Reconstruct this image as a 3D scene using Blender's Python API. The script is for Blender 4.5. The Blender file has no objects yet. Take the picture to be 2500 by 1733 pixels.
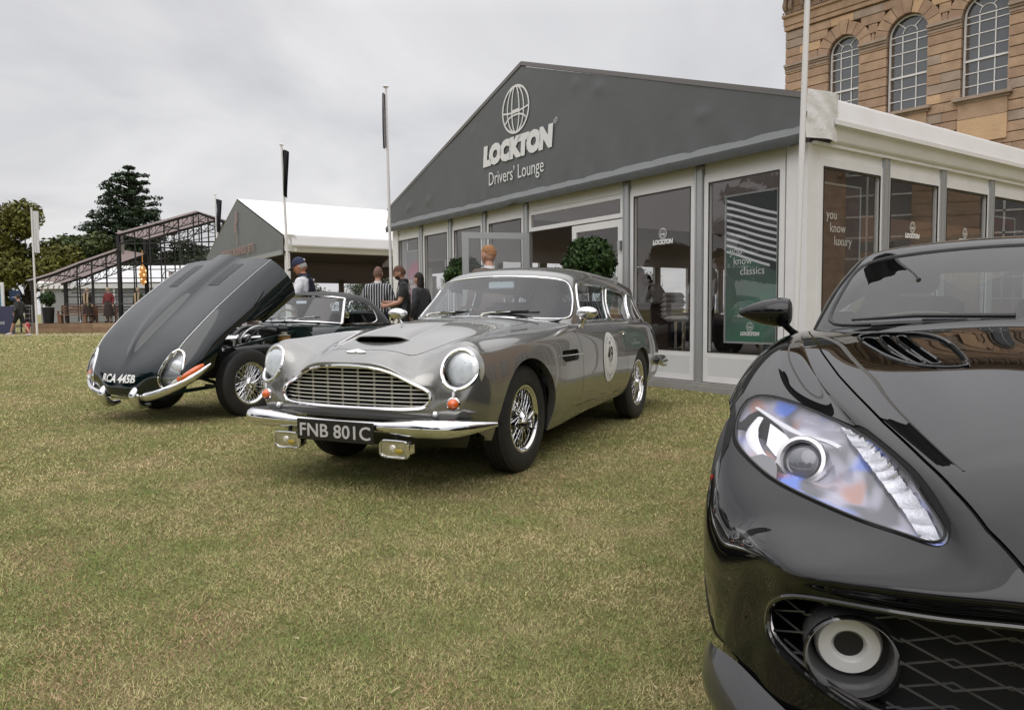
import bpy, math, random
import numpy as np
from mathutils import Matrix, Vector
R = math.radians
rnd = random.Random(7)
rng = np.random.RandomState(11)
scene = bpy.context.scene
COL = scene.collection
# ------------------------------------------------------------------ camera
cd = bpy.data.cameras.new('camera'); cam = bpy.data.objects.new('camera', cd); COL.objects.link(cam)
F_PX, PITCH, ROLL, CAM_H = 1790.0, -0.0612, -0.0078, 1.0173
cd.sensor_width = 36.0; cd.lens = F_PX/2500*36; cd.clip_start = 0.05; cd.clip_end = 3000
_fw = Vector((0, math.cos(PITCH), math.sin(PITCH))); _u = Vector((0, -math.sin(PITCH), math.cos(PITCH))); _r = Vector((1, 0, 0))
_r2 = _r*math.cos(ROLL)+_u*math.sin(ROLL); _u2 = _u*math.cos(ROLL)-_r*math.sin(ROLL)
cam.matrix_world = Matrix(((_r2.x, _u2.x, -_fw.x, 0), (_r2.y, _u2.y, -_fw.y, 0), (_r2.z, _u2.z, -_fw.z, CAM_H), (0, 0, 0, 1)))
scene.camera = cam
# ------------------------------------------------------------------ sky, sun, exposure
SUN_EL, SUN_AZ = R(52), R(205)
w = bpy.data.worlds.new('World'); scene.world = w; w.use_nodes = True
nt = w.node_tree; nt.nodes.clear()
def nd(nt, t, **k):
    n = nt.nodes.new(t)
    for a, b in k.items():
        if a.startswith('i_'):
            key = a[2:]
            n.inputs[int(key) if key.isdigit() else key.replace('_', ' ')].default_value = b
        else: setattr(n, a, b)
    return n
lk = lambda nt, a, b: nt.links.new(a, b)
wo = nd(nt, 'ShaderNodeOutputWorld'); bg = nd(nt, 'ShaderNodeBackground'); bg.inputs[1].default_value = 0.12
sky = nd(nt, 'ShaderNodeTexSky', sky_type='NISHITA', sun_disc=False, sun_elevation=SUN_EL, sun_rotation=SUN_AZ)
sky.dust_density = 4.0; sky.ozone_density = 1.0
tc = nd(nt, 'ShaderNodeTexCoord'); sp = nd(nt, 'ShaderNodeSeparateXYZ'); lk(nt, tc.outputs['Generated'], sp.inputs[0])
# cloud deck: direction projected on a high flat layer, so the clouds shrink towards the horizon
mx = nd(nt, 'ShaderNodeMath', operation='MAXIMUM', i_1=0.0); lk(nt, sp.outputs[2], mx.inputs[0])
ad = nd(nt, 'ShaderNodeMath', operation='ADD', i_1=0.22); lk(nt, mx.outputs[0], ad.inputs[0])
dx = nd(nt, 'ShaderNodeMath', operation='DIVIDE'); lk(nt, sp.outputs[0], dx.inputs[0]); lk(nt, ad.outputs[0], dx.inputs[1])
dy = nd(nt, 'ShaderNodeMath', operation='DIVIDE'); lk(nt, sp.outputs[1], dy.inputs[0]); lk(nt, ad.outputs[0], dy.inputs[1])
cx = nd(nt, 'ShaderNodeCombineXYZ'); lk(nt, dx.outputs[0], cx.inputs[0]); lk(nt, dy.outputs[0], cx.inputs[1])
n1 = nd(nt, 'ShaderNodeTexNoise', i_Scale=1.15, i_Detail=5.0, i_Roughness=0.52, i_Distortion=0.6); lk(nt, cx.outputs[0], n1.inputs['Vector'])
r1 = nd(nt, 'ShaderNodeValToRGB'); lk(nt, n1.outputs[0], r1.inputs[0])
e = r1.color_ramp.elements; e[0].position = 0.33; e[0].color = (4.15, 4.13, 4.25, 1); e[1].position = 0.66; e[1].color = (5.75, 5.68, 5.68, 1)
# brighter overhead, as an overcast sky is
zr = nd(nt, 'ShaderNodeMapRange', i_1=0.36, i_2=1.0, i_3=.93, i_4=2.5); lk(nt, mx.outputs[0], zr.inputs[0])
vm = nd(nt, 'ShaderNodeVectorMath', operation='SCALE'); lk(nt, r1.outputs[0], vm.inputs[0]); lk(nt, zr.outputs[0], vm.inputs['Scale'])
mixs = nd(nt, 'ShaderNodeMix', data_type='RGBA', i_0=0.93); lk(nt, sky.outputs[0], mixs.inputs[6]); lk(nt, vm.outputs[0], mixs.inputs[7])
lk(nt, mixs.outputs[2], bg.inputs[0]); lk(nt, bg.outputs[0], wo.inputs[0])
sl = bpy.data.lights.new('sun', 'SUN'); sl.energy = 0.7; sl.angle = R(60); sl.color = (1, 0.975, 0.95)
so = bpy.data.objects.new('sun', sl); COL.objects.link(so)
_sd = Vector((math.sin(SUN_AZ)*math.cos(SUN_EL), math.cos(SUN_AZ)*math.cos(SUN_EL), math.sin(SUN_EL)))
so.rotation_euler = _sd.to_track_quat('Z', 'Y').to_euler(); so.location = (0, 0, 30)
scene.view_settings.view_transform = 'Standard'; scene.view_settings.look = 'None'
scene.view_settings.exposure = 0.44; scene.view_settings.gamma = 1.0; scene.view_settings.use_curve_mapping = False
scene.render.engine = 'CYCLES'
scene.cycles.max_bounces = 10; scene.cycles.transparent_max_bounces = 24; scene.cycles.glossy_bounces = 6
scene.cycles.caustics_reflective = False; scene.cycles.caustics_refractive = False; scene.cycles.use_denoising = True
# ------------------------------------------------------------------ materials
MATS = {}
def pbr(name, col, rough=0.5, metal=0.0, coat=0.0, spec=0.5, bump=None, vary=None, emis=None, coat_rough=0.03, sheen=0.0):
    """bump=(scale, strength, dist) noise relief; vary=(scale, amount) brightness variation of the colour."""
    if name in MATS: return MATS[name]
    m = bpy.data.materials.new(name); m.use_nodes = True; t = m.node_tree; b = t.nodes['Principled BSDF']
    b.inputs['Base Color'].default_value = (*col, 1); b.inputs['Roughness'].default_value = rough; b.inputs['Metallic'].default_value = metal
    b.inputs['Coat Weight'].default_value = coat; b.inputs['Coat IOR'].default_value = 1.62 if name in ('silver_paint', 'green_paint') else 1.5; b.inputs['Coat Roughness'].default_value = coat_rough; b.inputs['Specular IOR Level'].default_value = spec
    b.inputs['Sheen Weight'].default_value = sheen
    if emis: b.inputs['Emission Color'].default_value = (*emis[0], 1); b.inputs['Emission Strength'].default_value = emis[1]
    if bump or vary: tc = nd(t, 'ShaderNodeTexCoord')
    if vary:
        n = nd(t, 'ShaderNodeTexNoise', i_Scale=vary[0], i_Detail=6.0, i_Roughness=0.6); lk(t, tc.outputs['Object'], n.inputs['Vector'])
        mr = nd(t, 'ShaderNodeMapRange', i_1=0.25, i_2=0.75, i_3=1-vary[1], i_4=1+vary[1]); lk(t, n.outputs[0], mr.inputs[0])
        v = nd(t, 'ShaderNodeVectorMath', operation='SCALE'); v.inputs[0].default_value = col; lk(t, mr.outputs[0], v.inputs['Scale']); lk(t, v.outputs[0], b.inputs['Base Color'])
    if bump:
        n = nd(t, 'ShaderNodeTexNoise', i_Scale=bump[0], i_Detail=4.0); lk(t, tc.outputs['Object'], n.inputs['Vector'])
        bp = nd(t, 'ShaderNodeBump', i_Strength=bump[1], i_Distance=bump[2]); lk(t, n.outputs[0], bp.inputs['Height']); lk(t, bp.outputs[0], b.inputs['Normal'])
    MATS[name] = m; return m
def glassm(name, tint=(1, 1, 1), refl=1.0, rough=0.0, ior=1.5):
    """thin sheet glass: straight-through tinted transmission under a Fresnel reflection"""
    if name in MATS: return MATS[name]
    m = bpy.data.materials.new(name); m.use_nodes = True; t = m.node_tree; t.nodes.clear()
    o = nd(t, 'ShaderNodeOutputMaterial'); mix = nd(t, 'ShaderNodeMixShader'); tr = nd(t, 'ShaderNodeBsdfTransparent'); gl = nd(t, 'ShaderNodeBsdfGlossy', i_Roughness=rough)
    tr.inputs[0].default_value = (*tint, 1); fr = nd(t, 'ShaderNodeFresnel'); ge = nd(t, 'ShaderNodeNewGeometry'); io = nd(t, 'ShaderNodeMapRange', i_3=ior, i_4=1/ior); lk(t, ge.outputs['Backfacing'], io.inputs[0]); lk(t, io.outputs[0], fr.inputs[0])   # a thin pane reflects alike from both sides
    mu = nd(t, 'ShaderNodeMath', operation='MULTIPLY', i_1=refl, use_clamp=True); lk(t, fr.outputs[0], mu.inputs[0]); lk(t, mu.outputs[0], mix.inputs[0])
    lk(t, tr.outputs[0], mix.inputs[1]); lk(t, gl.outputs[0], mix.inputs[2]); lk(t, mix.outputs[0], o.inputs[0])
    MATS[name] = m; return m
def sheer(name, c, k=.5):
    """thin cloth that lets some daylight through"""
    if name in MATS: return MATS[name]
    m = bpy.data.materials.new(name); m.use_nodes = True; t = m.node_tree; t.nodes.clear(); o = nd(t, 'ShaderNodeOutputMaterial'); mx_ = nd(t, 'ShaderNodeMixShader', i_0=k); a = nd(t, 'ShaderNodeBsdfDiffuse'); b = nd(t, 'ShaderNodeBsdfTranslucent')
    a.inputs[0].default_value = (*c, 1); b.inputs[0].default_value = (*c, 1); lk(t, a.outputs[0], mx_.inputs[1]); lk(t, b.outputs[0], mx_.inputs[2]); lk(t, mx_.outputs[0], o.inputs[0]); MATS[name] = m; return m
def chrome(): return pbr('chrome', (0.82, 0.82, 0.83), 0.05, 1.0)
def rubber(): return pbr('tyre_rubber', (0.022, 0.021, 0.021), 0.62, bump=(60, 0.2, 0.002), vary=(9, 0.25))
def blackm(): return pbr('black_trim', (0.012, 0.012, 0.013), 0.45)
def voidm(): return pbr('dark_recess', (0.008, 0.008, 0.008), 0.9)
# ------------------------------------------------------------------ objects
def tag(o, label=None, cat=None, group=None, kind=None):
    if label: o['label'] = label
    if cat: o['category'] = cat
    if group: o['group'] = group
    if kind: o['kind'] = kind
    return o
def empty(name, loc=(0, 0, 0), rz=0.0, label=None, cat=None, group=None, parent=None, kind=None):
    o = bpy.data.objects.new(name, None); COL.objects.link(o); o.location = loc; o.rotation_euler = (0, 0, rz); o.empty_display_size = 0.1
    if parent: o.parent = parent
    return tag(o, label, cat, group, kind)
def copy_tree(o, parent=None):
    c = o.copy(); COL.objects.link(c)
    if parent is not None: c.parent = parent
    for ch in [x for x in o.children]: copy_tree(ch, c)
    return c
# a mesh is (V, F, N): vertices array, list of index tuples, vertex normals or None
def mk(V, F, N=None): return (np.asarray(V, float).reshape(-1, 3), list(F), N)
def join(*ms):
    Vs = []; Fs = []; Ns = []; k = 0; has = all(m[2] is not None for m in ms)
    for m in ms:
        Vs.append(m[0]); Fs += [tuple(i+k for i in f) for f in m[1]]; k += len(m[0])
        if has: Ns.append(m[2])
    return (np.vstack(Vs), Fs, np.vstack(Ns) if has else None)
def build(name, m, mat, parent=None, smooth=True, label=None, angle=40, kind=None, loc=None):
    V, F, N = m
    used = np.zeros(len(V), bool)
    for f in F: used[list(f)] = True
    idx = np.cumsum(used)-1; V = V[used]
    F = [tuple(int(idx[i]) for i in f) for f in F]
    me = bpy.data.meshes.new(name); me.from_pydata(V.tolist(), [], F)
    if mat is not None:
        for mm in (mat if isinstance(mat, (list, tuple)) else [mat]): me.materials.append(mm)
    if smooth: me.polygons.foreach_set('use_smooth', [True]*len(me.polygons))
    if N is not None: me.normals_split_custom_set_from_vertices([Vector(n) for n in N[used]])
    elif smooth and angle:
        me.set_sharp_from_angle(angle=R(angle))
    me.update()
    o = bpy.data.objects.new(name, me); COL.objects.link(o)
    if parent: o.parent = parent
    if loc is not None: o.location = loc
    return tag(o, label, kind=kind)
def inst(name, src, parent=None, loc=(0, 0, 0), rot=(0, 0, 0), scale=(1, 1, 1), label=None):
    o = bpy.data.objects.new(name, src.data); COL.objects.link(o); o.parent = parent; o.location = loc; o.rotation_euler = rot; o.scale = scale
    if label: o['label'] = label
    return o
def xf(m, M=None, t=(0, 0, 0), s=(1, 1, 1), r=(0, 0, 0)):
    if M is None: M = Matrix.LocRotScale(Vector(t), __import__('mathutils').Euler(r), Vector(s))
    A = np.array(M); V = m[0]@A[:3, :3].T+A[:3, 3]
    N = m[2]
    if N is not None:
        N = N@np.linalg.inv(A[:3, :3]); N = N/np.linalg.norm(N, axis=1)[:, None]
    F = m[1]
    if np.linalg.det(A[:3, :3]) < 0:
        F = [tuple(reversed(f)) for f in F]
    return (V, F, N)
def box(c, s, rz=0.0, bev=0.0):
    x, y, z = [q/2 for q in s]; b = min(bev, x*.9, y*.9, z*.9)
    if b <= 0:
        V = [(a*x, d*y, e*z) for a in (-1, 1) for d in (-1, 1) for e in (-1, 1)]
        F = [(0, 1, 3, 2), (4, 6, 7, 5), (0, 4, 5, 1), (2, 3, 7, 6), (0, 2, 6, 4), (1, 5, 7, 3)]
    else:
        V = []
        for e, iz in ((-z, 0), (z, 0)):
            for zz, q in (((e, b) if e < 0 else (e-b, 0)), ((e+b, 0) if e < 0 else (e, b))):
                V += [(-x+q+b*(q == 0)*0, -y+q, zz), (x-q, -y+q, zz), (x-q, y-q, zz), (-x+q, y-q, zz)]
        F = [(3, 2, 1, 0), (12, 13, 14, 15)]
        for l in range(3):
            for i in range(4): j = (i+1) % 4; F.append((l*4+i, l*4+j, l*4+4+j, l*4+4+i))
    V = np.array(V, float); c_, s_ = math.cos(rz), math.sin(rz)
    V = np.stack([V[:, 0]*c_-V[:, 1]*s_, V[:, 0]*s_+V[:, 1]*c_, V[:, 2]], 1)+np.array(c)
    return mk(V, F)
def beam(a, b, w, h=None, up=(0, 0, 1)):
    """square bar from a to b"""
    h = h or w; a = np.array(a, float); b = np.array(b, float); d = b-a; L = np.linalg.norm(d); d /= L
    u = np.array(up, float)
    if abs(d@u) > .98: u = np.array((1., 0, 0))
    s = np.cross(d, u); s /= np.linalg.norm(s); u = np.cross(s, d)
    V = [p+s*i*w/2+u*j*h/2 for p in (a, b) for i, j in ((-1, -1), (1, -1), (1, 1), (-1, 1))]
    return mk(V, [(0, 1, 2, 3), (7, 6, 5, 4), (0, 4, 5, 1), (1, 5, 6, 2), (2, 6, 7, 3), (3, 7, 4, 0)])
def tube(P, r, n=8, closed=False, flat=None, cap=True):
    """swept round (or flattened) tube along points P, radius r (number or list)"""
    P = np.asarray(P, float); k = len(P); rr = np.broadcast_to(np.asarray(r, float), (k,))
    T = np.roll(P, -1, 0)-np.roll(P, 1, 0) if closed else np.gradient(P, axis=0)
    T /= np.linalg.norm(T, axis=1)[:, None]+1e-12
    u = np.array((0, 0, 1.0)) if abs(T[0][2]) < .9 else np.array((1.0, 0, 0))
    V = []
    for i in range(k):
        u = u-T[i]*(u@T[i]); u /= np.linalg.norm(u)+1e-12; s = np.cross(T[i], u)
        for a in range(n):
            th = 2*math.pi*a/n; V.append(P[i]+rr[i]*(u*math.cos(th)*(flat or 1)+s*math.sin(th)))
    F = []
    for i in range(k if closed else k-1):
        j = (i+1) % k
        for a in range(n): b = (a+1) % n; F.append((i*n+a, j*n+a, j*n+b, i*n+b))
    if cap and not closed: F += [tuple(range(n)), tuple((k-1)*n+a for a in reversed(range(n)))]
    return mk(V, F)
def lathe(prof, n=32, axis='z', close=False, a0=0.0, a1=2*math.pi):
    """profile of (radius, height) turned about an axis"""
    full = abs(a1-a0-2*math.pi) < 1e-6; k = n if full else n+1
    V = []
    for i in range(k):
        a = a0+(a1-a0)*i/n; c, s = math.cos(a), math.sin(a)
        for r, h in prof: V.append({'z': (r*c, r*s, h), 'y': (r*c, h, r*s), 'x': (h, r*c, r*s)}[axis])
    m = len(prof); F = []
    for i in range(n):
        j = (i+1) % k
        for q in range(m-1 if not close else m):
            p = (q+1) % m; f = (i*m+q, j*m+q, j*m+p, i*m+p); F.append(f if axis != 'y' else f[::-1])
    return mk(V, F)
def cyl(a, b, r, n=12, r2=None): return tube([a, b], [r, r if r2 is None else r2], n)
def prism(poly, h, axis='z', z0=0.0):
    """extruded 2D polygon; axis is the extrusion direction"""
    k = len(poly); V = []
    for z in (z0, z0+h):
        for x, y in poly: V.append({'z': (x, y, z), 'x': (z, x, y), 'y': (x, z, y)}[axis])
    F = [tuple(reversed(range(k))), tuple(range(k, 2*k))]+[(i, (i+1) % k, k+(i+1) % k, k+i) for i in range(k)]
    if axis == 'y': F = [f[::-1] for f in F]
    return mk(V, F)
def ball(c, r, nu=16, nv=10):
    r = (r, r, r) if isinstance(r, (int, float)) else r
    m = lathe([(max(1e-4, math.sin(math.pi*i/nv)), -math.cos(math.pi*i/nv)) for i in range(nv+1)], nu)
    return mk(m[0]*np.array(r)+np.array(c), m[1])
# ------------------------------------------------------------------ smooth surfaces
def _bs(P, n):
    """uniform cubic B-spline along axis 0, end interpolating"""
    P = np.concatenate([[2*P[0]-P[1]], P, [2*P[-1]-P[-2]]]); k = len(P)-3; out = []
    for i in range(k):
        for t in (np.arange(n)/n if i < k-1 else np.arange(n+1)/n):
            b = ((1-t)**3, 3*t**3-6*t*t+4, -3*t**3+3*t*t+3*t+1, t**3)
            out.append(sum(P[i+j]*b[j] for j in range(4))/6)
    return np.array(out)
def spl(P, n=8, k=1.0, it=3):
    P = np.asarray(P, float); Q = P.copy()
    for _ in range(it): Q = Q+k*(P-_bs(Q, 1))
    return _bs(Q, n)
def surf(P, nu=8, nv=8, k=0.85):
    P = np.asarray(P, float); S = spl(P, nu, k); S = np.swapaxes(spl(np.swapaxes(S, 0, 1), nv, k), 0, 1); return S
def gridm(S, flip=False):
    a, b = S.shape[:2]; V = S.reshape(-1, 3); du = np.gradient(S, axis=0); dv = np.gradient(S, axis=1)
    N = np.cross(du, dv).reshape(-1, 3); N /= np.linalg.norm(N, axis=1)[:, None]+1e-12
    I = np.arange(a*b).reshape(a, b); F = np.stack([I[:-1, :-1], I[1:, :-1], I[1:, 1:], I[:-1, 1:]], -1).reshape(-1, 4)
    if flip: N = -N; F = F[:, ::-1]
    return (V, [tuple(f) for f in F.tolist()], N)
def mirror_cols(P):
    """rows x columns, column 0 on the centre plane y=0 -> both sides"""
    P = np.asarray(P, float); Q = P[:, :0:-1].copy(); Q[..., 1] *= -1
    return np.concatenate([Q, P], 1)
def cut(m, f):
    """split mesh where f(V) changes sign: (part with f>0, part with f<=0, boundary polylines)"""
    V, F, N = m; val = f(V); pos = val > 0
    keep = []; out = []; nV = []; nN = []; cache = {}; segs = []; base = len(V)
    FA = None
    for fc in F:
        p = [pos[i] for i in fc]
        if all(p): keep.append(fc); continue
        if not any(p): out.append(fc); continue
        a = []; b = []; cr = []
        n = len(fc)
        for q in range(n):
            i, j = fc[q], fc[(q+1) % n]
            (a if pos[i] else b).append(i)
            if pos[i] != pos[j]:
                key = (i, j) if i < j else (j, i)
                if key not in cache:
                    t = val[key[0]]/(val[key[0]]-val[key[1]]); t = min(.999, max(.001, t))
                    cache[key] = base+len(nV); nV.append(V[key[0]]*(1-t)+V[key[1]]*t)
                    if N is not None:
                        nn = N[key[0]]*(1-t)+N[key[1]]*t; nN.append(nn/np.linalg.norm(nn))
                c = cache[key]; a.append(c); b.append(c); cr.append(c)
        if len(a) > 2: keep.append(tuple(a))
        if len(b) > 2: out.append(tuple(b))
        if len(cr) == 2: segs.append(tuple(cr))
    if nV:
        V = np.vstack([V, nV]); N = np.vstack([N, nN]) if N is not None else None
    # chain the segments
    adj = {}
    for a, b in segs: adj.setdefault(a, []).append(b); adj.setdefault(b, []).append(a)
    loops = []; seen = set()
    for st in sorted(adj, key=lambda x: len(adj[x])):
        if st in seen: continue
        ch = [st]; seen.add(st); cur = st
        while True:
            nx = [x for x in adj[cur] if x not in seen]
            if not nx: break
            cur = nx[0]; ch.append(cur); seen.add(cur)
        if len(ch) > 2: loops.append((V[ch], len(adj[st]) == 2 and st in adj[cur]))
    return (V, keep, N), (V, out, N), loops
def sd_poly(P, poly):
    """signed distance to a closed 2D polygon, negative inside"""
    poly = np.asarray(poly, float); x, y = P[:, 0], P[:, 1]; d = np.full(len(P), 1e9); ins = np.zeros(len(P), bool)
    for i in range(len(poly)):
        a = poly[i]; b = poly[(i+1) % len(poly)]; e = b-a; wx = x-a[0]; wy = y-a[1]
        t = np.clip((wx*e[0]+wy*e[1])/(e@e+1e-15), 0, 1); d = np.minimum(d, (wx-e[0]*t)**2+(wy-e[1]*t)**2)
        c = ((a[1] <= y) & (b[1] > y)) | ((b[1] <= y) & (a[1] > y))
        with np.errstate(divide='ignore', invalid='ignore'): xc = a[0]+(y-a[1])*e[0]/(e[1] if e[1] != 0 else 1e-15)
        ins ^= c & (x < xc)
    d = np.sqrt(d); return np.where(ins, -d, d)
def sd_line(P, pts):
    pts = np.asarray(pts, float); x, y = P[:, 0], P[:, 1]; d = np.full(len(P), 1e9)
    for a, b in zip(pts[:-1], pts[1:]):
        e = b-a; wx = x-a[0]; wy = y-a[1]; t = np.clip((wx*e[0]+wy*e[1])/(e@e+1e-15), 0, 1); d = np.minimum(d, (wx-e[0]*t)**2+(wy-e[1]*t)**2)
    return np.sqrt(d)
def smooth_poly(p, n=2):
    p = np.asarray(p, float)
    for _ in range(n):
        q = np.roll(p, -1, 0); p = np.stack([p*.75+q*.25, p*.25+q*.75], 1).reshape(-1, 2)
    return p
def loop_smooth(P, closed, n=3):
    P = np.asarray(P, float)
    for _ in range(n):
        Q = (np.roll(P, 1, 0)+np.roll(P, -1, 0)+2*P)/4
        if not closed: Q[0] = P[0]; Q[-1] = P[-1]
        P = Q
    return P
def thin(P, k): return P[::k] if len(P) > 3*k else P
def loop_tube(loops, r, n=6, flat=None, k=2, minlen=6, sm=3):
    ms = [tube(loop_smooth(thin(P, k), c, sm), r, n, closed=c, flat=flat) for P, c in loops if len(P) > minlen]
    return join(*ms) if ms else mk([(0, 0, 0)]*3, [(0, 1, 2)])
def offset(m, d): return (m[0]+m[2]*d, m[1], m[2])
def skirt(loops, vec):
    """strip swept from boundary polylines by a vector (flanges, reveals)"""
    ms = []
    for P, c in loops:
        P = loop_smooth(P, c, 1); k = len(P); V = np.vstack([P, P+np.array(vec)])
        F = [(i, (i+1) % k, k+(i+1) % k, k+i) for i in range(k if c else k-1)]; ms.append(mk(V, F))
    return join(*ms) if ms else mk([(0, 0, 0)]*3, [(0, 1, 2)])
def sub(m, mask):
    """faces whose every vertex satisfies mask(V)"""
    ok = mask(m[0]); return (m[0], [f for f in m[1] if all(ok[i] for i in f)], m[2])
# ------------------------------------------------------------------ lettering
def text(s, size=1.0, bold=0.0, shear=0.0, sx=1.0, ext=0.0, align='LEFT', space=1.0):
    c = bpy.data.curves.new('t', 'FONT'); c.body = s; c.size = size; c.offset = bold; c.shear = shear; c.extrude = ext; c.align_x = align; c.space_character = space
    c.resolution_u = 3
    o = bpy.data.objects.new('t', c); COL.objects.link(o); bpy.context.view_layer.update()
    me = o.evaluated_get(bpy.context.evaluated_depsgraph_get()).to_mesh()
    V = np.array([v.co[:] for v in me.vertices]).reshape(-1, 3); F = [tuple(p.vertices) for p in me.polygons]
    bpy.data.objects.remove(o); bpy.data.curves.remove(c)
    V[:, 0] *= sx
    return mk(V, F)
def frame_xf(m, o, x, y):
    """place a flat XY mesh at origin o with axes x and y"""
    o, x, y = map(lambda a: np.array(a, float), (o, x, y)); z = np.cross(x, y); V = m[0]
    return mk(o+V[:, :1]*x+V[:, 1:2]*y+V[:, 2:3]*z, m[1])
# ================================================================== cars: shared pieces
def wire_wheel(parent, x, y, z, r_t=.335, r_rim=.20, wid=.17, side=1, rot=0.0):
    """wheel centred at (x,y,z), outer face towards side*y; parts tyre, rim, spokes, hub_spinner"""
    w_ = empty('wheel', (x, y, z), parent=parent); w_.scale = (1, side, 1); w_.rotation_euler = (0, rot, 0)
    h = wid/2
    prof = [(r_rim-.004, h*.72), (r_rim+.012, h*.92), (r_rim+.045, h*1.0), (r_rim+.075, h*.98)]
    prof += [(r_t-.035, h*.93), (r_t-.022, h*.88), (r_t-.020, h*.84), (r_t-.012, h*.80), (r_t-.004, h*.70)]
    for q in (.55, .2, -.2, -.55): prof += [(r_t, h*(q+.09)), (r_t-.007, h*(q+.07)), (r_t-.007, h*(q-.07)), (r_t, h*(q-.09))]
    prof += [(r_t-.006, -h*.74), (r_t-.03, -h*.93), (r_rim+.03, -h), (r_rim-.004, -h*.75)]
    build('tyre', lathe(prof, 56, 'y'), rubber(), w_, angle=30)
    rp = [(r_rim+.006, h*.80), (r_rim+.004, h*.86), (r_rim-.006, h*.86), (r_rim-.012, h*.74), (r_rim-.022, h*.66), (r_rim-.03, h*.40), (r_rim-.034, 0), (r_rim-.03, -h*.7), (r_rim-.01, -h*.8)]
    build('rim', lathe(rp, 48, 'y'), chrome(), w_, angle=35)
    ms = []; n = 36
    for i in range(n):
        a = 2*math.pi*i/n
        for (ro, yo, ri, yi, tw) in ((r_rim-.028, h*.45, .045, h*.62, .55), (r_rim-.033, -.005, .05, -h*.1, -.55)):
            tw = tw if i % 2 else -tw
            A = (ro*math.cos(a), yo, ro*math.sin(a)); B = (ri*math.cos(a+tw), yi, ri*math.sin(a+tw)); ms.append(tube([A, B], .0022, 4, cap=False))
    build('spokes', join(*ms), chrome(), w_, kind='stuff')
    nip = join(*[ball(((r_rim-.026)*math.cos(2*math.pi*i/n), h*.47, (r_rim-.026)*math.sin(2*math.pi*i/n)), .0055, 6, 4) for i in range(n)])
    build('spoke_nipples', nip, chrome(), w_, kind='stuff')
    hub = lathe([(0.001, h*1.02), (.022, h*1.0), (.03, h*.95), (.034, h*.8), (.05, h*.66), (.052, h*.5), (.045, h*.2), (.05, -h*.3)], 24, 'y')
    ears = []
    for s in (1, -1):
        P = [(0, h*.98, 0), (s*.035, h*1.03, .008), (s*.068, h*1.1, .016), (s*.085, h*1.06, .018)]
        ears.append(tube(spl(P, 4), [.02, .019, .018, .017, .016, .016, .015, .014, .013, .011, .009, .007, .004][:13], 8, flat=.55))
    build('hub_spinner', join(hub, *ears), chrome(), w_)
    build('brake_drum', lathe([(.001, -h*.2), (.13, -h*.2), (.135, -h*.9)], 20, 'y'), pbr('brake_metal', (.05, .045, .04), .6, .6), w_)
    return w_
def seat(parent, x, y, z, mat, w=.5, hgt=.62, tilt=.25, head=False):
    s = empty('seat', (x, y, z), parent=parent)
    build('seat_cushion', box((.05, 0, .1), (.5, w, .16), bev=.05), mat, s)
    b = box((0, 0, hgt/2), (.13, w*.96, hgt), bev=.055); M = Matrix.Translation((-.2, 0, .12))@Matrix.Rotation(-tilt, 4, 'Y')
    build('backrest', xf(b, M), mat, s)
    if head: build('headrest', xf(box((0, 0, hgt+.1), (.09, .26, .16), bev=.04), M), mat, s)
    return s
def steering_wheel(parent, c, r, tilt, rim, spoke, rt=.011):
    a = np.linspace(0, 2*math.pi, 33)[:-1]; M = Matrix.Translation(c)@Matrix.Rotation(tilt, 4, 'Y')
    s = build('steering_wheel', xf(tube([(0, r*math.cos(t), r*math.sin(t)) for t in a], rt, 8, closed=True), M), rim, parent)
    build('wheel_spokes', xf(join(*[beam((0, 0, 0), (0, r*math.cos(t), r*math.sin(t)), .022, .006) for t in (0, math.pi, -math.pi/2)], ball((0, 0, 0), (.02, .04, .04))), M), spoke, s)
    return s
def height_fn(m):
    V = m[0]; up = m[2][:, 2] > .15 if m[2] is not None else np.ones(len(V), bool); U = V[up]
    def f(x, y):
        d = (U[:, 0]-x)**2+(U[:, 1]-y)**2; i = np.argsort(d)[:6]; w = 1/(d[i]+1e-7); return float((U[i, 2]*w).sum()/w.sum())
    return f
def front_fn(m):
    V = m[0]; U = V[(m[2][:, 0] > .1)] if m[2] is not None else V
    def f(y, z):
        d = (U[:, 1]-y)**2+(U[:, 2]-z)**2; i = np.argsort(d)[:6]; w = 1/(d[i]+1e-7); return float((U[i, 0]*w).sum()/w.sum())
    return f
def side_fn(m, sgn=1):
    V = m[0]; U = V[(m[2][:, 1]*sgn > .2)]
    def f(x, z):
        d = (U[:, 0]-x)**2+(U[:, 2]-z)**2; i = np.argsort(d)[:6]; w = 1/(d[i]+1e-7); return float((U[i, 1]*w).sum()/w.sum())
    return f
def groove(m, f, w=.0035, depth=.008):
    """recess a panel gap along f=0: returns (remaining mesh, recessed dark strip)"""
    k1, o1, _ = cut(m, lambda V: f(V)-w/2); k2, strip, _ = cut(o1, lambda V: -f(V)-w/2)
    return (k2[0], k1[1]+k2[1], k2[2]), offset(strip, -depth)
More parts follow.
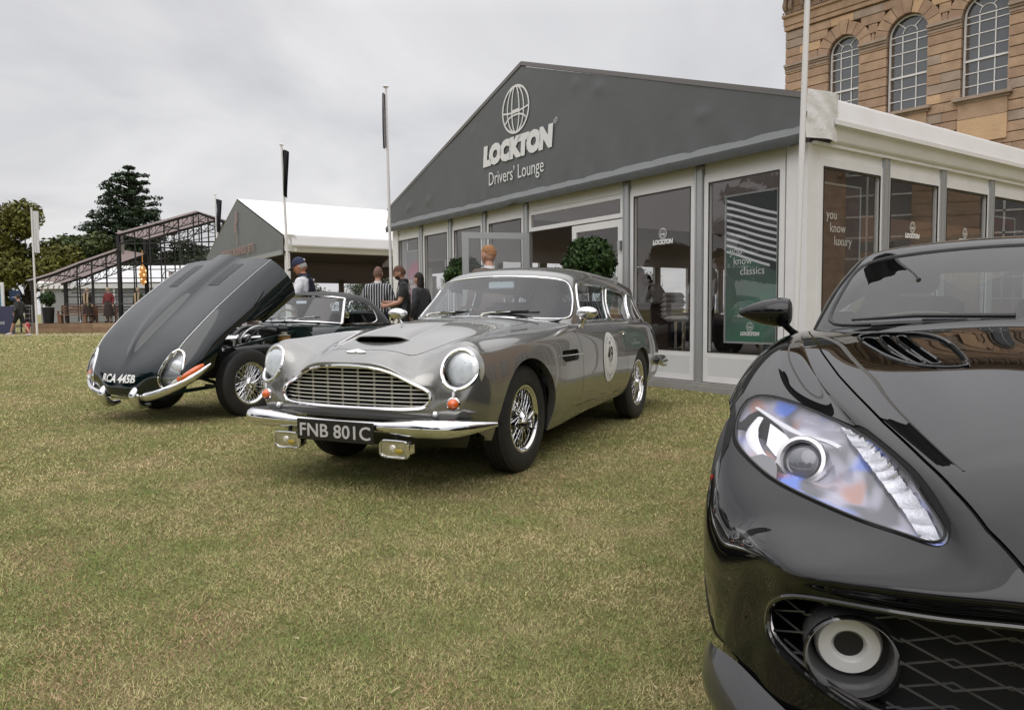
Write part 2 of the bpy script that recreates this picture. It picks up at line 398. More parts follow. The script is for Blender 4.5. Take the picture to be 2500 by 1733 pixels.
# ================================================================== silver estate car
def silver_estate():
    car = empty('estate_car', (-.5884, 4.9017, 0), -2.0169, 'silver grey classic two-door shooting brake with oval number 49 roundel on its door', 'car')
    paint = pbr('silver_paint', (.25, .246, .234), .22, .70, 1.0, coat_rough=.015)
    ch = chrome(); bk = blackm(); vd = voidm()
    c = lambda *p: list(p)
    rows = [
     # x   : c0..c8 (x, y, z)
     [(-3.72,0,0.3),(-3.72,0.25,0.3),(-3.71,0.38,0.3),(-3.7,0.46,0.3),(-3.69,0.55,0.3),(-3.66,0.59,0.3),(-3.62,0.615,0.3),(-3.58,0.63,0.3),(-3.54,0.63,0.31)],
     [(-3.77,0,0.55),(-3.77,0.25,0.55),(-3.76,0.38,0.55),(-3.75,0.47,0.55),(-3.73,0.57,0.53),(-3.69,0.63,0.5),(-3.62,0.675,0.44),(-3.5,0.695,0.38),(-3.4,0.685,0.33)],
     [(-3.7,0,0.8),(-3.7,0.25,0.8),(-3.69,0.38,0.79),(-3.67,0.48,0.78),(-3.64,0.59,0.75),(-3.58,0.65,0.68),(-3.48,0.7,0.56),(-3.35,0.72,0.43),(-3.25,0.705,0.33)],
     [(-3.5,0,0.9),(-3.5,0.25,0.9),(-3.5,0.4,0.895),(-3.47,0.55,0.885),(-3.42,0.63,0.85),(-3.35,0.69,0.77),(-3.25,0.735,0.62),(-3.15,0.745,0.44),(-3.08,0.72,0.31)],
     [(-3.05,0,0.91),(-3.05,0.25,0.91),(-3.05,0.44,0.905),(-3.03,0.59,0.9),(-3,0.705,0.875),(-2.97,0.75,0.79),(-2.94,0.775,0.62),(-2.9,0.775,0.44),(-2.87,0.74,0.29)],
     [(-2.6,0,0.915),(-2.6,0.25,0.915),(-2.6,0.46,0.91),(-2.6,0.63,0.905),(-2.6,0.735,0.88),(-2.6,0.78,0.8),(-2.6,0.8,0.64),(-2.6,0.795,0.45),(-2.6,0.75,0.28)],
     [(-2.1,0,0.92),(-2.1,0.25,0.92),(-2.1,0.48,0.915),(-2.1,0.66,0.91),(-2.1,0.755714,0.885),(-2.1,0.795714,0.8),(-2.1,0.810714,0.64),(-2.1,0.800714,0.45),(-2.1,0.735714,0.27)],
     [(-1.6,0,0.925),(-1.6,0.25,0.925),(-1.6,0.48,0.92),(-1.6,0.675,0.912),(-1.6,0.744286,0.89),(-1.6,0.784286,0.8),(-1.6,0.799286,0.64),(-1.6,0.789286,0.44),(-1.6,0.714286,0.245)],
     [(-1.1,0,0.93),(-1.1,0.25,0.93),(-1.1,0.48,0.925),(-1.1,0.68,0.915),(-1.1,0.745,0.89),(-1.1,0.785,0.8),(-1.1,0.8,0.64),(-1.1,0.79,0.44),(-1.1,0.715,0.23)],
     [(-0.75,0,0.965),(-0.75,0.25,0.96),(-0.75,0.48,0.945),(-0.75,0.67,0.915),(-0.75,0.745,0.885),(-0.75,0.785,0.8),(-0.75,0.8,0.64),(-0.75,0.795,0.43),(-0.75,0.725,0.215)],
     [(-0.4,0,0.965),(-0.4,0.25,0.958),(-0.4,0.48,0.92),(-0.4,0.645,0.895),(-0.4,0.735,0.87),(-0.4,0.785,0.79),(-0.4,0.805,0.63),(-0.4,0.8,0.43),(-0.4,0.735,0.205)],
     [(0,0,0.93),(0,0.27,0.92),(0,0.47,0.882),(0,0.63,0.878),(0,0.73,0.85),(0,0.785,0.765),(0,0.8,0.61),(0,0.795,0.42),(0,0.735,0.21)],
     [(0.3,0,0.885),(0.3,0.26,0.872),(0.3,0.44,0.835),(0.3,0.61,0.86),(0.3,0.715,0.835),(0.3,0.775,0.75),(0.3,0.8,0.6),(0.3,0.79,0.42),(0.3,0.73,0.23)],
     [(0.5,0,0.84),(0.5,0.25,0.83),(0.5,0.41,0.79),(0.5,0.6,0.848),(0.5,0.71,0.815),(0.48,0.765,0.73),(0.47,0.79,0.58),(0.46,0.78,0.42),(0.45,0.73,0.27)],
     [(0.66,0,0.8),(0.66,0.25,0.79),(0.63,0.4,0.745),(0.585,0.61,0.842),(0.58,0.72,0.805),(0.57,0.765,0.71),(0.56,0.785,0.57),(0.55,0.775,0.43),(0.54,0.73,0.31)],
     [(0.75,0,0.765),(0.75,0.25,0.755),(0.7,0.4,0.69),(0.645,0.61,0.815),(0.635,0.725,0.78),(0.615,0.765,0.69),(0.61,0.775,0.56),(0.6,0.765,0.44),(0.59,0.715,0.34)],
     [(0.815,0,0.735),(0.81,0.26,0.725),(0.745,0.43,0.655),(0.7,0.61,0.75),(0.685,0.72,0.72),(0.655,0.76,0.64),(0.65,0.765,0.54),(0.64,0.75,0.44),(0.63,0.69,0.36)],
     [(0.825,0,0.7),(0.82,0.28,0.69),(0.765,0.47,0.605),(0.735,0.59,0.65),(0.72,0.7,0.63),(0.705,0.745,0.58),(0.695,0.745,0.5),(0.68,0.725,0.43),(0.66,0.665,0.37)],
     [(0.8,0,0.6),(0.79,0.29,0.6),(0.76,0.5,0.56),(0.76,0.575,0.57),(0.75,0.67,0.56),(0.735,0.715,0.52),(0.725,0.71,0.47),(0.705,0.69,0.42),(0.68,0.64,0.375)],
     [(0.81,0,0.48),(0.8,0.29,0.48),(0.77,0.5,0.475),(0.77,0.57,0.48),(0.76,0.64,0.475),(0.75,0.675,0.455),(0.735,0.675,0.43),(0.715,0.655,0.405),(0.69,0.61,0.375)],
     [(0.8,0,0.42),(0.79,0.29,0.42),(0.77,0.48,0.42),(0.765,0.55,0.42),(0.755,0.605,0.42),(0.745,0.64,0.41),(0.73,0.64,0.4),(0.71,0.625,0.39),(0.69,0.59,0.375)]]
    S = surf(mirror_cols(rows), 7, 7, .9)
    body = gridm(S)
    # cabin opening below the greenhouse
    cab = smooth_poly([(-.70,-.38),(-.70,.38),(-.93,.66),(-1.2,.68),(-2.6,.63),(-3.4,.5),(-3.52,.3),(-3.52,-.3),(-3.4,-.5),(-2.6,-.63),(-1.2,-.68),(-.93,-.66)], 1)
    body, _, _ = cut(body, lambda V: np.maximum(sd_poly(V[:, :2], cab), .80-V[:, 2]))
    # wheel arches
    arch = lambda cx_, cz, rx, rz: (lambda V: np.maximum(np.sqrt(((V[:, 0]-cx_)/rx)**2+((V[:, 2]-cz)/rz)**2)-1, (.5-np.abs(V[:, 1])))*rx)
    body, _, l1 = cut(body, arch(.035, .335, .415, .385)); body, _, l2 = cut(body, arch(-2.48, .33, .36, .335))
    for L in (l1, l2):
        for P, cl in L:
            s = 1 if P[:, 1].mean() > 0 else -1
            build('arch_lip', skirt([(P, cl)], (0, -.05*s, 0)), paint, car)
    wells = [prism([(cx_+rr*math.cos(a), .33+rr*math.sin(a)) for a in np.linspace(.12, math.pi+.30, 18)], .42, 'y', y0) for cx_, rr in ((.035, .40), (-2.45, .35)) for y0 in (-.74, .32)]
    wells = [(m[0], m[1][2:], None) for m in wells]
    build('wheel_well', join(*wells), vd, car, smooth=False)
    body, _, lg = cut(body, lambda V: np.maximum(sd_poly(np.stack([np.abs(V[:, 1]), V[:, 2]], 1), smooth_poly([(-.2,.712),(0,.712),(.2,.706),(.30,.688),(.37,.64),(.43,.605),(.49,.59),(.525,.565),(.52,.51),(.49,.478),(.40,.472),(0,.468),(-.2,.468)], 2)), .5-V[:, 0]))
    fx = front_fn((S.reshape(-1, 3), None, body[2][:S.shape[0]*S.shape[1]]))
    build('grille_surround', loop_tube(lg, .011, 8), ch, car)
    build('grille_recess', skirt(lg, (-.05, 0, 0)), bk, car)
    hw = lambda z: np.interp(z, [.47, .48, .50, .52, .565, .59, .605, .64, .688, .706], [.46, .50, .52, .53, .53, .49, .43, .37, .30, .15])
    gx = lambda y: .795-.02*(y/.4)**2-.03*max(0, abs(y)-.4)/.12
    for i, z in enumerate(np.linspace(.490, .694, 10)):
        h = float(hw(z))-.004; ys = np.linspace(-h, h, 13)
        build('grille_bar', tube([(gx(a), a, z) for a in ys], .0044, 6), pbr('bar_silver', (.80, .79, .77), .3, .55), car)
    for y in (-.40, -.28, -.165, -.055, .055, .165, .28, .40):
        zt = float(np.interp(abs(y), [0, .2, .30, .37, .43, .5], [.705, .70, .685, .64, .605, .585]))
        build('grille_upright', beam((gx(y)-.006, y, .475), (gx(y)-.006, y, zt), .012, .004, up=(1, 0, 0)), pbr('dull_steel', (.45, .43, .42), .3, 1.0), car, smooth=False)
    build('radiator', box((.66, 0, .56), (.01, .9, .18)), vd, car, smooth=False)
    # bonnet panel
    hood = smooth_poly([(-.70,-.52),(-.70,-.25),(-.64,0),(-.70,.25),(-.70,.52),(-.35,.515),(.02,.487),(.35,.42),(.60,.355),(.665,.30),(.685,.15),(.69,0),(.685,-.15),(.665,-.30),(.60,-.355),(.35,-.42),(.02,-.487),(-.35,-.515)], 1)
    fh = lambda V: np.maximum(sd_poly(V[:, :2], hood), .62-V[:, 2])
    body, gr = groove(body, fh, .005); build('bonnet_gap', gr, vd, car)
    body, bon, _ = cut(body, fh)
    hz = height_fn(bon)
    # the scoop mouth, a hole in the bonnet with a raised hood over it
    scp = smooth_poly([(.545,-.13),(.555,0),(.545,.13),(.50,.172),(.30,.16),(.30,-.16),(.50,-.172)], 1)
    bon, mouth, _ = cut(bon, lambda V: sd_poly(V[:, :2], scp))
    bo = build('bonnet', bon, paint, car); build('scoop_floor', offset(mouth, -.022), bk, bo)
    P = []
    for i, (x, hh) in enumerate([(.475, .030), (.44, .036), (.36, .038), (.2, .032), (0, .022), (-.2, .010), (-.35, 0.0)]):
        row = []
        for y in (-.20, -.172, -.14, -.08, 0, .08, .14, .172, .20):
            k = max(0, 1-(abs(y)/.20)**3.5); xx = x+(.055*(1-(y/.2)**2) if i < 2 else 0)
            row.append((xx, y*(1-.25*i/6), hz(xx, y)+hh*k-.0015*(abs(y) > .19)))
        P.append(row)
    S2 = surf(P, 5, 5, .9); sc = gridm(S2, True)
    build('bonnet_scoop', sc, paint, bo)
    lipP = S2[0]; build('scoop_lip', tube(lipP, .005, 6), paint, bo)
    # headlamps
    for s in (1, -1):
        cy_, cz = s*.665, .698
        ax_ = np.array((math.cos(.42)*math.cos(.10), s*math.sin(.10), math.sin(.42))); c0_ = np.array((.70, cy_, cz))
        f = lambda V: np.maximum(np.linalg.norm(((V-c0_)-((V-c0_)@ax_)[:, None]*ax_)*np.array((1, 1.20, 1)), axis=1)-.115, -.10-(V-c0_)@ax_)
        body, cap, lp = cut(body, f)
        h = empty('headlight', (0, 0, 0), parent=car)
        build('lamp_ring', loop_tube(lp, .0115, 8, k=1), ch, h)
        build('lamp_clip', beam((fx(cy_, cz-.13)+.008, cy_, cz-.118), (fx(cy_, cz-.15)+.006, cy_, cz-.145), .014, .012), ch, h)
        bowl = lathe([(.001, -.055), (.05, -.045), (.08, -.02), (.095, .012), (.1, .03)], 32, 'x')
        build('reflector', xf(bowl, t=(.62, cy_, cz)), pbr('reflector', (.9, .9, .92), .12, 1.0), h)
        lens = lathe([(.001, .016), (.04, .014), (.075, .008), (.098, -.002), (.102, -.010)], 36, 'x')
        lm = glassm('lamp_lens', (.93, .94, .96), 1.3, .05)
        build('lamp_lens', xf(lens, Matrix.Translation((.668, cy_, cz))@Matrix.Rotation(-.16, 4, 'Y')), pbr('fluted_lens', (.88, .90, .93), .15, .2, 1.0, bump=(90, .5, .004)), h)
        build('lamp_liner', xf(lathe([(.095, -.02), (.125, -.03)], 32, 'x'), t=(.665, cy_, cz)), pbr('lamp_bowl', (.55, .55, .56), .3, .7), h)
        build('cover_glass', cap, glassm('clear_cover', (.93, .95, .97), 1.3), h)
    # doors and panel gaps
    sx = lambda V: np.stack([V[:, 0], V[:, 2]], 1)
    door = [(-.735,.93),(-.80,.88),(-.87,.79),(-.905,.66),(-.915,.45),(-.90,.33),(-.87,.312),(-1.9,.318),(-1.985,.36),(-2.02,.50),(-1.99,.68),(-1.90,.80),(-1.85,.93)]
    for s in (1, -1):
        fd = lambda V: np.maximum(np.maximum(sd_poly(sx(V), door), .60-s*V[:, 1]), -10)
        body, gr = groove(body, fd, .005); build('door_gap', gr, vd, car)
        body, dr, _ = cut(body, fd); d = build('door', dr, paint, car)
        sf = side_fn(dr, s); y0 = sf(-1.9, .82)+.012*s
        build('door_handle', join(tube(spl([(-1.78, y0, .822), (-1.84, y0+.012*s, .824), (-1.90, y0+.012*s, .822), (-1.96, y0, .82)], 4), [.004, .006, .007, .008, .008, .008, .008, .008, .008, .007, .007, .006, .004], 8), cyl((-1.93, y0-.02*s, .80), (-1.93, y0, .80), .011)), ch, d)
        if s > 0:
            # racing roundel: disc following the door skin
            a = np.linspace(0, 2*math.pi, 49)[:-1]; V = [(-1.535, sf(-1.535, .632)+.004, .632)]; F = []
            for rr in (.5, 1.0): V += [(-1.535+.165*rr*math.cos(t), sf(-1.535+.165*rr*math.cos(t), .632+.2*rr*math.sin(t))+.004, .632+.2*rr*math.sin(t)) for t in a]
            n = 48; F = [(0, 1+i, 1+(i+1) % n) for i in range(n)]+[(1+i, 1+n+i, 1+n+(i+1) % n, 1+(i+1) % n) for i in range(n)]
            F = [f[::-1] for f in F]
            ro = build('number_roundel', mk(V, F), pbr('sticker_white', (.78, .78, .77), .4), d, label='white oval racing roundel with number 49')
            ink = pbr('sticker_ink', (.02, .02, .02), .5)
            def on_door(m, k=.0065):
                W_ = m[0].copy(); X = -1.535-W_[:, 0]; Z = .632+W_[:, 1]; Y = np.array([sf(x, z) for x, z in zip(X, Z)])+k; return mk(np.stack([X, Y, Z], 1), m[1])
            t_ = text('49', .175, .0025, align='CENTER', sx=.74); t_[0][:, 1] -= .035; build('roundel_number', on_door(t_), ink, ro)
            lv = []
            for sd_ in (-1, 1):
                for i in range(15):
                    an = R(-62+i*9.6); ax, az = sd_*.128*math.cos(an), .163*math.sin(an)
                    for dr_ in (-.16, .16):
                        q = an+R(90)+(.7 if dr_ > 0 else -.7); L_ = .016; ex, ez = sd_*math.cos(q)*L_, math.sin(q)*L_
                        lv.append(mk([(ax, az, 0), (ax+ex*.5-ez*.2, az+ez*.5+ex*.2, 0), (ax+ex, az+ez, 0), (ax+ex*.5+ez*.2, az+ez*.5-ex*.2, 0)], [(0, 1, 2, 3)]))
            for sd_ in (-1, 1): lv.append(tube([(sd_*.045, -.125, 0), (0, -.155, 0), (-sd_*.02, -.18, 0)], .0025, 4))
            lv.append(xf(text('CONCOURS', .016, 0, align='CENTER'), t=(0, -.075, 0))); lv.append(xf(text('2023', .02, 0, align='CENTER'), t=(0, -.05, 0)))
            lv.append(mk([(-.018, .105, 0), (.018, .105, 0), (.02, .13, 0), (.009, .117, 0), (0, .135, 0), (-.009, .117, 0), (-.02, .13, 0)], [(0, 1, 2, 3, 4, 5, 6)]))
            build('roundel_laurel', on_door(join(*lv)), pbr('sticker_grey', (.16, .16, .16), .5), ro)
        # side vent with chrome strake
        vp = [(-.50,.735),(-.80,.735),(-.83,.70),(-.82,.655),(-.52,.655),(-.49,.69)]
        body, vo, lv_ = cut(body, lambda V: np.maximum(sd_poly(sx(V), vp), .5-s*V[:, 1]))
        vn = build('side_vent', offset(vo, -.03), vd, car); build('vent_wall', skirt(lv_, (0, -.03*s, 0)), paint, vn)
        sb = side_fn((S.reshape(-1, 3), None, gridm(S)[2]), s)
        build('vent_strake', tube([(-.46, sb(-.46, .70)+.008*s, .703), (-.65, sb(-.65, .70)+.01*s, .700), (-.88, sb(-.88, .697)+.008*s, .697)], .0055, 6), ch, vn)
    b_ = build('body', body, paint, car)
    # bonnet badge, jewels, indicators
    zb = hz(.60, 0); bz = fx(0, .79)
    wing = [(0, -.004), (.012, -.014), (.035, -.016), (.07, -.010), (.06, -.002), (.035, .006), (.012, .012), (0, .014)]
    wing = wing+[(-a, b) for a, b in reversed(wing[1:-1])]
    Mb = Matrix.Translation((.722, 0, .785))@Matrix.Rotation(R(40), 4, 'Y')
    build('winged_badge', xf(mk(*[prism([(q, p) for p, q in wing], .006)[i] for i in (0, 1)]), Mb@Matrix.Rotation(math.pi, 4, 'Z')@Matrix.Scale(1, 4)), ch, car)
    for s in (1, -1):
        l = empty('indicator', (fx(s*.66, .515)-.004, s*.66, .512), parent=car); l.rotation_euler = (0, 0, s*.22)
        build('bezel', lathe([(.0385, -.006), (.0385, .006), (.032, .011)], 24, 'x'), ch, l)
        build('amber_lens', lathe([(.031, .008), (.029, .022), (.02, .032), (.001, .037)], 24, 'x'), pbr('amber', (.75, .13, .02), .12, 0, 1.0, vary=(60, .25)), l)
        build('jewel_light', xf(join(lathe([(.019, 0), (.019, .014), (.012, .02)], 16, 'x'), ball((.018, 0, 0), (.008, .013, .013), 12, 8)), t=(fx(s*.555, .45)-.002, s*.555, .452)), ch, car)
    # bumper
    ys = np.linspace(-1, 1, 41); P = []; rr = []
    for t in ys:
        a = abs(t); P.append((.905-.045*a**2-.25*max(0, (a-.72)/.28)**2.0, .85*t, .383+.01*a)); rr.append(.026+.018*min(1, max(0, (a-.35)/.25))-.033*max(0, (a-.80)/.2)**1.6)
    bm = tube(P, rr, 14, flat=1.15); build('front_bumper', bm, ch, car)
    build('bumper_apron', join(*[beam((.80-.1*abs(a)**2, a*.74, .425), (.80-.1*abs(b)**2, b*.74, .425), .16, .006) for a, b in zip(ys[:-1:2], ys[2::2])]), pbr('dark_body', (.04, .04, .04), .3, .5, 1), car)
    ap = [[(.80-.12*(abs(t)**2), .72*t, .40), (.77-.12*(abs(t)**2), .70*t, .32), (.66-.12*(abs(t)**2), .62*t, .235)] for t in np.linspace(-1, 1, 9)]
    build('front_apron', gridm(surf(ap, 3, 4), True), pbr('dark_body', (.04, .04, .04), .3), car)
    build('rear_bumper', tube([(-3.20, .80, .47), (-3.35, .79, .47), (-3.6, .72, .47), (-3.76, .55, .47), (-3.83, 0, .47), (-3.76, -.55, .47), (-3.6, -.72, .47), (-3.2, -.80, .47)], [.025, .05, .055, .05, .045, .05, .055, .03], 12), ch, car)
    # plate
    pl = build('number_plate', box((.937, 0, .352), (.008, .53, .118), bev=.003), pbr('plate_black', (.012, .012, .012), .35), car, label='black number plate with silver characters')
    tx = text('FNB 801C', .104, .0012, sx=.86, ext=.0015, align='CENTER', space=1.02)
    wd = tx[0][:, 0].max()-tx[0][:, 0].min(); tx[0][:, 0] *= .49/wd
    build('plate_characters', frame_xf(tx, (.9425, 0, .352-.037), (0, 1, 0), (0, 0, 1)), pbr('plate_silver', (.62, .6, .62), .35, .3), pl)
    for s, yy in ((1, .375), (-1, -.375)):
        f_ = empty('fog_lamp', (.90, yy, .272), parent=car)
        build('lamp_case', box((-.028, 0, 0), (.055, .18, .088), bev=.02), ch, f_)
        rim_ = np.array([(.004, a, b) for a, b in [(.092*abs(math.cos(q))**.4*np.sign(math.cos(q)), .046*abs(math.sin(q))**.4*np.sign(math.sin(q))) for q in np.linspace(0, 2*math.pi, 41)[:-1]]]); build('lamp_rim', tube(rim_, .0075, 8, closed=True), ch, f_)
        build('lamp_reflector', box((.001, 0, 0), (.004, .165, .074)), pbr('fog_reflector', (.75, .72, .66), .22, .85, vary=(18, .3)), f_); build('bulb', ball((.006, -.01, .004), (.008, .022, .020), 12, 8), pbr('fog_bulb', (.9, .88, .82), .1, .6), f_)
        build('bulb_shield', ball((.006, .03, -.01), (.006, .028, .014), 12, 8), pbr('fog_yellow', (.50, .38, .06), .3), f_)
        build('lamp_glass', mk([(.012, -.08, -.036), (.012, .08, -.036), (.012, .08, .036), (.012, -.08, .036)], [(0, 1, 2, 3)]), glassm('fluted_clear', (.93, .92, .88), 1.0, .08), f_, smooth=False)
        build('lamp_stem', cyl((-.02, 0, .04), (-.03, 0, .10), .012), bk, f_)
    # greenhouse
    G = [
     [(-0.7,0,0.948),(-0.73,0.3,0.943),(-0.8,0.52,0.933),(-0.93,0.672,0.913),(-1.03,0.69,0.903),(-1.07,0.7,0.905)],
     [(-0.86,0,1.08),(-0.885,0.29,1.075),(-0.955,0.505,1.06),(-1.06,0.64,1.035),(-1.14,0.69,0.96),(-1.16,0.7,0.905)],
     [(-1,0,1.19),(-1.02,0.293875,1.185),(-1.085,0.48975,1.17),(-1.18,0.6095,1.14),(-1.25,0.655,1.02),(-1.26,0.7,0.905)],
     [(-1.12,0,1.29),(-1.14,0.285,1.283),(-1.19,0.475,1.265),(-1.285,0.585,1.225),(-1.38,0.63,1.09),(-1.4,0.7,0.905)],
     [(-1.28,0,1.353),(-1.3,0.285,1.343),(-1.35,0.485,1.312),(-1.45,0.595,1.245),(-1.52,0.63,1.1),(-1.55,0.7,0.905)],
     [(-1.75,0,1.388),(-1.75,0.285,1.375),(-1.75,0.495,1.335),(-1.75,0.605,1.25),(-1.75,0.63,1.09),(-1.75,0.7,0.905)],
     [(-2.2,0,1.383),(-2.2,0.285,1.368),(-2.2,0.49,1.322),(-2.2,0.595,1.235),(-2.2,0.615,1.08),(-2.2,0.68,0.905)],
     [(-2.7,0,1.355),(-2.7,0.285,1.34),(-2.7,0.475,1.295),(-2.7,0.565,1.21),(-2.7,0.585,1.07),(-2.7,0.65,0.9)],
     [(-3.05,0,1.31),(-3.05,0.285,1.298),(-3.05,0.455,1.255),(-3.05,0.5315,1.18),(-3.08,0.555,1.05),(-3.1,0.615,0.895)],
     [(-3.22,0,1.265),(-3.22,0.285,1.25),(-3.21,0.445,1.215),(-3.2,0.498,1.16),(-3.3,0.52,1.04),(-3.4,0.57,0.89)],
     [(-3.45,0,1.08),(-3.45,0.27,1.075),(-3.43,0.4,1.05),(-3.4,0.47,1.02),(-3.44,0.51,0.96),(-3.5,0.54,0.885)],
     [(-3.6,0,0.9),(-3.6,0.27,0.9),(-3.58,0.4,0.895),(-3.56,0.47,0.89),(-3.56,0.5,0.885),(-3.56,0.52,0.88)]]
    S3 = surf(mirror_cols(G), 12, 10, .9); gh = gridm(S3, True)
    ay = lambda V: np.stack([np.abs(V[:, 1]), V[:, 2]], 1)
    ws = smooth_poly([(-.2,.968),(0,.968),(.3,.96),(.56,.948),(.655,.945),(.668,.965),(.635,1.075),(.60,1.16),(.565,1.222),(.53,1.245),(.44,1.262),(.25,1.28),(0,1.287),(-.2,1.287)], 1)
    gl = glassm('car_glass', (.80, .86, .90), 1.9); gls = glassm('car_side_glass', (.82, .87, .88), 1.8)
    gh, wsg, lw = cut(gh, lambda V: np.maximum(sd_poly(ay(V), ws), -1.30-V[:, 0]))
    build('windscreen', wsg, gl, car); build('windscreen_trim', loop_tube(lw, .0095, 8), ch, car); build('screen_rubber', offset(join(loop_tube(lw, .014, 6)), 0) if False else (loop_tube([(P*1.0-np.array((.006, 0, 0)), c_) for P, c_ in lw], .012, 6)), bk, car)
    wins = [[(-1.12,.932),(-1.31,1.222),(-1.90,1.207),(-1.815,.928)], [(-1.91,.926),(-1.985,1.196),(-2.66,1.168),(-2.56,.916)], [(-2.63,.914),(-2.72,1.162),(-2.93,1.125),(-3.16,.912)]]
    for wn in wins:
        wp = smooth_poly(np.array([a for p, q in zip(wn, wn[1:]+wn[:1]) for a in (np.array(p)*.96+np.array(q)*.04, np.array(p)*.04+np.array(q)*.96)]), 1)
        gh, wg, lws = cut(gh, lambda V: np.maximum(sd_poly(np.stack([V[:, 0], V[:, 2]], 1), wp), .42-np.abs(V[:, 1])))
        for s in (1, -1):
            g1 = sub(wg, lambda V: V[:, 1]*s > 0); 
            wo_ = build('side_window', g1, gls, car); build('window_frame', loop_tube([l for l in lws if l[0][:, 1].mean()*s > 0], .0085, 8, k=1, sm=1), ch, wo_)
    rw = smooth_poly([(-.3,.95),(0,.95),(.3,.95),(.38,.98),(.36,1.12),(.30,1.19),(0,1.21),(-.3,1.21)], 1)
    gh, rg, lr = cut(gh, lambda V: np.maximum(sd_poly(ay(V), rw), V[:, 0]+3.2))
    build('rear_window', rg, gls, car); build('rear_window_trim', loop_tube(lr, .008, 6), ch, car)
    build('roof', gh, paint, car)
    inn = offset(gh, -.02); inn = (inn[0], [f[::-1] for f in inn[1]], -inn[2])
    build('headlining', inn, pbr('headlining', (.16, .16, .165), .9), car)
    gut = [(-1.0,.70,.985)]
    P = [S3[i, -1-8] for i in range(0, S3.shape[0])]
    # cabin
    lea = pbr('dark_leather', (.016, .019, .03), .45, bump=(40, .3, .003))
    build('cabin_floor', box((-2.1, 0, .42), (2.7, 1.3, .05)), pbr('carpet', (.02, .02, .022), .95), car)
    build('door_cards', join(box((-1.75, .685, .66), (1.9, .02, .46)), box((-1.75, -.685, .66), (1.9, .02, .46))), lea, car)
    build('dashboard', gridm(surf([[(-.78, y, .93) for y in np.linspace(-.6, .6, 5)], [(-.95, y, .945) for y in np.linspace(-.64, .64, 5)], [(-1.08, y, .93) for y in np.linspace(-.67, .67, 5)], [(-1.11, y, .85) for y in np.linspace(-.68, .68, 5)], [(-1.07, y, .70) for y in np.linspace(-.68, .68, 5)]], 3, 3), True), lea, car)
    for s in (1, -1): seat(car, -1.78, s*.34, .46, lea, .5, .52, .22)
    seat(car, -2.6, 0, .46, lea, 1.1, .38, .2)
    steering_wheel(car, (-1.28, -.34, .86), .195, R(20), pbr('wood_rim', (.12, .05, .02), .25, coat=1), pbr('alloy', (.6, .6, .6), .3, 1))
    mi = build('rear_view_mirror', box((-1.14, .02, 1.215), (.025, .22, .062), bev=.012), pbr('mirror_back', (.55, .62, .62), .35, coat=.5), car)
    build('mirror_stem', tube([(-1.13, .02, 1.24), (-1.15, .02, 1.27), (-1.17, .02, 1.30)], .006, 6), ch, mi)
    for s in (1, -1): build('inner_strut', tube([(-2.05, s*.10, 1.22), (-2.25, s*.36, .92)], .012, 8), pbr('alloy', (.6, .6, .6), .3, 1), car)
    # wipers: arm and blade each
    for y0, y1 in ((.06, .50), (-.42, .03)):
        a_ = build('wiper_arm', tube([(-.715, y0, .985), (-.745, y0+.06, .998), (-.76, (y0+y1)/2, 1.005)], [.009, .006, .004], 6), ch, car)
        build('wiper_blade', join(beam((-.755, y0+.03, .997), (-.80, y1, .998), .008, .014), beam((-.75, y0+.10, 1.006), (-.785, y1-.08, 1.01), .008, .008)), bk, a_)
        build('wiper_boss', lathe([(.018, 0), (.018, .012), (.001, .02)], 12), ch, a_, loc=(-.715, y0, .967))
    # wing mirrors
    for s in (1, -1):
        mm = empty('door_mirror', (-.90, s*.83, .995), parent=car)
        build('mirror_shell', ball((0, 0, 0), (.05, .085, .045), 20, 12), ch, mm); build('mirror_glass', xf(lathe([(.001, 0), (.07, 0)], 20, 'x'), t=(-.052, 0, 0), s=(1, 1, .5)), ch, mm)
        build('mirror_stalk', tube([(.0, -.01*s, -.03), (.0, -.035*s, -.07), (-.02, -.055*s, -.105)], [.014, .012, .02], 8), ch, mm)
        build('wing_script', xf(text('Superleggera', .03, 0, shear=.3), Matrix.Translation((.12, s*.47, hz(.12, .44)+.004))@Matrix.Rotation(R(100) if s > 0 else R(80), 4, 'Z')), ch, car) if s > 0 else None
    for x, sd_, yy in ((0, 1, .665), (0, -1, -.665), (-2.489, 1, .69), (-2.489, -1, -.69)):
        wire_wheel(car, x, yy, .335, .34, .208, .17, sd_, rot=.3+x)
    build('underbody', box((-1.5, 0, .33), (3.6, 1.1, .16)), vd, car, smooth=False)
    return car
silver = silver_estate()
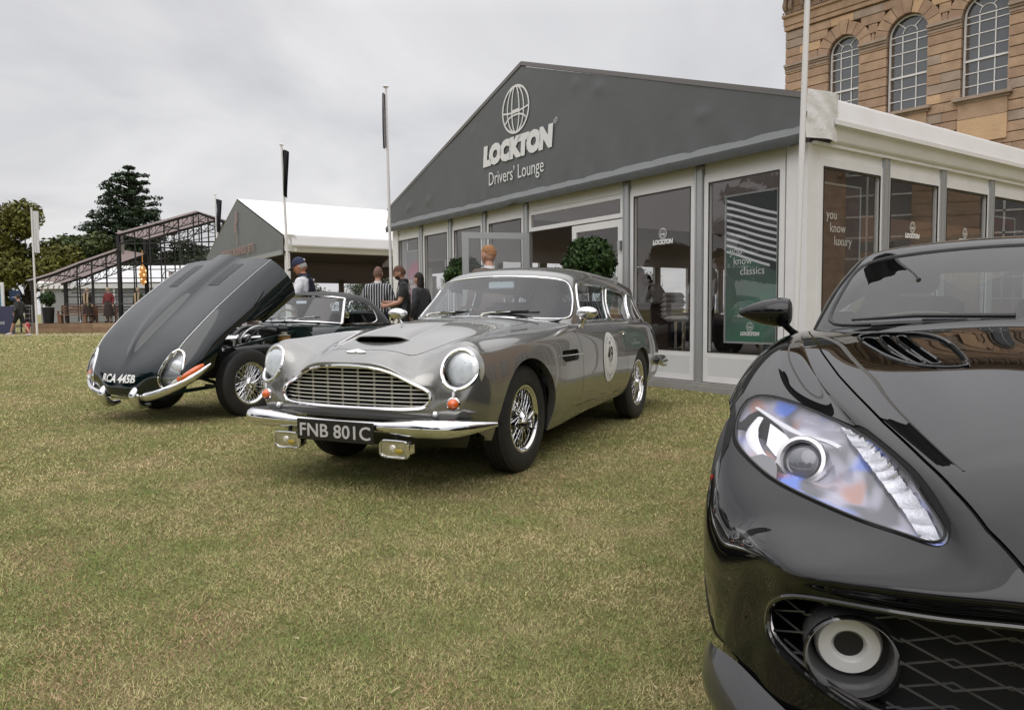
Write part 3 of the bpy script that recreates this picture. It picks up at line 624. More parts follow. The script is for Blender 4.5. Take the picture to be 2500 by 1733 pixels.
# ================================================================== dark green roadster, bonnet tipped forward
def green_roadster():
    car = empty('roadster', (-3.21, 7.502, 0), -2.05, 'dark green classic roadster with its long front bonnet tipped open and black soft top up', 'car')
    paint = pbr('green_paint', (.003, .008, .009), .3, 0, 1.0, coat_rough=.006, spec=.0)
    ch = chrome(); bk = blackm(); vd = voidm(); TH = .512; hg = np.array((.72, 0, .30))
    bon = empty('bonnet', tuple(hg), parent=car, label='forward tilted bonnet showing its louvres'); bon.rotation_euler = (0, TH, 0)
    rows = [
     [(-.88,0,.925),(-.88,.11,.915),(-.88,.20,.87),(-.88,.38,.865),(-.88,.55,.85),(-.88,.625,.835),(-.88,.70,.765),(-.88,.765,.64),(-.88,.775,.52),(-.88,.745,.42)],
     [(-.6,0,.91),(-.6,.11,.90),(-.6,.20,.855),(-.6,.38,.852),(-.6,.55,.837),(-.6,.63,.82),(-.6,.71,.75),(-.6,.78,.63),(-.6,.785,.51),(-.6,.755,.41)],
     [(-.3,0,.885),(-.3,.11,.873),(-.3,.195,.825),(-.3,.38,.82),(-.3,.55,.808),(-.3,.632,.79),(-.3,.715,.72),(-.3,.79,.61),(-.3,.79,.50),(-.3,.76,.40)],
     [(0,0,.84),(0,.105,.827),(0,.19,.777),(0,.38,.777),(0,.55,.768),(0,.63,.752),(0,.715,.69),(0,.79,.58),(0,.79,.47),(0,.76,.38)],
     [(.25,0,.778),(.25,.09,.763),(.25,.165,.722),(.25,.37,.722),(.25,.53,.715),(.25,.615,.70),(.25,.70,.645),(.25,.77,.55),(.25,.775,.45),(.25,.75,.36)],
     [(.45,0,.705),(.45,.06,.69),(.45,.13,.66),(.45,.35,.66),(.45,.51,.658),(.45,.592,.645),(.45,.675,.59),(.45,.745,.51),(.45,.75,.43),(.45,.72,.34)],
     [(.60,0,.615),(.60,.05,.607),(.60,.13,.60),(.60,.33,.60),(.60,.47,.59),(.60,.555,.57),(.60,.64,.53),(.60,.70,.47),(.60,.705,.40),(.60,.68,.33)],
     [(.74,0,.53),(.74,.05,.53),(.74,.15,.528),(.74,.31,.52),(.735,.43,.50),(.73,.51,.475),(.72,.585,.45),(.70,.645,.42),(.69,.65,.37),(.68,.62,.32)],
     [(.84,0,.455),(.838,.08,.455),(.83,.18,.45),(.81,.30,.44),(.785,.40,.42),(.77,.465,.405),(.75,.53,.39),(.73,.575,.372),(.715,.58,.345),(.70,.56,.31)],
     [(.882,0,.39),(.88,.09,.39),(.87,.19,.385),(.845,.29,.378),(.815,.375,.368),(.795,.43,.36),(.775,.475,.35),(.755,.515,.342),(.74,.52,.325),(.72,.50,.30)],
     [(.875,0,.345),(.873,.09,.345),(.862,.19,.342),(.835,.285,.338),(.80,.36,.335),(.78,.41,.33),(.76,.45,.322),(.745,.475,.315),(.73,.475,.30),(.71,.46,.28)],
     [(.82,0,.28),(.82,.09,.28),(.81,.18,.28),(.79,.27,.28),(.765,.34,.28),(.75,.385,.28),(.73,.42,.275),(.715,.44,.275),(.705,.44,.27),(.70,.43,.265)]]
    S = surf(mirror_cols(rows), 8, 6, .9); m = gridm(S); ref = (S.reshape(-1, 3), None, m[2]); fx = front_fn(ref)
    m, _, la = cut(m, lambda V: np.maximum(np.hypot(V[:, 0]-.0, (V[:, 2]-.31)*1.55)-.37, .45-np.abs(V[:, 1])))
    for s in (1, -1):
        out = smooth_poly([(.585,.628),(.645,.59),(.675,.50),(.665,.41),(.61,.352),(.54,.335),(.48,.372),(.465,.45),(.482,.54),(.53,.612)], 2)
        m, cap, lp = cut(m, lambda V: np.maximum(sd_poly(np.stack([V[:, 1]*s, V[:, 2]], 1), out), .3-V[:, 0]))
        h = empty('headlight', tuple(-hg), parent=bon)
        build('lamp_ring', loop_tube(lp, .013, 8, flat=1.0), ch, h)
        build('cover_glass', cap, glassm('clear_cover', (.93, .95, .97), 1.3), h)
        build('lamp_liner', offset(cap, -.045), pbr('lamp_bowl_pale', (.40, .41, .42), .25, .7, bump=(40, .3, .003)), h)
        build('lamp_unit', xf(lathe([(.001, .035), (.05, .028), (.075, .01), (.085, -.02)], 28, 'x'), Matrix.Translation((.60, s*.575, .47))), pbr('fluted_lens', (.88, .90, .93), .15, .2, 1.0, bump=(90, .5, .004)), h)
    hz = height_fn((ref[0], None, ref[2]))
    # louvres: pressed slots either side of the bulge
    lv = []
    for s in (1, -1):
        for i in range(14):
            x = -.74+.029*i
            z0, z1 = hz(x, s*.22), hz(x, s*.36)
            V = [(x-.009, s*.215, z0+.001), (x+.009, s*.215, z0+.001), (x-.008, s*.222, z0+.008), (x-.009, s*.365, z1+.001), (x+.009, s*.365, z1+.001), (x-.008, s*.358, z1+.008)]
            lo = build('louvre', xf(mk(V, [(1, 4, 5, 2), (0, 2, 5, 3), (0, 1, 2), (3, 5, 4)]), t=-hg), paint, bon, smooth=False)
            build('louvre_slot', xf(mk([(x-.014, s*.222, z0+.0018), (x-.014, s*.358, z1+.0018), (x-.008, s*.358, z1+.0018), (x-.008, s*.222, z0+.0018)], [(0, 1, 2, 3)]), t=-hg-np.array((.0015, 0, 0))), vd, lo, smooth=False)
    # shut-line beads along the wing crease
    for s in (1, -1):
        cr = spl([r[5] for r in rows[:7]], 6)*np.array((1, s, 1)); cr = cr[:36]
        build('wing_bead', xf(tube(cr+np.array((0, 0, .002)), .0045, 6), t=-hg), pbr('bead_grey', (.5, .5, .5), .25, .8), bon)
    bo = build('bonnet_skin', xf(m, t=-hg), paint, bon)
    ins = offset(m, -.012); ins = (ins[0], [f[::-1] for f in ins[1]], -ins[2]); build('bonnet_lining', xf(ins, t=-hg), pbr('green_inner', (.01, .02, .02), .4, coat=.5), bon)
    # inner structure of the open end
    build('bonnet_web', xf(join(*[beam((-.80, y, .80-abs(y)*.1), (.3, y*.8, .60), .02, .05) for y in (-.55, -.3, .3, .55)], beam((-.86, -.73, .50), (-.86, .73, .50), .03, .03)), t=-hg), paint, bon)
    # registration painted on the nose
    t = text('RCA 445B', .118, .004, sx=.92, align='CENTER'); W = t[0].copy(); Y = W[:, 0]; ss = W[:, 1]
    ztab = np.linspace(.458, .68, 60); xt = np.array([fx(0, z) for z in ztab]); arc = np.concatenate([[0], np.cumsum(np.hypot(np.diff(xt), np.diff(ztab)))])
    zz = np.interp(ss, arc, ztab); X = np.array([fx(y-.012, z-.07*y*y) for y, z in zip(Y, zz)])
    build('nose_registration', xf(mk(np.stack([X+.003, Y-.012, zz-.07*Y*Y+.003], 1), t[1]), t=-hg), pbr('sticker_white', (.78, .78, .77), .4), bo)
    build('headlight_scoop_seam', xf(tube([(.66, -.50, .39), (.70, -.49, .35)], .002, 4), t=-hg), ch, bo)
    # slim bumpers, overriders, side lamps (move with the bonnet)
    for s in (1, -1):
        P = spl([(.845, s*.235, .315), (.84, s*.36, .325), (.80, s*.50, .348), (.70, s*.64, .372), (.56, s*.745, .398), (.43, s*.80, .425)], 6)
        build('quarter_bumper', xf(tube(P, np.interp(np.arange(len(P)), [0, 4, 22, len(P)-1], [.026, .036, .030, .006]), 10, flat=1.2), t=-hg), ch, bon)
        O = spl([(.79, s*.22, .20), (.87, s*.22, .235), (.905, s*.22, .29), (.90, s*.22, .345), (.855, s*.22, .385), (.80, s*.22, .40)], 4)
        build('overrider', xf(tube(O, np.interp(np.arange(len(O)), [0, 8, 14, len(O)-1], [.018, .042, .044, .022]), 10), t=-hg), ch, bon)
        sl_ = build('side_lamp', xf(tube(spl([(.70, s*.628, .412), (.63, s*.68, .42), (.55, s*.728, .43), (.47, s*.758, .44)], 5), [.014, .024, .029, .031, .032, .032, .032, .032, .032, .031, .030, .029, .027, .023, .018, .010][:16], 10, flat=1.15), t=-hg), pbr('amber', (.75, .13, .02), .12, 0, 1.0), bon)
        build('lamp_tip', xf(tube([(.735, s*.592, .405), (.715, s*.612, .408), (.695, s*.633, .412)], [.010, .018, .0215], 10, flat=1.1), t=-hg), pbr('clear_plastic', (.8, .8, .8), .1, .3), sl_)
    build('mouth_bar', xf(tube([(.86, -.24, .31), (.875, 0, .305), (.86, .24, .31)], .010, 8), t=-hg), ch, bon)
    # ---------------- chassis and engine bay
    for x, sd, yy in ((0, 1, .665), (0, -1, -.63), (-2.438, 1, .655), (-2.438, -1, -.655)): wire_wheel(car, x, yy, .325, .33, .205, .155, sd, rot=x+.2)
    fr = pbr('frame_green', (.012, .03, .028), .35, coat=.6)
    bars = []
    for s in (1, -1):
        for a, b in (((.62, .30, .52), (-.95, .42, .80)), ((.62, .30, .26), (-.95, .42, .34)), ((.62, .30, .26), (.62, .30, .56)), ((.05, .36, .30), (.05, .36, .66)), ((.05, .36, .62), (-.95, .42, .36)), ((.62, .30, .52), (.05, .36, .30)), ((.05, .36, .62), (.10, .55, .50))):
            bars.append(beam((a[0], s*a[1], a[2]), (b[0], s*b[1], b[2]), .032))
    bars += [beam((.62, -.3, .54), (.62, .3, .54), .03), beam((.05, -.36, .64), (.05, .36, .64), .03)]
    build('subframe', join(*bars), fr, car)
    eng = empty('engine', (0, 0, 0), parent=car); al = pbr('alloy', (.6, .6, .6), .3, 1); po = pbr('polished_alloy', (.75, .75, .74), .12, 1)
    build('engine_block', box((-.38, 0, .52), (.72, .30, .36), bev=.03), pbr('engine_iron', (.03, .03, .03), .5, .5, bump=(20, .5, .01)), eng)
    for s in (1, -1):
        build('cam_cover', xf(box((-.38, 0, 0), (.74, .115, .07), bev=.03), t=(0, s*.105, .735)), po, eng)
        for i in range(6): build('cover_nut', cyl((-.70+.128*i, s*.105, .77), (-.70+.128*i, s*.105, .785), .012, 8), al, eng)
    for i in range(3): build('carburettor', join(ball((-.18-.2*i, .30, .60), (.06, .055, .07), 12, 8), cyl((-.18-.2*i, .16, .60), (-.18-.2*i, .30, .60), .03), cyl((-.18-.2*i, .30, .66), (-.18-.2*i, .30, .73), .03)), al, eng)
    build('inlet_plenum', tube(spl([(-.72, .43, .60), (-.4, .45, .62), (-.05, .45, .60)], 4), .06, 12), pbr('hose_black', (.02, .02, .02), .4), eng)
    for i in range(5): build('induction_pipe', tube(spl([(-.66+.14*i, .16, .62), (-.66+.14*i, .28, .645), (-.66+.14*i, .40, .59), (-.66+.14*i, .46, .50)], 4), .033, 10), pbr('hose_black', (.02, .02, .02), .4), eng)
    for s in (1, -1): build('exhaust_manifold', join(*[tube(spl([(-.65+.12*i, -.15, .58), (-.65+.12*i, -.27, .56), (-.6+.08*i, -.30, .40)], 4), .022, 8) for i in range(6)]), pbr('manifold', (.35, .33, .3), .5), eng) if s > 0 else None
    wb = build('washer_bottle', lathe([(.001, 0), (.068, 0), (.07, .01), (.07, .19), (.055, .205), (.03, .21)], 20), pbr('amber_fluid', (.36, .20, .07), .15, 0, 1.0), car, loc=(-.72, .47, .56))
    build('bottle_cap', lathe([(.001, .24), (.03, .24), (.034, .21), (.072, .205)], 20), pbr('cream_plastic', (.45, .42, .35), .4), wb)
    build('bottle_strap', box((0, .0, .10), (.15, .15, .018), bev=.004), al, wb)
    build('bottle_label', box((.0, .0725, .09), (.07, .004, .06)), pbr('label_teal', (.03, .10, .10), .4), wb)
    for k in range(7):
        y = -.3+.11*k; build('hose', tube(spl([(-.9, y, .80-.02*(k % 3)), (-.7, y+.05*((k % 3)-1), .86-.03*(k % 2)), (-.45, y*.6+.1*((k+1) % 2), .80), (-.3, y*.5+.15, .66)], 5), .009+.004*(k % 3), 6), [pbr('hose_black', (.02, .02, .02), .4), al, pbr('cable_grey', (.2, .2, .21), .4)][k % 3], eng)
    build('radiator', box((.50, 0, .44), (.07, .52, .34), bev=.01), bk, car); build('header_tank', cyl((.40, -.2, .66), (.40, .2, .66), .05), bk, car)
    build('fan_cowl', xf(lathe([(.001, 0), (.2, 0), (.21, .05)], 24, 'x'), t=(.42, 0, .44)), bk, car)
    build('inner_wing', join(box((-.05, .52, .50), (.5, .012, .28)), box((-.05, -.52, .50), (.5, .012, .28)), box((-.60, .58, .42), (.5, .25, .012))), vd, car, smooth=False)
    build('heater_box', box((-.84, .20, .80), (.14, .30, .10), bev=.015), bk, car); build('battery', box((-.80, -.30, .74), (.16, .22, .18), bev=.01), bk, car)
    build('damper', cyl((.02, .42, .34), (.02, .36, .66), .028), al, car); build('wishbone', join(beam((.2, .32, .30), (0, .60, .28), .03), beam((-.2, .32, .30), (0, .60, .28), .03)), bk, car)
    # ---------------- tub
    B = [
     [(-.93,0,.86),(-.93,.2,.86),(-.93,.4,.85),(-.93,.56,.835),(-.93,.66,.78),(-.93,.745,.66),(-.93,.77,.5),(-.93,.74,.36),(-.93,.68,.26)],
     [(-1.2,0,.895),(-1.2,.2,.893),(-1.2,.4,.885),(-1.2,.57,.865),(-1.2,.68,.82),(-1.2,.76,.70),(-1.2,.785,.5),(-1.2,.75,.34),(-1.2,.68,.24)],
     [(-1.5,0,.89),(-1.5,.2,.89),(-1.5,.4,.885),(-1.5,.58,.87),(-1.5,.69,.83),(-1.5,.77,.70),(-1.5,.79,.5),(-1.5,.755,.34),(-1.5,.68,.235)],
     [(-2.1,0,.88),(-2.1,.2,.88),(-2.1,.4,.88),(-2.1,.59,.865),(-2.1,.70,.83),(-2.1,.775,.71),(-2.1,.79,.5),(-2.1,.755,.34),(-2.1,.68,.25)],
     [(-2.6,0,.87),(-2.6,.2,.87),(-2.6,.4,.865),(-2.6,.57,.85),(-2.6,.68,.80),(-2.6,.75,.68),(-2.6,.77,.5),(-2.6,.73,.36),(-2.6,.66,.28)],
     [(-3.1,0,.78),(-3.1,.2,.78),(-3.1,.38,.765),(-3.1,.50,.74),(-3.1,.60,.68),(-3.1,.66,.6),(-3.1,.67,.5),(-3.1,.64,.42),(-3.1,.58,.34)],
     [(-3.4,0,.62),(-3.4,.18,.62),(-3.4,.32,.61),(-3.4,.40,.60),(-3.4,.46,.57),(-3.4,.5,.53),(-3.4,.5,.48),(-3.4,.47,.44),(-3.4,.42,.40)]]
    tub = gridm(surf(mirror_cols(B), 6, 5, .9))
    tub, _, _ = cut(tub, lambda V: np.maximum(sd_poly(V[:, :2], [(-1.30,-.5),(-1.24,0),(-1.30,.5),(-1.42,.63),(-2.3,.63),(-2.4,.5),(-2.4,-.5),(-2.3,-.63),(-1.42,-.63)]), .8-V[:, 2]))
    tub, _, _ = cut(tub, lambda V: np.maximum(np.hypot(V[:, 0]+2.438, V[:, 2]-.32)-.35, .5-np.abs(V[:, 1])))
    for s in (1, -1):
        fd = lambda V: np.maximum(sd_poly(np.stack([V[:, 0], V[:, 2]], 1), [(-1.46,.95),(-1.46,.34),(-1.55,.30),(-2.05,.32),(-2.12,.4),(-2.10,.95)]), .6-s*V[:, 1])
        tub, g_ = groove(tub, fd, .005); tub, dr, _ = cut(tub, fd); build('door', dr, paint, car); build('door_gap', g_, vd, car)
    build('body', tub, paint, car)
    build('bulkhead', box((-.95, 0, .58), (.03, 1.3, .55)), fr, car); build('cabin_tub', box((-1.85, 0, .45), (1.1, 1.2, .04)), vd, car)
    for s in (1, -1): build('waist_trim', tube([(-1.40, s*.66, .868), (-1.75, s*.672, .866), (-2.1, s*.668, .862), (-2.42, s*.62, .868)], .007, 6), ch, car)
    # windscreen: chrome frame, thick pillars
    base = spl([(-1.47,-.635,.875),(-1.30,-.50,.893),(-1.21,-.25,.905),(-1.18,0,.91),(-1.21,.25,.905),(-1.30,.50,.893),(-1.47,.635,.875)], 5)
    top = spl([(-1.60,-.575,1.165),(-1.50,-.46,1.185),(-1.43,-.23,1.198),(-1.41,0,1.202),(-1.43,.23,1.198),(-1.50,.46,1.185),(-1.60,.575,1.165)], 5)
    g = gridm(np.array([base*(1-t)+top*t for t in (0, .33, .66, 1)])); build('windscreen', g, glassm('car_glass', (.80, .86, .90), 1.9), car)
    build('windscreen_frame', join(tube(base, .013, 8), tube(top, .013, 8), tube([base[0], top[0]], .019, 8), tube([base[-1], top[-1]], .019, 8)), ch, car)
    for y0, y1 in ((-.42, -.12), (-.10, .20), (.22, .50)):
        a_ = build('wiper_arm', tube([(-1.12, y0+.05, .93), (-1.17, (y0+y1)/2, .95), (-1.20, y1-.03, .955)], .006, 6), ch, car); build('wiper_blade', beam((-1.21+.0, y0, .945), (-1.25, y1, .95), .008, .014), bk, a_)
    # soft top
    T = [
     [(-1.39,0,1.212),(-1.41,.23,1.208),(-1.48,.45,1.195),(-1.57,.55,1.175),(-1.60,.60,1.13),(-1.62,.625,1.06),(-1.62,.64,.98),(-1.62,.655,.87)],
     [(-1.6,0,1.245),(-1.6,.23,1.24),(-1.62,.44,1.215),(-1.66,.545,1.18),(-1.68,.60,1.12),(-1.70,.63,1.05),(-1.70,.645,.98),(-1.70,.66,.865)],
     [(-1.85,0,1.262),(-1.85,.23,1.255),(-1.86,.43,1.225),(-1.87,.535,1.18),(-1.88,.595,1.11),(-1.88,.63,1.04),(-1.88,.65,.97),(-1.88,.665,.865)],
     [(-2.1,0,1.235),(-2.1,.23,1.23),(-2.1,.42,1.20),(-2.1,.52,1.155),(-2.1,.58,1.09),(-2.1,.62,1.02),(-2.1,.645,.96),(-2.1,.665,.86)],
     [(-2.3,0,1.15),(-2.3,.22,1.145),(-2.3,.40,1.115),(-2.3,.50,1.075),(-2.3,.56,1.02),(-2.3,.60,.97),(-2.3,.63,.92),(-2.3,.65,.86)],
     [(-2.47,0,1.0),(-2.47,.22,.995),(-2.46,.38,.98),(-2.45,.48,.955),(-2.43,.54,.93),(-2.42,.575,.905),(-2.41,.60,.88),(-2.40,.62,.86)],
     [(-2.58,0,.87),(-2.58,.22,.87),(-2.56,.37,.87),(-2.54,.46,.87),(-2.51,.52,.868),(-2.49,.55,.865),(-2.47,.57,.862),(-2.45,.59,.86)]]
    st = gridm(surf(mirror_cols(T), 6, 5, .9), True)
    wp = smooth_poly([(-1.545,.872),(-1.62,1.13),(-1.75,1.135),(-1.95,1.115),(-2.05,1.06),(-2.09,.97),(-2.11,.868),(-1.8,.87)], 1)
    st, wg, lw = cut(st, lambda V: np.maximum(sd_poly(np.stack([V[:, 0], V[:, 2]], 1), wp), .4-np.abs(V[:, 1])))
    for s in (1, -1):
        wo_ = build('side_window', sub(wg, lambda V: V[:, 1]*s > 0), glassm('car_side_glass', (.82, .87, .88), 1.8), car)
        build('window_frame', loop_tube([l for l in lw if l[0][:, 1].mean()*s > 0], .008, 6), ch, wo_)
    rw = smooth_poly([(-.36,.93),(.36,.93),(.33,1.12),(.1,1.15),(-.1,1.15),(-.33,1.12)], 1)
    st, rg, _ = cut(st, lambda V: np.maximum(sd_poly(np.stack([V[:, 1], V[:, 2]], 1), rw), V[:, 0]+2.15))
    build('rear_window', rg, glassm('car_side_glass', (.82, .87, .88), 1.8), car)
    build('soft_top', st, pbr('canvas', (.014, .014, .015), .85, bump=(300, .4, .002), sheen=.2), car)
    lea = pbr('tan_grey_leather', (.03, .03, .033), .5)
    for s in (1, -1): seat(car, -2.0, s*.3, .42, lea, .42, .5, .25)
    build('dashboard', box((-1.38, 0, .82), (.16, 1.15, .10), bev=.03), bk, car)
    steering_wheel(car, (-1.60, -.30, .86), .19, R(18), pbr('pale_wood_rim', (.35, .20, .08), .25, coat=1), pbr('alloy', (.6, .6, .6), .3, 1), .012)
    build('rear_view_mirror', box((-1.50, 0, 1.13), (.02, .16, .05), bev=.01), ch, car)
    return car
roadster = green_roadster()
# ================================================================== black modern grand tourer, close to the lens
BK_LAMP = [(.104,.851,.763),(.154,.874,.728),(.24,.874,.677),(.297,.856,.655),(.364,.820,.639),(.512,.733,.615),(.631,.647,.61),(.744,.553,.607),(.83,.475,.612),(.872,.438,.612),(.882,.421,.617),(.872,.413,.629),(.844,.420,.639),(.789,.436,.655),(.704,.461,.678),(.62,.491,.698),(.527,.524,.716),(.425,.561,.727),(.339,.603,.737),(.284,.646,.745),(.224,.694,.756),(.176,.743,.764),(.128,.798,.768)]
def black_surface():
    rows = [
     [(-3.72,0,.80),(-3.72,.25,.80),(-3.7,.55,.80),(-3.68,.62,.795),(-3.62,.70,.78),(-3.55,.76,.76),(-3.48,.82,.72),(-3.42,.86,.6),(-3.42,.85,.4),(-3.42,.80,.22)],
     [(-3.1,0,.92),(-3.1,.3,.92),(-3.1,.66,.90),(-3.1,.72,.895),(-3.1,.80,.885),(-3.1,.87,.86),(-3.1,.93,.80),(-3.1,.96,.64),(-3.1,.93,.40),(-3.1,.86,.2)],
     [(-2.5,0,.93),(-2.5,.3,.93),(-2.5,.70,.92),(-2.5,.76,.915),(-2.5,.83,.90),(-2.5,.89,.87),(-2.5,.94,.80),(-2.5,.96,.64),(-2.5,.93,.40),(-2.5,.86,.17)],
     [(-1.8,0,.94),(-1.8,.3,.94),(-1.8,.70,.925),(-1.8,.75,.92),(-1.8,.80,.91),(-1.8,.85,.89),(-1.8,.90,.82),(-1.8,.93,.65),(-1.8,.915,.40),(-1.8,.87,.17)],
     [(-1.1,0,.95),(-1.1,.3,.95),(-1.1,.755,.925),(-1.1,.785,.92),(-1.1,.815,.915),(-1.1,.855,.90),(-1.1,.905,.83),(-1.1,.935,.65),(-1.1,.92,.40),(-1.1,.88,.18)],
     [(-.64,0,.972),(-.64,.25,.972),(-.64,.745,.92),(-.64,.775,.917),(-.64,.81,.915),(-.64,.855,.90),(-.64,.915,.83),(-.64,.95,.65),(-.64,.935,.40),(-.64,.89,.2)],
     [(-.3,0,.935),(-.3,.25,.932),(-.3,.685,.872),(-.3,.73,.868),(-.3,.79,.876),(-.3,.86,.868),(-.3,.93,.80),(-.3,.965,.64),(-.3,.95,.40),(-.3,.90,.22)],
     [(0,0,.892),(0,.24,.888),(0,.625,.823),(0,.675,.806),(0,.755,.808),(0,.845,.797),(0,.92,.75),(0,.965,.62),(0,.955,.42),(0,.91,.24)],
     [(.2,0,.858),(.2,.23,.853),(.2,.575,.793),(.2,.625,.768),(.2,.71,.762),(.2,.80,.742),(.2,.88,.695),(.2,.948,.59),(.2,.948,.42),(.2,.91,.24)],
     [(.45,0,.81),(.45,.22,.805),(.45,.51,.757),(.45,.55,.722),(.44,.62,.70),(.43,.70,.668),(.40,.80,.63),(.37,.90,.56),(.39,.925,.42),(.43,.895,.25)],
     [(.68,0,.762),(.68,.2,.757),(.68,.44,.720),(.66,.475,.683),(.64,.54,.657),(.60,.63,.632),(.56,.73,.595),(.50,.845,.535),(.50,.89,.42),(.53,.87,.27)],
     [(.82,0,.722),(.82,.2,.714),(.81,.398,.690),(.79,.435,.652),(.765,.49,.628),(.73,.57,.605),(.68,.67,.578),(.60,.79,.53),(.59,.85,.42),(.60,.85,.27)],
     [(.93,0,.668),(.93,.19,.662),(.91,.36,.647),(.885,.41,.622),(.865,.47,.602),(.83,.55,.583),(.78,.645,.562),(.69,.755,.53),(.65,.815,.43),(.65,.83,.28)],
     [(1.01,0,.61),(1.008,.175,.606),(.98,.32,.597),(.965,.385,.585),(.945,.46,.573),(.915,.56,.56),(.86,.655,.54),(.76,.735,.515),(.695,.79,.425),(.68,.82,.285)],
     [(1.03,0,.575),(1.028,.17,.572),(1.0,.31,.564),(.985,.385,.556),(.965,.47,.546),(.935,.57,.535),(.88,.66,.52),(.79,.72,.49),(.725,.77,.42),(.70,.81,.288)],
     [(.985,0,.54),(.98,.17,.537),(.96,.31,.529),(.945,.40,.515),(.925,.50,.505),(.895,.60,.497),(.85,.675,.478),(.80,.712,.435),(.755,.75,.385),(.725,.795,.288)],
     [(.95,0,.40),(.945,.18,.40),(.935,.33,.405),(.925,.42,.405),(.91,.52,.405),(.88,.61,.41),(.84,.685,.40),(.81,.712,.39),(.77,.745,.36),(.74,.785,.286)],
     [(.96,0,.27),(.955,.2,.275),(.945,.35,.285),(.935,.45,.295),(.92,.53,.30),(.89,.60,.32),(.855,.66,.335),(.825,.705,.34),(.79,.735,.325),(.755,.775,.28)],
     [(.97,0,.22),(.965,.2,.22),(.955,.35,.225),(.945,.45,.235),(.92,.54,.245),(.885,.62,.255),(.855,.68,.262),(.825,.715,.265),(.79,.745,.265),(.76,.78,.262)]]
    return surf(mirror_cols(rows), 11, 10, .92)
def black_gt():
    car = empty('sports_car', (1.498, 1.821, 0), -2.034, 'glossy black modern sports car filling the right foreground, clear headlight and round fog lamp', 'car')
    paint = pbr('black_paint', (.004, .004, .0045), .3, 0, 1.0, coat_rough=.004, spec=.0)
    ch = chrome(); bk = blackm(); vd = voidm()
    S = black_surface(); m = gridm(S); ref = (S.reshape(-1, 3), None, m[2]); fx = front_fn(ref); hz = height_fn(ref)
    # cabin opening
    cab = [(-.80,0),(-.84,.42),(-.95,.70),(-1.1,.74),(-2.4,.70),(-3.2,.5),(-3.45,0)]; cab = cab+[(a, -b) for a, b in reversed(cab[1:-1])]
    m, _, _ = cut(m, lambda V: np.maximum(sd_poly(V[:, :2], cab), .80-V[:, 2]))
    ar = lambda c, r: (lambda V: np.maximum(np.hypot(V[:, 0]-c, V[:, 2]-.35)-r, .55-np.abs(V[:, 1])))
    m, _, l1 = cut(m, ar(0, .385)); m, _, l2 = cut(m, ar(-2.74, .385))
    for L in (l1, l2):
        for P, cl in L: build('arch_lip', skirt([(P, cl)], (0, -.06 if P[:, 1].mean() > 0 else .06, 0)), bk, car)
    for cx_ in (0, -2.74):
        for y0 in (-.90, .45):
            w_ = prism([(cx_+.40*math.cos(a), .35+.40*math.sin(a)) for a in np.linspace(-.05, math.pi+.30, 24)], .45, 'y', y0); build('wheel_well', (w_[0], w_[1][2:], None), vd, car, smooth=False)
    # headlamps
    lam = smooth_poly([(p[1], p[2]) for p in BK_LAMP], 2)
    xy = smooth_poly([(p[0], p[1]) for p in BK_LAMP], 1)
    for s in (1, -1):
        fl = lambda V: np.maximum(sd_poly(np.stack([V[:, 0], V[:, 1]*s], 1), xy), .55-V[:, 2])
        m, cap, lp = cut(m, fl)
        m, gp_, _ = cut(m, lambda V: fl(V)-.007); gp_ = offset(gp_, -.004)
        h = empty('headlight', (0, 0, 0), parent=car, label='clear swept-back headlight with projector and row of fluted lights' if s < 0 else None)
        build('lamp_seal', gp_, vd, h)
        cc, _, li = cut(cap, lambda V: -(sd_poly(np.stack([V[:, 0], V[:, 1]*s], 1), xy)+.012))
        build('cover_glass', cap, glassm('lamp_cover', (.98, .98, 1.0), .75), h)
        build('lamp_edge', loop_tube(lp, .003, 5), bk, h)
        # pale dish following the cover, deeper towards the middle
        sdv = -sd_poly(np.stack([cap[0][:, 0], cap[0][:, 1]*s], 1), xy); dd = np.clip(sdv, 0, .07)
        dish = (cap[0]-cap[2]*(.006+dd[:, None]*.85), cap[1], cap[2])
        build('lamp_dish', dish, irid(), h)
        hs = height_fn(ref)
        pj = np.array((.415, s*.683, 0)); pj[2] = hs(pj[0], pj[1])-.038
        M = Matrix.Translation(pj)@Matrix.Rotation(s*.28, 4, 'Z')@Matrix.Rotation(-.42, 4, 'Y')
        build('projector_ring', xf(lathe([(.044, -.03), (.058, -.03), (.062, .008), (.058, .016), (.050, .017), (.045, .008)], 40, 'x'), M), pbr('satin_silver', (.75, .73, .74), .18, .9), h)
        build('projector_bowl', xf(lathe([(.001, -.03), (.046, -.01)], 32, 'x'), M), bk, h)
        build('projector_lens', xf(ball((-.004, 0, 0), (.022, .044, .044), 32, 16), M), pbr('lens_grey', (.10, .10, .12), .03, .2, 1.0, spec=.9), h)
        # outer bright reflector (a hook of polished trim) and the brow bar
        def onc(x, y, d): n_ = np.array((.25, s*.35, .9)); return np.array((x, s*y, hs(x, s*y)))-n_*d
        hook = [onc(*p) for p in ((.203,.818,.02),(.240,.834,.022),(.285,.826,.024),(.335,.804,.026),(.378,.777,.026),(.415,.74,.026))]
        hw_ = spl(hook, 6); build('reflector_hook', tube(hw_, np.interp(np.arange(len(hw_)), [0, 8, len(hw_)-1], [.010, .019, .003]), 10, flat=.35), pbr('bright_white_trim', (.85, .85, .88), .2, .3), h)
        br_ = spl([onc(*p) for p in ((.156,.832,.014),(.262,.762,.012),(.345,.697,.012),(.40,.64,.013),(.445,.604,.016))], 6)
        build('brow_bar', tube(br_, np.interp(np.arange(len(br_)), [0, 8, len(br_)-1], [.006, .010, .008]), 8, flat=.6), pbr('bright_white_trim', (.85, .85, .88), .2, .3), h)
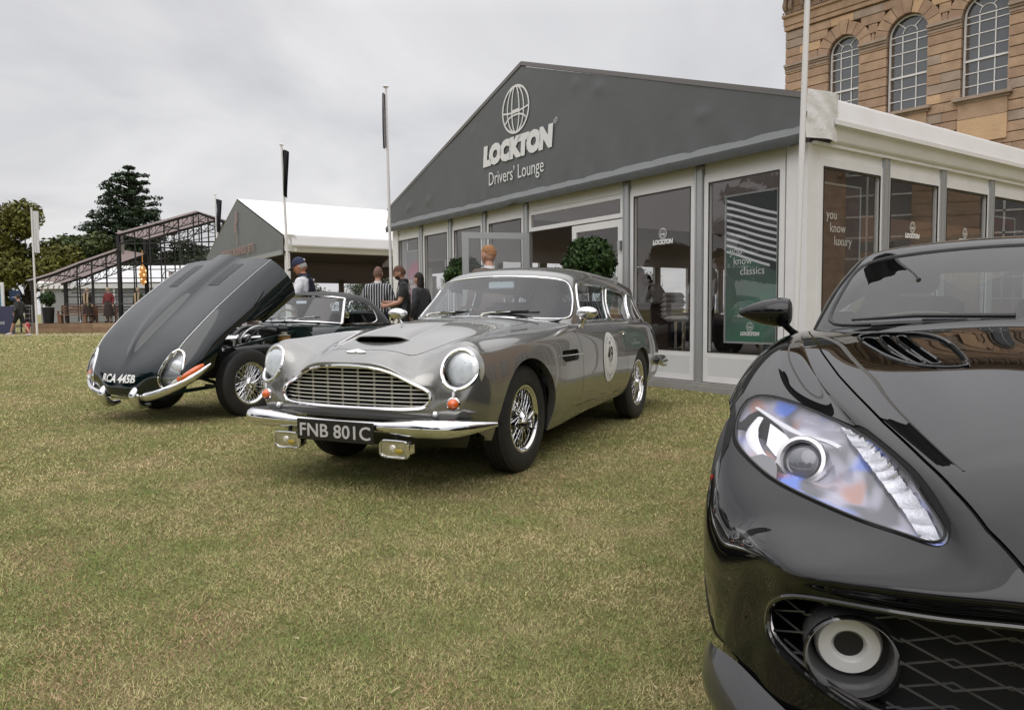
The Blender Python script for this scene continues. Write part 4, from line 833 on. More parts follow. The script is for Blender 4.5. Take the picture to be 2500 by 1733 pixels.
        wn = gridm(np.array([[onc(.235, .790, .024), onc(.30, .745, .026), onc(.345, .722, .028)], [onc(.31, .792, .030), onc(.362, .765, .034), onc(.385, .735, .036)]])); build('reflector_panel', wn, pbr('mirror', (.85, .85, .87), .03, 1), h)
        cv = [onc(*p) for p in ((.366,.816,.004),(.374,.784,.006),(.411,.751,.008),(.445,.741,.008),(.508,.734,.004),(.44,.772,.003))]
        build('inner_cover', mk(cv, [(0, 1, 2, 3, 4, 5)]), pbr('grey_gloss', (.09, .09, .09), .08, 0, 1), h)
        # row of fluted lights down the inner edge
        Ei = spl([(.345,.608,0),(.40,.594,0),(.531,.552,0),(.60,.530,0),(.669,.508,0),(.75,.481,0),(.822,.462,0)], 12); Eo = spl([(.345,.603,0),(.457,.551,0),(.563,.513,0),(.625,.491,0),(.683,.472,0),(.783,.441,0),(.862,.424,0)], 12); n = 9
        for i in range(n):
            a, b = int(i*(len(Ei)-1)/n), int((i+1)*(len(Ei)-1)/n); row = []
            for j in range(a, b+1):
                t = (j-a)/max(1, b-a); row.append([onc(*(Eo[j]*(1-q)+Ei[j]*q)[:2], .018-.013*math.sin(math.pi*min(1, t*.92+.04))**.6) for q in (.06, .3, .6, .94)])
            g = gridm(np.array(row)); build('fluted_light', g, pbr('fluted_silver', (.74, .74, .78), .2, .85, bump=(160, .3, .003), vary=(60, .16)), h)
        tp = onc(.845, .445, .012); build('end_light', ball(tp, (.017, .015, .006), 16, 8), pbr('fluted_silver', (.8, .8, .84), .16, .75, bump=(140, .9, .006)), h)
    # bonnet shut line and panel
    HL = [(-.80,.77),(-.64,.752),(-.3,.69),(0,.625),(.2,.575),(.45,.51),(.68,.44),(.80,.40),(.90,.36),(.97,.315),(1.02,.20),(1.03,0)]
    hp = HL+[(a, -b) for a, b in reversed(HL[:-1])]; hp = [(-.9, 0)]+hp
    hp = [(-.80,-.77)]+[(-.78,-.4),(-.72,0),(-.78,.4)]+HL+[(a, -b) for a, b in reversed(HL[:-1])][:-1]
    fh = lambda V: np.maximum(sd_poly(V[:, :2], hp), .572-V[:, 2])
    m, g_ = groove(m, fh, .006, .012); build('bonnet_gap', g_, vd, car)
    m, bon, _ = cut(m, fh)
    # bonnet vents
    bo = None
    for s in (1, -1):
        vp = smooth_poly([(-.545,.618),(-.52,.548),(-.425,.427),(-.406,.372),(-.256,.337),(-.077,.32),(.072,.309),(.107,.318),(.086,.362),(.044,.412),(-.051,.469),(-.218,.527),(-.419,.583),(-.50,.612)], 1)
        fv = lambda V: sd_poly(np.stack([V[:, 0], V[:, 1]*s], 1), vp)
        bon, vo, lv = cut(bon, fv)
        v_ = build('bonnet_vent', loop_tube(lv, .0055, 6), paint, car)
        inner = offset(subdiv(subdiv(vo)), -.005); slots = [smooth_poly(q, 1) for q in ([(-.46,.578),(-.45,.54),(-.40,.528),(-.221,.495),(-.04,.436),(-.022,.444),(-.05,.466),(-.235,.527),(-.40,.572)],
            [(-.465,.522),(-.455,.495),(-.405,.488),(-.217,.452),(-.02,.404),(-.002,.412),(-.027,.431),(-.255,.488),(-.41,.520)], [(-.440,.476),(-.425,.448),(-.374,.440),(-.189,.405),(0,.368),(.016,.377),(-.003,.395),(-.226,.440),(-.38,.472)])]
        for k, sp_ in enumerate(slots):
            fs = lambda V: sd_poly(np.stack([V[:, 0], V[:, 1]*s], 1), sp_)
            inner, ho, ls = cut(inner, fs); build('vent_slot', offset(ho, -.028), vd, v_)
            build('vent_fin', join(loop_tube(ls, .0042, 6), skirt(ls, (0, s*.008, -.034))), paint, v_)
        build('vent_panel', inner, paint, v_)
    bo = build('bonnet', bon, paint, car)
    # grille opening
    gp = [(0,.535),(.17,.532),(.31,.523),(.41,.508),(.53,.50),(.62,.492),(.675,.475),(.705,.44),(.712,.405),(.705,.37),(.665,.345),(.605,.325),(.55,.31),(.45,.297),(.2,.277),(0,.272)]
    gpo = smooth_poly([(-.2,.535)]+gp+[(-.2,.272)], 1)
    fg = lambda V: np.maximum(sd_poly(np.stack([np.abs(V[:, 1]), V[:, 2]], 1), gpo), .70-V[:, 0])
    m, go, lg = cut(m, fg)
    build('grille_rim', join(loop_tube(lg, .006, 8), skirt(lg, (-.07, 0, -.0))), pbr('gloss_black', (.01, .01, .01), .1, 0, 1), car)
    inn = [(P-np.array((.035, 0, 0)), c) for P, c in lg]; build('grille_frame', loop_tube(inn, .005, 6), pbr('dark_chrome', (.25, .24, .24), .15, 1), car)
    build('grille_back', offset(go, -.09), vd, car)
    xg = lambda y: float(np.interp(abs(y), [0, .3, .5, .62, .72], [.93, .905, .88, .845, .78]))
    wm = pbr('mesh_metal', (.085, .085, .09), .3, .3)
    per = .16
    for r in range(15):
        z0 = .262+.0205*r; segs = []
        ys = np.arange(-.72, .721, .02)
        prev = None
        for y in ys:
            ph = (abs(y)/per+(.5 if r % 2 else 0)) % 1; z = z0+.030*(abs(ph-.5)*2-.5)
            okp = sd_poly(np.array([[abs(y), z]]), gpo)[0] < -.004
            nearlamp = math.hypot(abs(y)-.560, z-.386) < .080
            p = (xg(y)-.01*(r % 2), y, z)
            if okp and not nearlamp:
                if prev is not None: segs.append(beam(prev, p, .0028, .0032))
                prev = p
            else:
                if segs: build('grille_wire', join(*segs), wm, car, smooth=False)
                prev = None; segs = []
        if segs: build('grille_wire', join(*segs), wm, car, smooth=False)
    # round fog lamps
    for s in (1, -1):
        f_ = empty('fog_lamp', (.868, s*.558, .386), parent=car); f_.rotation_euler = (0, .10, -s*.14); f_.scale = (1, .80, .80)
        build('lamp_barrel', lathe([(.078, -.075), (.080, -.05), (.090, -.005), (.096, .01), (.099, .012), (.099, -.06)], 48, 'x'), pbr('barrel_grey', (.11, .11, .115), .22, .3, .6), f_)
        build('lamp_bezel', lathe([(.094, .008), (.098, .014), (.102, .010), (.101, .0)], 48, 'x'), pbr('gloss_black', (.01, .01, .01), .1, 0, 1), f_)
        build('light_ring', lathe([(.031, -.052), (.033, -.040), (.040, -.034), (.066, -.034), (.0735, -.042), (.075, -.06)], 48, 'x'), pbr('frosted_ring', (.82, .82, .82), .22, 0, .8), f_)
        build('lamp_core', lathe([(.001, -.046), (.034, -.046)], 32, 'x'), pbr('core_black', (.015, .015, .015), .5), f_)
        build('lamp_back', lathe([(.001, -.07), (.10, -.07)], 32, 'x'), vd, f_)
    # carbon splitter blades
    cb = carbonm()
    for s in (1, -1):
        P = [[(.60,s*.86,.262),(.68,s*.845,.275),(.755,s*.785,.285),(.82,s*.725,.275),(.90,s*.645,.262),(.99,s*.50,.25),(1.02,s*.2,.24),(1.03,0,.24)],
             [(.62,s*.872,.23),(.71,s*.850,.235),(.80,s*.782,.235),(.88,s*.71,.22),(.965,s*.62,.21),(1.04,s*.48,.20),(1.07,s*.2,.20),(1.08,0,.20)],
             [(.62,s*.865,.16),(.715,s*.842,.16),(.81,s*.775,.155),(.89,s*.70,.15),(.97,s*.61,.145),(1.04,s*.47,.14),(1.07,s*.2,.14),(1.08,0,.14)],
             [(.55,s*.80,.11),(.60,s*.78,.11),(.66,s*.72,.11),(.7,s*.64,.11),(.74,s*.55,.11),(.8,s*.4,.11),(.82,s*.2,.11),(.82,0,.11)]]
        g = gridm(surf(P, 5, 6, 1.0), s > 0); build('splitter_blade', g, cb, car)
    build('body', m, paint, car)
    build('side_marker', box((.315, -.915, .565), (.02, .008, .012)), pbr('marker_red', (.5, .02, .01), .2), car)
    # greenhouse
    G = [
     [(-.78,0,.960),(-.80,.30,.956),(-.86,.52,.944),(-.98,.745,.920),(-1.08,.775,.912),(-1.15,.79,.905)],
     [(-.98,0,1.07),(-1.0,.28,1.065),(-1.06,.50,1.05),(-1.15,.712,1.025),(-1.25,.76,.97),(-1.3,.80,.905)],
     [(-1.2,0,1.185),(-1.22,.27,1.18),(-1.27,.47,1.165),(-1.34,.675,1.13),(-1.45,.735,1.03),(-1.48,.80,.905)],
     [(-1.4,0,1.28),(-1.42,.26,1.272),(-1.46,.46,1.255),(-1.53,.63,1.215),(-1.62,.70,1.08),(-1.65,.80,.905)],
     [(-1.6,0,1.325),(-1.61,.26,1.317),(-1.63,.45,1.298),(-1.68,.60,1.25),(-1.75,.68,1.10),(-1.8,.80,.905)],
     [(-2.1,0,1.328),(-2.1,.26,1.32),(-2.1,.44,1.295),(-2.1,.57,1.235),(-2.1,.67,1.08),(-2.1,.79,.90)],
     [(-2.6,0,1.275),(-2.6,.26,1.265),(-2.6,.42,1.24),(-2.6,.54,1.18),(-2.6,.64,1.05),(-2.6,.76,.89)],
     [(-3.2,0,1.10),(-3.2,.25,1.095),(-3.2,.38,1.08),(-3.2,.48,1.04),(-3.2,.57,.97),(-3.2,.70,.87)],
     [(-3.55,0,.93),(-3.55,.25,.93),(-3.54,.38,.92),(-3.52,.48,.915),(-3.5,.56,.90),(-3.45,.65,.86)]]
    gh = gridm(surf(mirror_cols(G), 7, 8, .9), True)
    ay = lambda V: np.stack([np.abs(V[:, 1]), V[:, 2]], 1)
    ws = smooth_poly([(-.2,.967),(0,.967),(.3,.962),(.52,.952),(.71,.938),(.725,.95),(.69,1.04),(.655,1.125),(.61,1.205),(.585,1.222),(.46,1.243),(.26,1.262),(0,1.27),(-.2,1.27)], 1)
    gh, wsg, lw = cut(gh, lambda V: np.maximum(sd_poly(ay(V), ws), -1.58-V[:, 0]))
    build('windscreen', wsg, glassm('gt_glass', (.40, .44, .46), 1.35), car); build('windscreen_seal', loop_tube(lw, .009, 6), bk, car)
    wp = smooth_poly([(-1.22,.925),(-1.63,1.175),(-1.9,1.215),(-2.3,1.20),(-2.7,1.12),(-2.95,.98),(-2.9,.93),(-2.0,.925)], 2)
    gh, wg, lws = cut(gh, lambda V: np.maximum(sd_poly(np.stack([V[:, 0], V[:, 2]], 1), wp), .45-np.abs(V[:, 1])))
    for s in (1, -1): build('side_window', sub(wg, lambda V: V[:, 1]*s > 0), glassm('gt_side_glass', (.25, .27, .28), 1.5), car)
    rw = smooth_poly([(-.42,.97),(.42,.97),(.40,1.17),(.30,1.235),(-.30,1.235),(-.40,1.17)], 1)
    gh, rg, _ = cut(gh, lambda V: np.maximum(sd_poly(np.stack([V[:, 1], V[:, 2]], 1), rw), V[:, 0]+2.3))
    build('rear_window', rg, glassm('car_side_glass', (.62, .70, .72), 1.5), car)
    build('roof', gh, paint, car)
    inn = offset(gh, -.02); build('headlining', (inn[0], [f[::-1] for f in inn[1]], -inn[2]), pbr('black_cloth', (.015, .015, .016), .9), car)
    lea = pbr('black_leather', (.015, .015, .02), .42)
    build('dashboard', gridm(surf([[(-.92, y, .935) for y in np.linspace(-.62, .62, 5)], [(-1.1, y, .945) for y in np.linspace(-.68, .68, 5)], [(-1.25, y, .93) for y in np.linspace(-.70, .70, 5)], [(-1.28, y, .80) for y in np.linspace(-.70, .70, 5)]], 3, 3), True), lea, car)
    bn = gridm(surf([[(-1.02, -.36+.22*t, .94+.0*t) for t in (-1, -.5, 0, .5, 1)], [(-1.12, -.36+.23*t, .985-.035*t*t) for t in (-1, -.5, 0, .5, 1)], [(-1.26, -.36+.23*t, 1.0-.05*t*t) for t in (-1, -.5, 0, .5, 1)], [(-1.30, -.36+.22*t, .93) for t in (-1, -.5, 0, .5, 1)]], 4, 4), True)
    b_ = build('instrument_cowl', bn, lea, car); build('yellow_stitching', tube(spl([(-1.15, -.36+.23*t, .996-.04*t*t) for t in (-1, -.5, 0, .5, 1)], 5), .0022, 4), pbr('stitch', (.45, .42, .06), .7), b_)
    for s in (1, -1): seat(car, -1.95, s*.36, .36, lea, .5, .62, .3, True)
    build('cabin_floor', box((-2.0, 0, .32), (2.2, 1.5, .04)), bk, car)
    for y in (-.31, -.13, .05, .23, .41): build('cowl_vent', box((-.80+.03*abs(y)*-2, y, .967), (.05, .14, .012)), bk, car)
    build('cowl_panel', gridm(surf([[(-.70-.12*y*y, y, .972-.07*y*y) for y in np.linspace(-.55, .55, 7)], [(-.82-.15*y*y, y, .975-.07*y*y) for y in np.linspace(-.55, .55, 7)]], 2, 3), True), pbr('satin_black', (.02, .02, .02), .35), car)
    build('wiper_arm', tube([(-.76, -.1, .985), (-.83, -.4, .985), (-.88, -.62, .968)], [.010, .008, .005], 8), bk, car)
    # mirrors
    for s in (1, -1):
        mm = empty('door_mirror', (-.85, s*.93, 1.0), parent=car)
        prof = [(.0, .115), (.012, .108), (.030, .07), (.046, .02), (.054, -.03), (.055, -.06), (.050, -.082), (.035, -.09), (.001, -.09)]
        g = lathe([(max(r, .001), h) for r, h in prof], 32, 'y'); V = g[0].copy(); V[:, 1] *= s; V[:, 0] *= 1.25; V[:, 2] *= 1.08; V[:, 2] += .012*(V[:, 1]*s < 0)*0
        build('mirror_shell', mk(V, g[1] if s > 0 else [f[::-1] for f in g[1]]), paint, mm)
        build('mirror_trim', tube(spl([(.066*math.cos(a), s*(-.012-.05*math.cos(a)*0), -.03) for a in (0, .5, 1.0)]+[(.02, s*-.08, -.045)], 3), .003, 5), bk, mm)
        build('mirror_stalk', tube([(0, -s*.06, -.045), (-.04, -s*.085, -.075), (-.10, -s*.11, -.105)], [.014, .013, .02], 10), paint, mm)
    # wheels
    for x, y in ((0, .81), (0, -.81), (-2.74, .81), (-2.74, -.81)):
        s = 1 if y > 0 else -1; w_ = empty('wheel', (x, y, .35), parent=car); w_.scale = (1, s, 1)
        prof = [(.25, .10), (.27, .125), (.31, .128), (.335, .118), (.348, .10)]
        for q in (.06, 0, -.06): prof += [(.352, q+.028), (.352, q+.008), (.344, q+.006), (.344, q-.006), (.352, q-.008), (.352, q-.028)]
        prof += [(.348, -.10), (.31, -.128), (.25, -.10)]
        build('tyre', lathe(prof, 64, 'y'), rubber(), w_, angle=30)
        tr = [xf(box((0, 0, .3485), (.005, .045, .0065)), Matrix.Rotation(2*math.pi*i/60, 4, 'Y')@Matrix.Translation((0, .066, 0))) for i in range(60)]
        build('tread_grooves', join(*tr), vd, w_, kind='stuff')
        build('rim', join(lathe([(.255, .10), (.25, .105), (.235, .09), (.235, -.1)], 40, 'y'), *[beam((.04*math.cos(a), .08, .04*math.sin(a)), (.24*math.cos(a+d), .085, .24*math.sin(a+d)), .03, .02) for a in np.linspace(0, 2*math.pi, 8)[:-1] for d in (-.12, .12)]), pbr('dark_alloy', (.06, .06, .06), .25, .8), w_)
    build('underbody', box((-1.4, 0, .22), (4.2, 1.5, .16)), vd, car, smooth=False)
    return car
def subdiv(m):
    """split every face into quads through its centre"""
    V, F, N = m; nV = []; nN = []; E = {}; out = []; base = len(V)
    def mid(a, b):
        k = (min(a, b), max(a, b))
        if k not in E: E[k] = base+len(nV); nV.append((V[a]+V[b])/2); n_ = N[a]+N[b]; nN.append(n_/np.linalg.norm(n_))
        return E[k]
    for f in F:
        c = base+len(nV); nV.append(V[list(f)].mean(0)); n_ = N[list(f)].sum(0); nN.append(n_/np.linalg.norm(n_)); k = len(f)
        for i in range(k): out.append((f[i], mid(f[i], f[(i+1) % k]), c, mid(f[i-1], f[i])))
    return (np.vstack([V, nV]), out, np.vstack([N, nN]))
def irid():
    """pale plastic with soft blue, violet and orange interference colours"""
    if 'irid' in MATS: return MATS['irid']
    mt = pbr('irid', (.6, .6, .66), .18, .2, .6); t = mt.node_tree; b = t.nodes['Principled BSDF']
    tc = nd(t, 'ShaderNodeTexCoord'); c = None
    for k, (off, lo, hi, amt, col) in enumerate(((0., .42, .56, .92, (.07, .07, .08)), (3.1, .50, .62, .85, (.10, .22, .78)), (7.7, .54, .66, .7, (.45, .17, .07)), (5.2, .54, .66, .5, (.72, .72, .82)))):
        mp = nd(t, 'ShaderNodeMapping'); mp.inputs['Location'].default_value = (off, off*.7, 0); mp.inputs['Scale'].default_value = (4.5, 8, 8); mp.inputs['Rotation'].default_value = (0, 0, .6); lk(t, tc.outputs['Object'], mp.inputs[0])
        n = nd(t, 'ShaderNodeTexNoise', i_Scale=1.0, i_Detail=1.0); lk(t, mp.outputs[0], n.inputs['Vector'])
        r = nd(t, 'ShaderNodeMapRange', interpolation_type='SMOOTHSTEP', i_1=lo, i_2=hi, i_3=0., i_4=amt); lk(t, n.outputs[0], r.inputs[0])
        x = nd(t, 'ShaderNodeMix', data_type='RGBA'); lk(t, r.outputs[0], x.inputs[0]); x.inputs[7].default_value = (*col, 1)
        if c is None: x.inputs[6].default_value = (.42, .41, .49, 1)
        else: lk(t, c, x.inputs[6])
        c = x.outputs[2]
    lk(t, c, b.inputs['Base Color']); return mt
def carbonm():
    if 'carbon' in MATS: return MATS['carbon']
    mt = pbr('carbon', (.03, .03, .032), .3, .2, 1.0, coat_rough=.01); t = mt.node_tree; b = t.nodes['Principled BSDF']
    tc = nd(t, 'ShaderNodeTexCoord'); wv = nd(t, 'ShaderNodeTexWave', bands_direction='DIAGONAL', i_Scale=95.0, i_Distortion=0.0); lk(t, tc.outputs['Object'], wv.inputs[0])
    r = nd(t, 'ShaderNodeValToRGB'); r.color_ramp.elements[0].color = (.012, .012, .013, 1); r.color_ramp.elements[1].color = (.045, .045, .05, 1); lk(t, wv.outputs[0], r.inputs[0]); lk(t, r.outputs[0], b.inputs['Base Color']); return mt
sports = black_gt()
# ================================================================== lawn
def lawn_mat():
    m = pbr('lawn', (.15, .14, .06), .95, spec=.1); t = m.node_tree; b = t.nodes['Principled BSDF']
    tc = nd(t, 'ShaderNodeTexCoord'); P = tc.outputs['Object']
    def noise(sc, det=5., ro=.6, sx=1., dist=0.):
        mp = nd(t, 'ShaderNodeMapping'); mp.inputs['Scale'].default_value = (1, sx, 1); lk(t, P, mp.inputs[0])
        n = nd(t, 'ShaderNodeTexNoise', i_Scale=sc, i_Detail=det, i_Roughness=ro, i_Distortion=dist); lk(t, mp.outputs[0], n.inputs['Vector']); return n.outputs[0]
    def ramp(f, pts):
        r = nd(t, 'ShaderNodeValToRGB'); lk(t, f, r.inputs[0]); e = r.color_ramp.elements
        while len(e) < len(pts): e.new(.5)
        for q, (p, c) in zip(e, pts): q.position = p; q.color = (*c, 1)
        return r.outputs[0]
    def mix(f, a, c, mode='MIX'):
        x = nd(t, 'ShaderNodeMix', data_type='RGBA', blend_type=mode)
        if isinstance(f, float): x.inputs[0].default_value = f
        else: lk(t, f, x.inputs[0])
        lk(t, a, x.inputs[6]); lk(t, c, x.inputs[7]); return x.outputs[2]
    fine = ramp(noise(70, 6, .75), [(.30, (.08, .085, .028)), (.45, (.18, .18, .062)), (.56, (.28, .25, .10)), (.70, (.42, .35, .18))])
    dry = ramp(noise(55, 6, .75), [(.30, (.16, .12, .06)), (.5, (.32, .245, .13)), (.7, (.50, .39, .24))])
    patch = nd(t, 'ShaderNodeMapRange', i_1=.50, i_2=.66, i_3=0., i_4=.85); lk(t, noise(1.7, 5, .65), patch.inputs[0])
    c1 = mix(patch.outputs[0], fine, dry)
    grn = ramp(noise(60, 5, .7), [(.3, (.06, .08, .022)), (.6, (.17, .20, .06))])
    pg = nd(t, 'ShaderNodeMapRange', i_1=.54, i_2=.70, i_3=0., i_4=.7); lk(t, noise(.9, 5, .7, 1, 1.), pg.inputs[0])
    c2 = mix(pg.outputs[0], c1, grn)
    # worn sandy track in front of the pavilion
    sp_ = nd(t, 'ShaderNodeSeparateXYZ'); lk(t, P, sp_.inputs[0])
    wv = nd(t, 'ShaderNodeMath', operation='MULTIPLY_ADD', i_1=3.0); lk(t, noise(.25), wv.inputs[0]); lk(t, sp_.outputs[1], wv.inputs[2])
    d_ = nd(t, 'ShaderNodeMath', operation='SUBTRACT', i_1=36.5); lk(t, wv.outputs[0], d_.inputs[0]); ab = nd(t, 'ShaderNodeMath', operation='ABSOLUTE'); lk(t, d_.outputs[0], ab.inputs[0])
    tk = nd(t, 'ShaderNodeMapRange', i_1=.8, i_2=2.6, i_3=.75, i_4=0.); lk(t, ab.outputs[0], tk.inputs[0])
    sand = ramp(noise(6), [(.3, (.34, .27, .19)), (.7, (.48, .40, .30))]); c3 = mix(tk.outputs[0], c2, sand)
    lk(t, c3, b.inputs['Base Color'])
    mo_ = nd(t, 'ShaderNodeMapRange', i_1=.3, i_2=.7, i_3=.70, i_4=1.25); lk(t, noise(7, 8, .8), mo_.inputs[0]); vs_ = nd(t, 'ShaderNodeVectorMath', operation='SCALE'); lk(t, c3, vs_.inputs[0]); lk(t, mo_.outputs[0], vs_.inputs['Scale']); lk(t, vs_.outputs[0], b.inputs['Base Color'])
    bp = nd(t, 'ShaderNodeBump', i_Strength=.9, i_Distance=.02); lk(t, noise(120, 4, .8), bp.inputs['Height']); lk(t, bp.outputs[0], b.inputs['Normal'])
    return m
n = 61; gx_ = np.sign(np.linspace(-1, 1, n))*np.abs(np.linspace(-1, 1, n))**2.2*900
Gx, Gy = np.meshgrid(gx_, gx_, indexing='ij'); Gz = 0*Gx
lawn = build('lawn', gridm(np.stack([Gx, Gy, Gz], -1)), lawn_mat(), kind='structure')
# individual blades: dense near the lens, larger and sparser with distance
def blades():
    V = []; C_ = []
    specs = [(1.0, 2.4, 52000, .0015, .010), (2.4, 3.6, 32000, .0019, .010), (3.6, 5.2, 15000, .0026, .011), (5.2, 8.0, 5200, .0042, .013), (8.0, 13.0, 1600, .0075, .014), (13., 24., 330, .015, .016), (24., 60., 55, .045, .022)]
    for r0, r1, dens, wd, ht in specs:
        a0, a1 = math.atan2(1, -.78), math.atan2(1, .70)
        A = (a0-a1)/2*(r1*r1-r0*r0); k = int(A*dens)
        rr = np.sqrt(rng.uniform(r0*r0, r1*r1, k)); an = rng.uniform(a1, a0, k); x = rr*np.cos(an); y = rr*np.sin(an)
        h = ht*rng.uniform(.35, 1.3, k); th = rng.uniform(0, 2*math.pi, k); lean = rng.uniform(.5, 2.2, k)*h; w_ = wd*rng.uniform(.6, 1.4, k)
        dx_, dy_ = np.cos(th), np.sin(th); ph = th+rng.uniform(-.8, .8, k)
        FR = np.random.RandomState(77)
        b0 = np.stack([x-dy_*w_/2, y+dx_*w_/2, 0*x+.0005], 1); b1 = np.stack([x+dy_*w_/2, y-dx_*w_/2, 0*x+.0005], 1)
        tp = np.stack([x+np.cos(ph)*lean, y+np.sin(ph)*lean, h], 1)
        V.append(np.stack([b0, b1, tp], 1).reshape(-1, 3))
        f = 0*x
        for q, am in ((.55, .45), (1.1, .55), (2.3, .75), (4.7, .95), (9.5, .95), (19., .85), (37., .6)):
            for z_ in range(3):
                t_ = FR.uniform(0, 6.28); f = f+am*.42*np.sin(q*(x*math.cos(t_)+y*math.sin(t_))*FR.uniform(.8, 1.3)+FR.uniform(0, 6.28)+1.1*np.sin(q*.7*(y*math.cos(t_)-x*math.sin(t_))))
        dry = np.clip(.42+.20*f+rng.normal(0, .24, k), 0, 1)
        g = np.array([.165, .225, .058]); s = np.array([.54, .435, .24]); br = np.array([.44, .285, .175]); c = g+(s-g)*dry[:, None]; pb = .07+.42*np.clip(np.sin(x*2.7+1.9*np.sin(y*1.9+.6))*np.sin(y*3.1+1.3*np.sin(x*3.7))+.25*np.sin(x*13+y*9)-.25, 0, 1); c = np.where((rng.rand(k) < pb)[:, None], br, c)*rng.uniform(.55, 1.70, k)[:, None]
        C_.append(np.repeat(c, 3, 0))
    V = np.vstack(V); C_ = np.vstack(C_); k = len(V)//3
    me = bpy.data.meshes.new('grass_blades'); me.vertices.add(3*k); me.loops.add(3*k); me.polygons.add(k)
    me.vertices.foreach_set('co', V.ravel()); me.loops.foreach_set('vertex_index', np.arange(3*k)); me.polygons.foreach_set('loop_start', np.arange(0, 3*k, 3)); me.update()
    at = me.color_attributes.new('tone', 'FLOAT_COLOR', 'POINT'); at.data.foreach_set('color', np.concatenate([C_, np.ones((3*k, 1))], 1).ravel())
    m = pbr('grass_blade', (.1, .1, .04), .7, spec=.25); t = m.node_tree; a = nd(t, 'ShaderNodeAttribute', attribute_name='tone'); lk(t, a.outputs[0], t.nodes['Principled BSDF'].inputs['Base Color'])
    me.materials.append(m); o = bpy.data.objects.new('grass', me); COL.objects.link(o); tag(o, 'short dry mown grass blades covering the lawn', 'grass', kind='stuff'); return o
grass = blades()
# ================================================================== white-framed marquees
white_alu = lambda: pbr('white_frame', (.76, .75, .755), .35, .0, vary=(3, .05))
grey_alu = lambda: pbr('grey_post', (.42, .43, .44), .35, .4)
kick_mat = lambda: pbr('kick_panel', (.62, .63, .64), .4, vary=(2, .06))
pvc_white = lambda: pbr('white_canvas', (.80, .79, .79), .55, bump=(3, .3, .03))
tent_glass = lambda: glassm('tent_glass', (.90, .90, .90), 2.2, ior=1.5)
def frame_rect(x0, x1, z0, z1, w_, y=0., d=.05):
    return join(box(((x0+x1)/2, y, z0+w_/2), (x1-x0, d, w_)), box(((x0+x1)/2, y, z1-w_/2), (x1-x0, d, w_)), box((x0+w_/2, y, (z0+z1)/2), (w_, d, z1-z0-2*w_)), box((x1-w_/2, y, (z0+z1)/2), (w_, d, z1-z0-2*w_)))
def window_bay(par, M, x0, x1, kick=True, glass=None, top=2.56):
    """one glazed wall bay along local x, outer face at y=0; M places it"""
    g = build('window_frame', xf(join(frame_rect(x0, x1, .12, 2.60, .075, .0, .06), box(((x0+x1)/2, 0, .455), (x1-x0-.15, .06, .07))), M), white_alu(), par, smooth=False)
    build('glass_pane', xf(mk([(x0+.075, .0, .49), (x1-.075, .0, .49), (x1-.075, .0, 2.525), (x0+.075, .0, 2.525)], [(0, 1, 2, 3)]), M), glass or tent_glass(), g, smooth=False)
    build('window_gasket', xf(join(frame_rect(x0+.07, x1-.07, .485, 2.53, .012, -.03, .012)), M), blackm(), g, smooth=False)
    build('kick_panel', xf(box(((x0+x1)/2, -.004, .31), (x1-x0-.15, .05, .23)), M), kick_mat(), par, smooth=False)
    build('header_panel', xf(join(box(((x0+x1)/2, .004, 2.69), (x1-x0, .05, .17)), box(((x0+x1)/2, -.01, 2.61), (x1-x0, .04, .025))), M), white_alu(), par, smooth=False)
def wall_post(par, M, x, w_=.12):
    m = join(box((x, 0, 1.38), (w_, .10, 2.72)), box((x-w_*.36, -.052, 1.38), (w_*.18, .012, 2.72)), box((x+w_*.36, -.052, 1.38), (w_*.18, .012, 2.72)), *[cyl((x, -.052, z), (x, -.046, z), .008, 8) for z in (.3, 1.2, 2.1, 2.6)])
    build('wall_post', xf(m, M), grey_alu(), par, smooth=False)
def globe_mesh(r, w_):
    """ring with meridians and parallels, as on the sign"""
    A = np.linspace(0, 2*math.pi, 49)
    ms = [tube([(r*math.cos(a), r*math.sin(a), 0) for a in A[:-1]], w_, 4, closed=True, flat=.2)]
    cl = lambda pts: tube(pts, w_*.8, 4, flat=.2)
    for k in (-.62, -.28, .28, .62): ms.append(cl([(r*k*math.cos(a), r*math.sin(a), 0) for a in np.linspace(-math.pi/2, math.pi/2, 25)]))
    ms.append(cl([(x, -.02*r+.10*r*(1-(x/r)**2)*-1, 0) for x in np.linspace(-r*.98, r*.98, 9)])); ms.append(cl([(x, -.58*r+.34*r*math.sqrt(max(0, 1-(x/(.8*r))**2)), 0) for x in np.linspace(-r*.78, r*.78, 15)]))
    ms.append(mk([(-.30*r, -.16*r, 0), (.30*r, -.16*r, 0), (.30*r, .0, 0), (-.30*r, .0, 0)], [(0, 1, 2, 3)]))
    return join(*ms)
def logo(wid, reg=False):
    """globe over heavy italic capitals, centred on x, baseline z=0, width wid"""
    t = text('LOCKTON', .45, .042, shear=.10, sx=.72, align='CENTER', space=.92); ww = t[0][:, 0].max()-t[0][:, 0].min(); t[0][:, :2] *= wid/ww; t[0][:, 0] -= (t[0][:, 0].max()+t[0][:, 0].min())/2
    hgt = t[0][:, 1].max(); k = .32*wid/2/hgt; t[0][:, 1] *= k; t[0][:, 2] = 0
    g = xf(globe_mesh(.185*wid, .0085*wid), t=(0, .16*wid+.21*wid, 0)); g[0][:, 2] *= .1
    ms = [t, g]
    if reg: ms += [xf(tube([(.02*wid*math.cos(a), .02*wid*math.sin(a), 0) for a in np.linspace(0, 2*math.pi, 17)[:-1]], .002*wid, 4, closed=True), t=(.53*wid, .17*wid, 0)), xf(text('R', .03*wid, align='CENTER'), t=(.53*wid, .16*wid, 0))]
    return join(*ms)
up_ = lambda o: (lambda m: frame_xf(m, o, (1, 0, 0), (0, 0, 1)))
def sidewall(M, n0, n1, par, step=1.34):
    for i in range(n0, n1):
        a = .10+step*i; window_bay(par, M, a+.04, a+step-.04); wall_post(par, M, a+step)
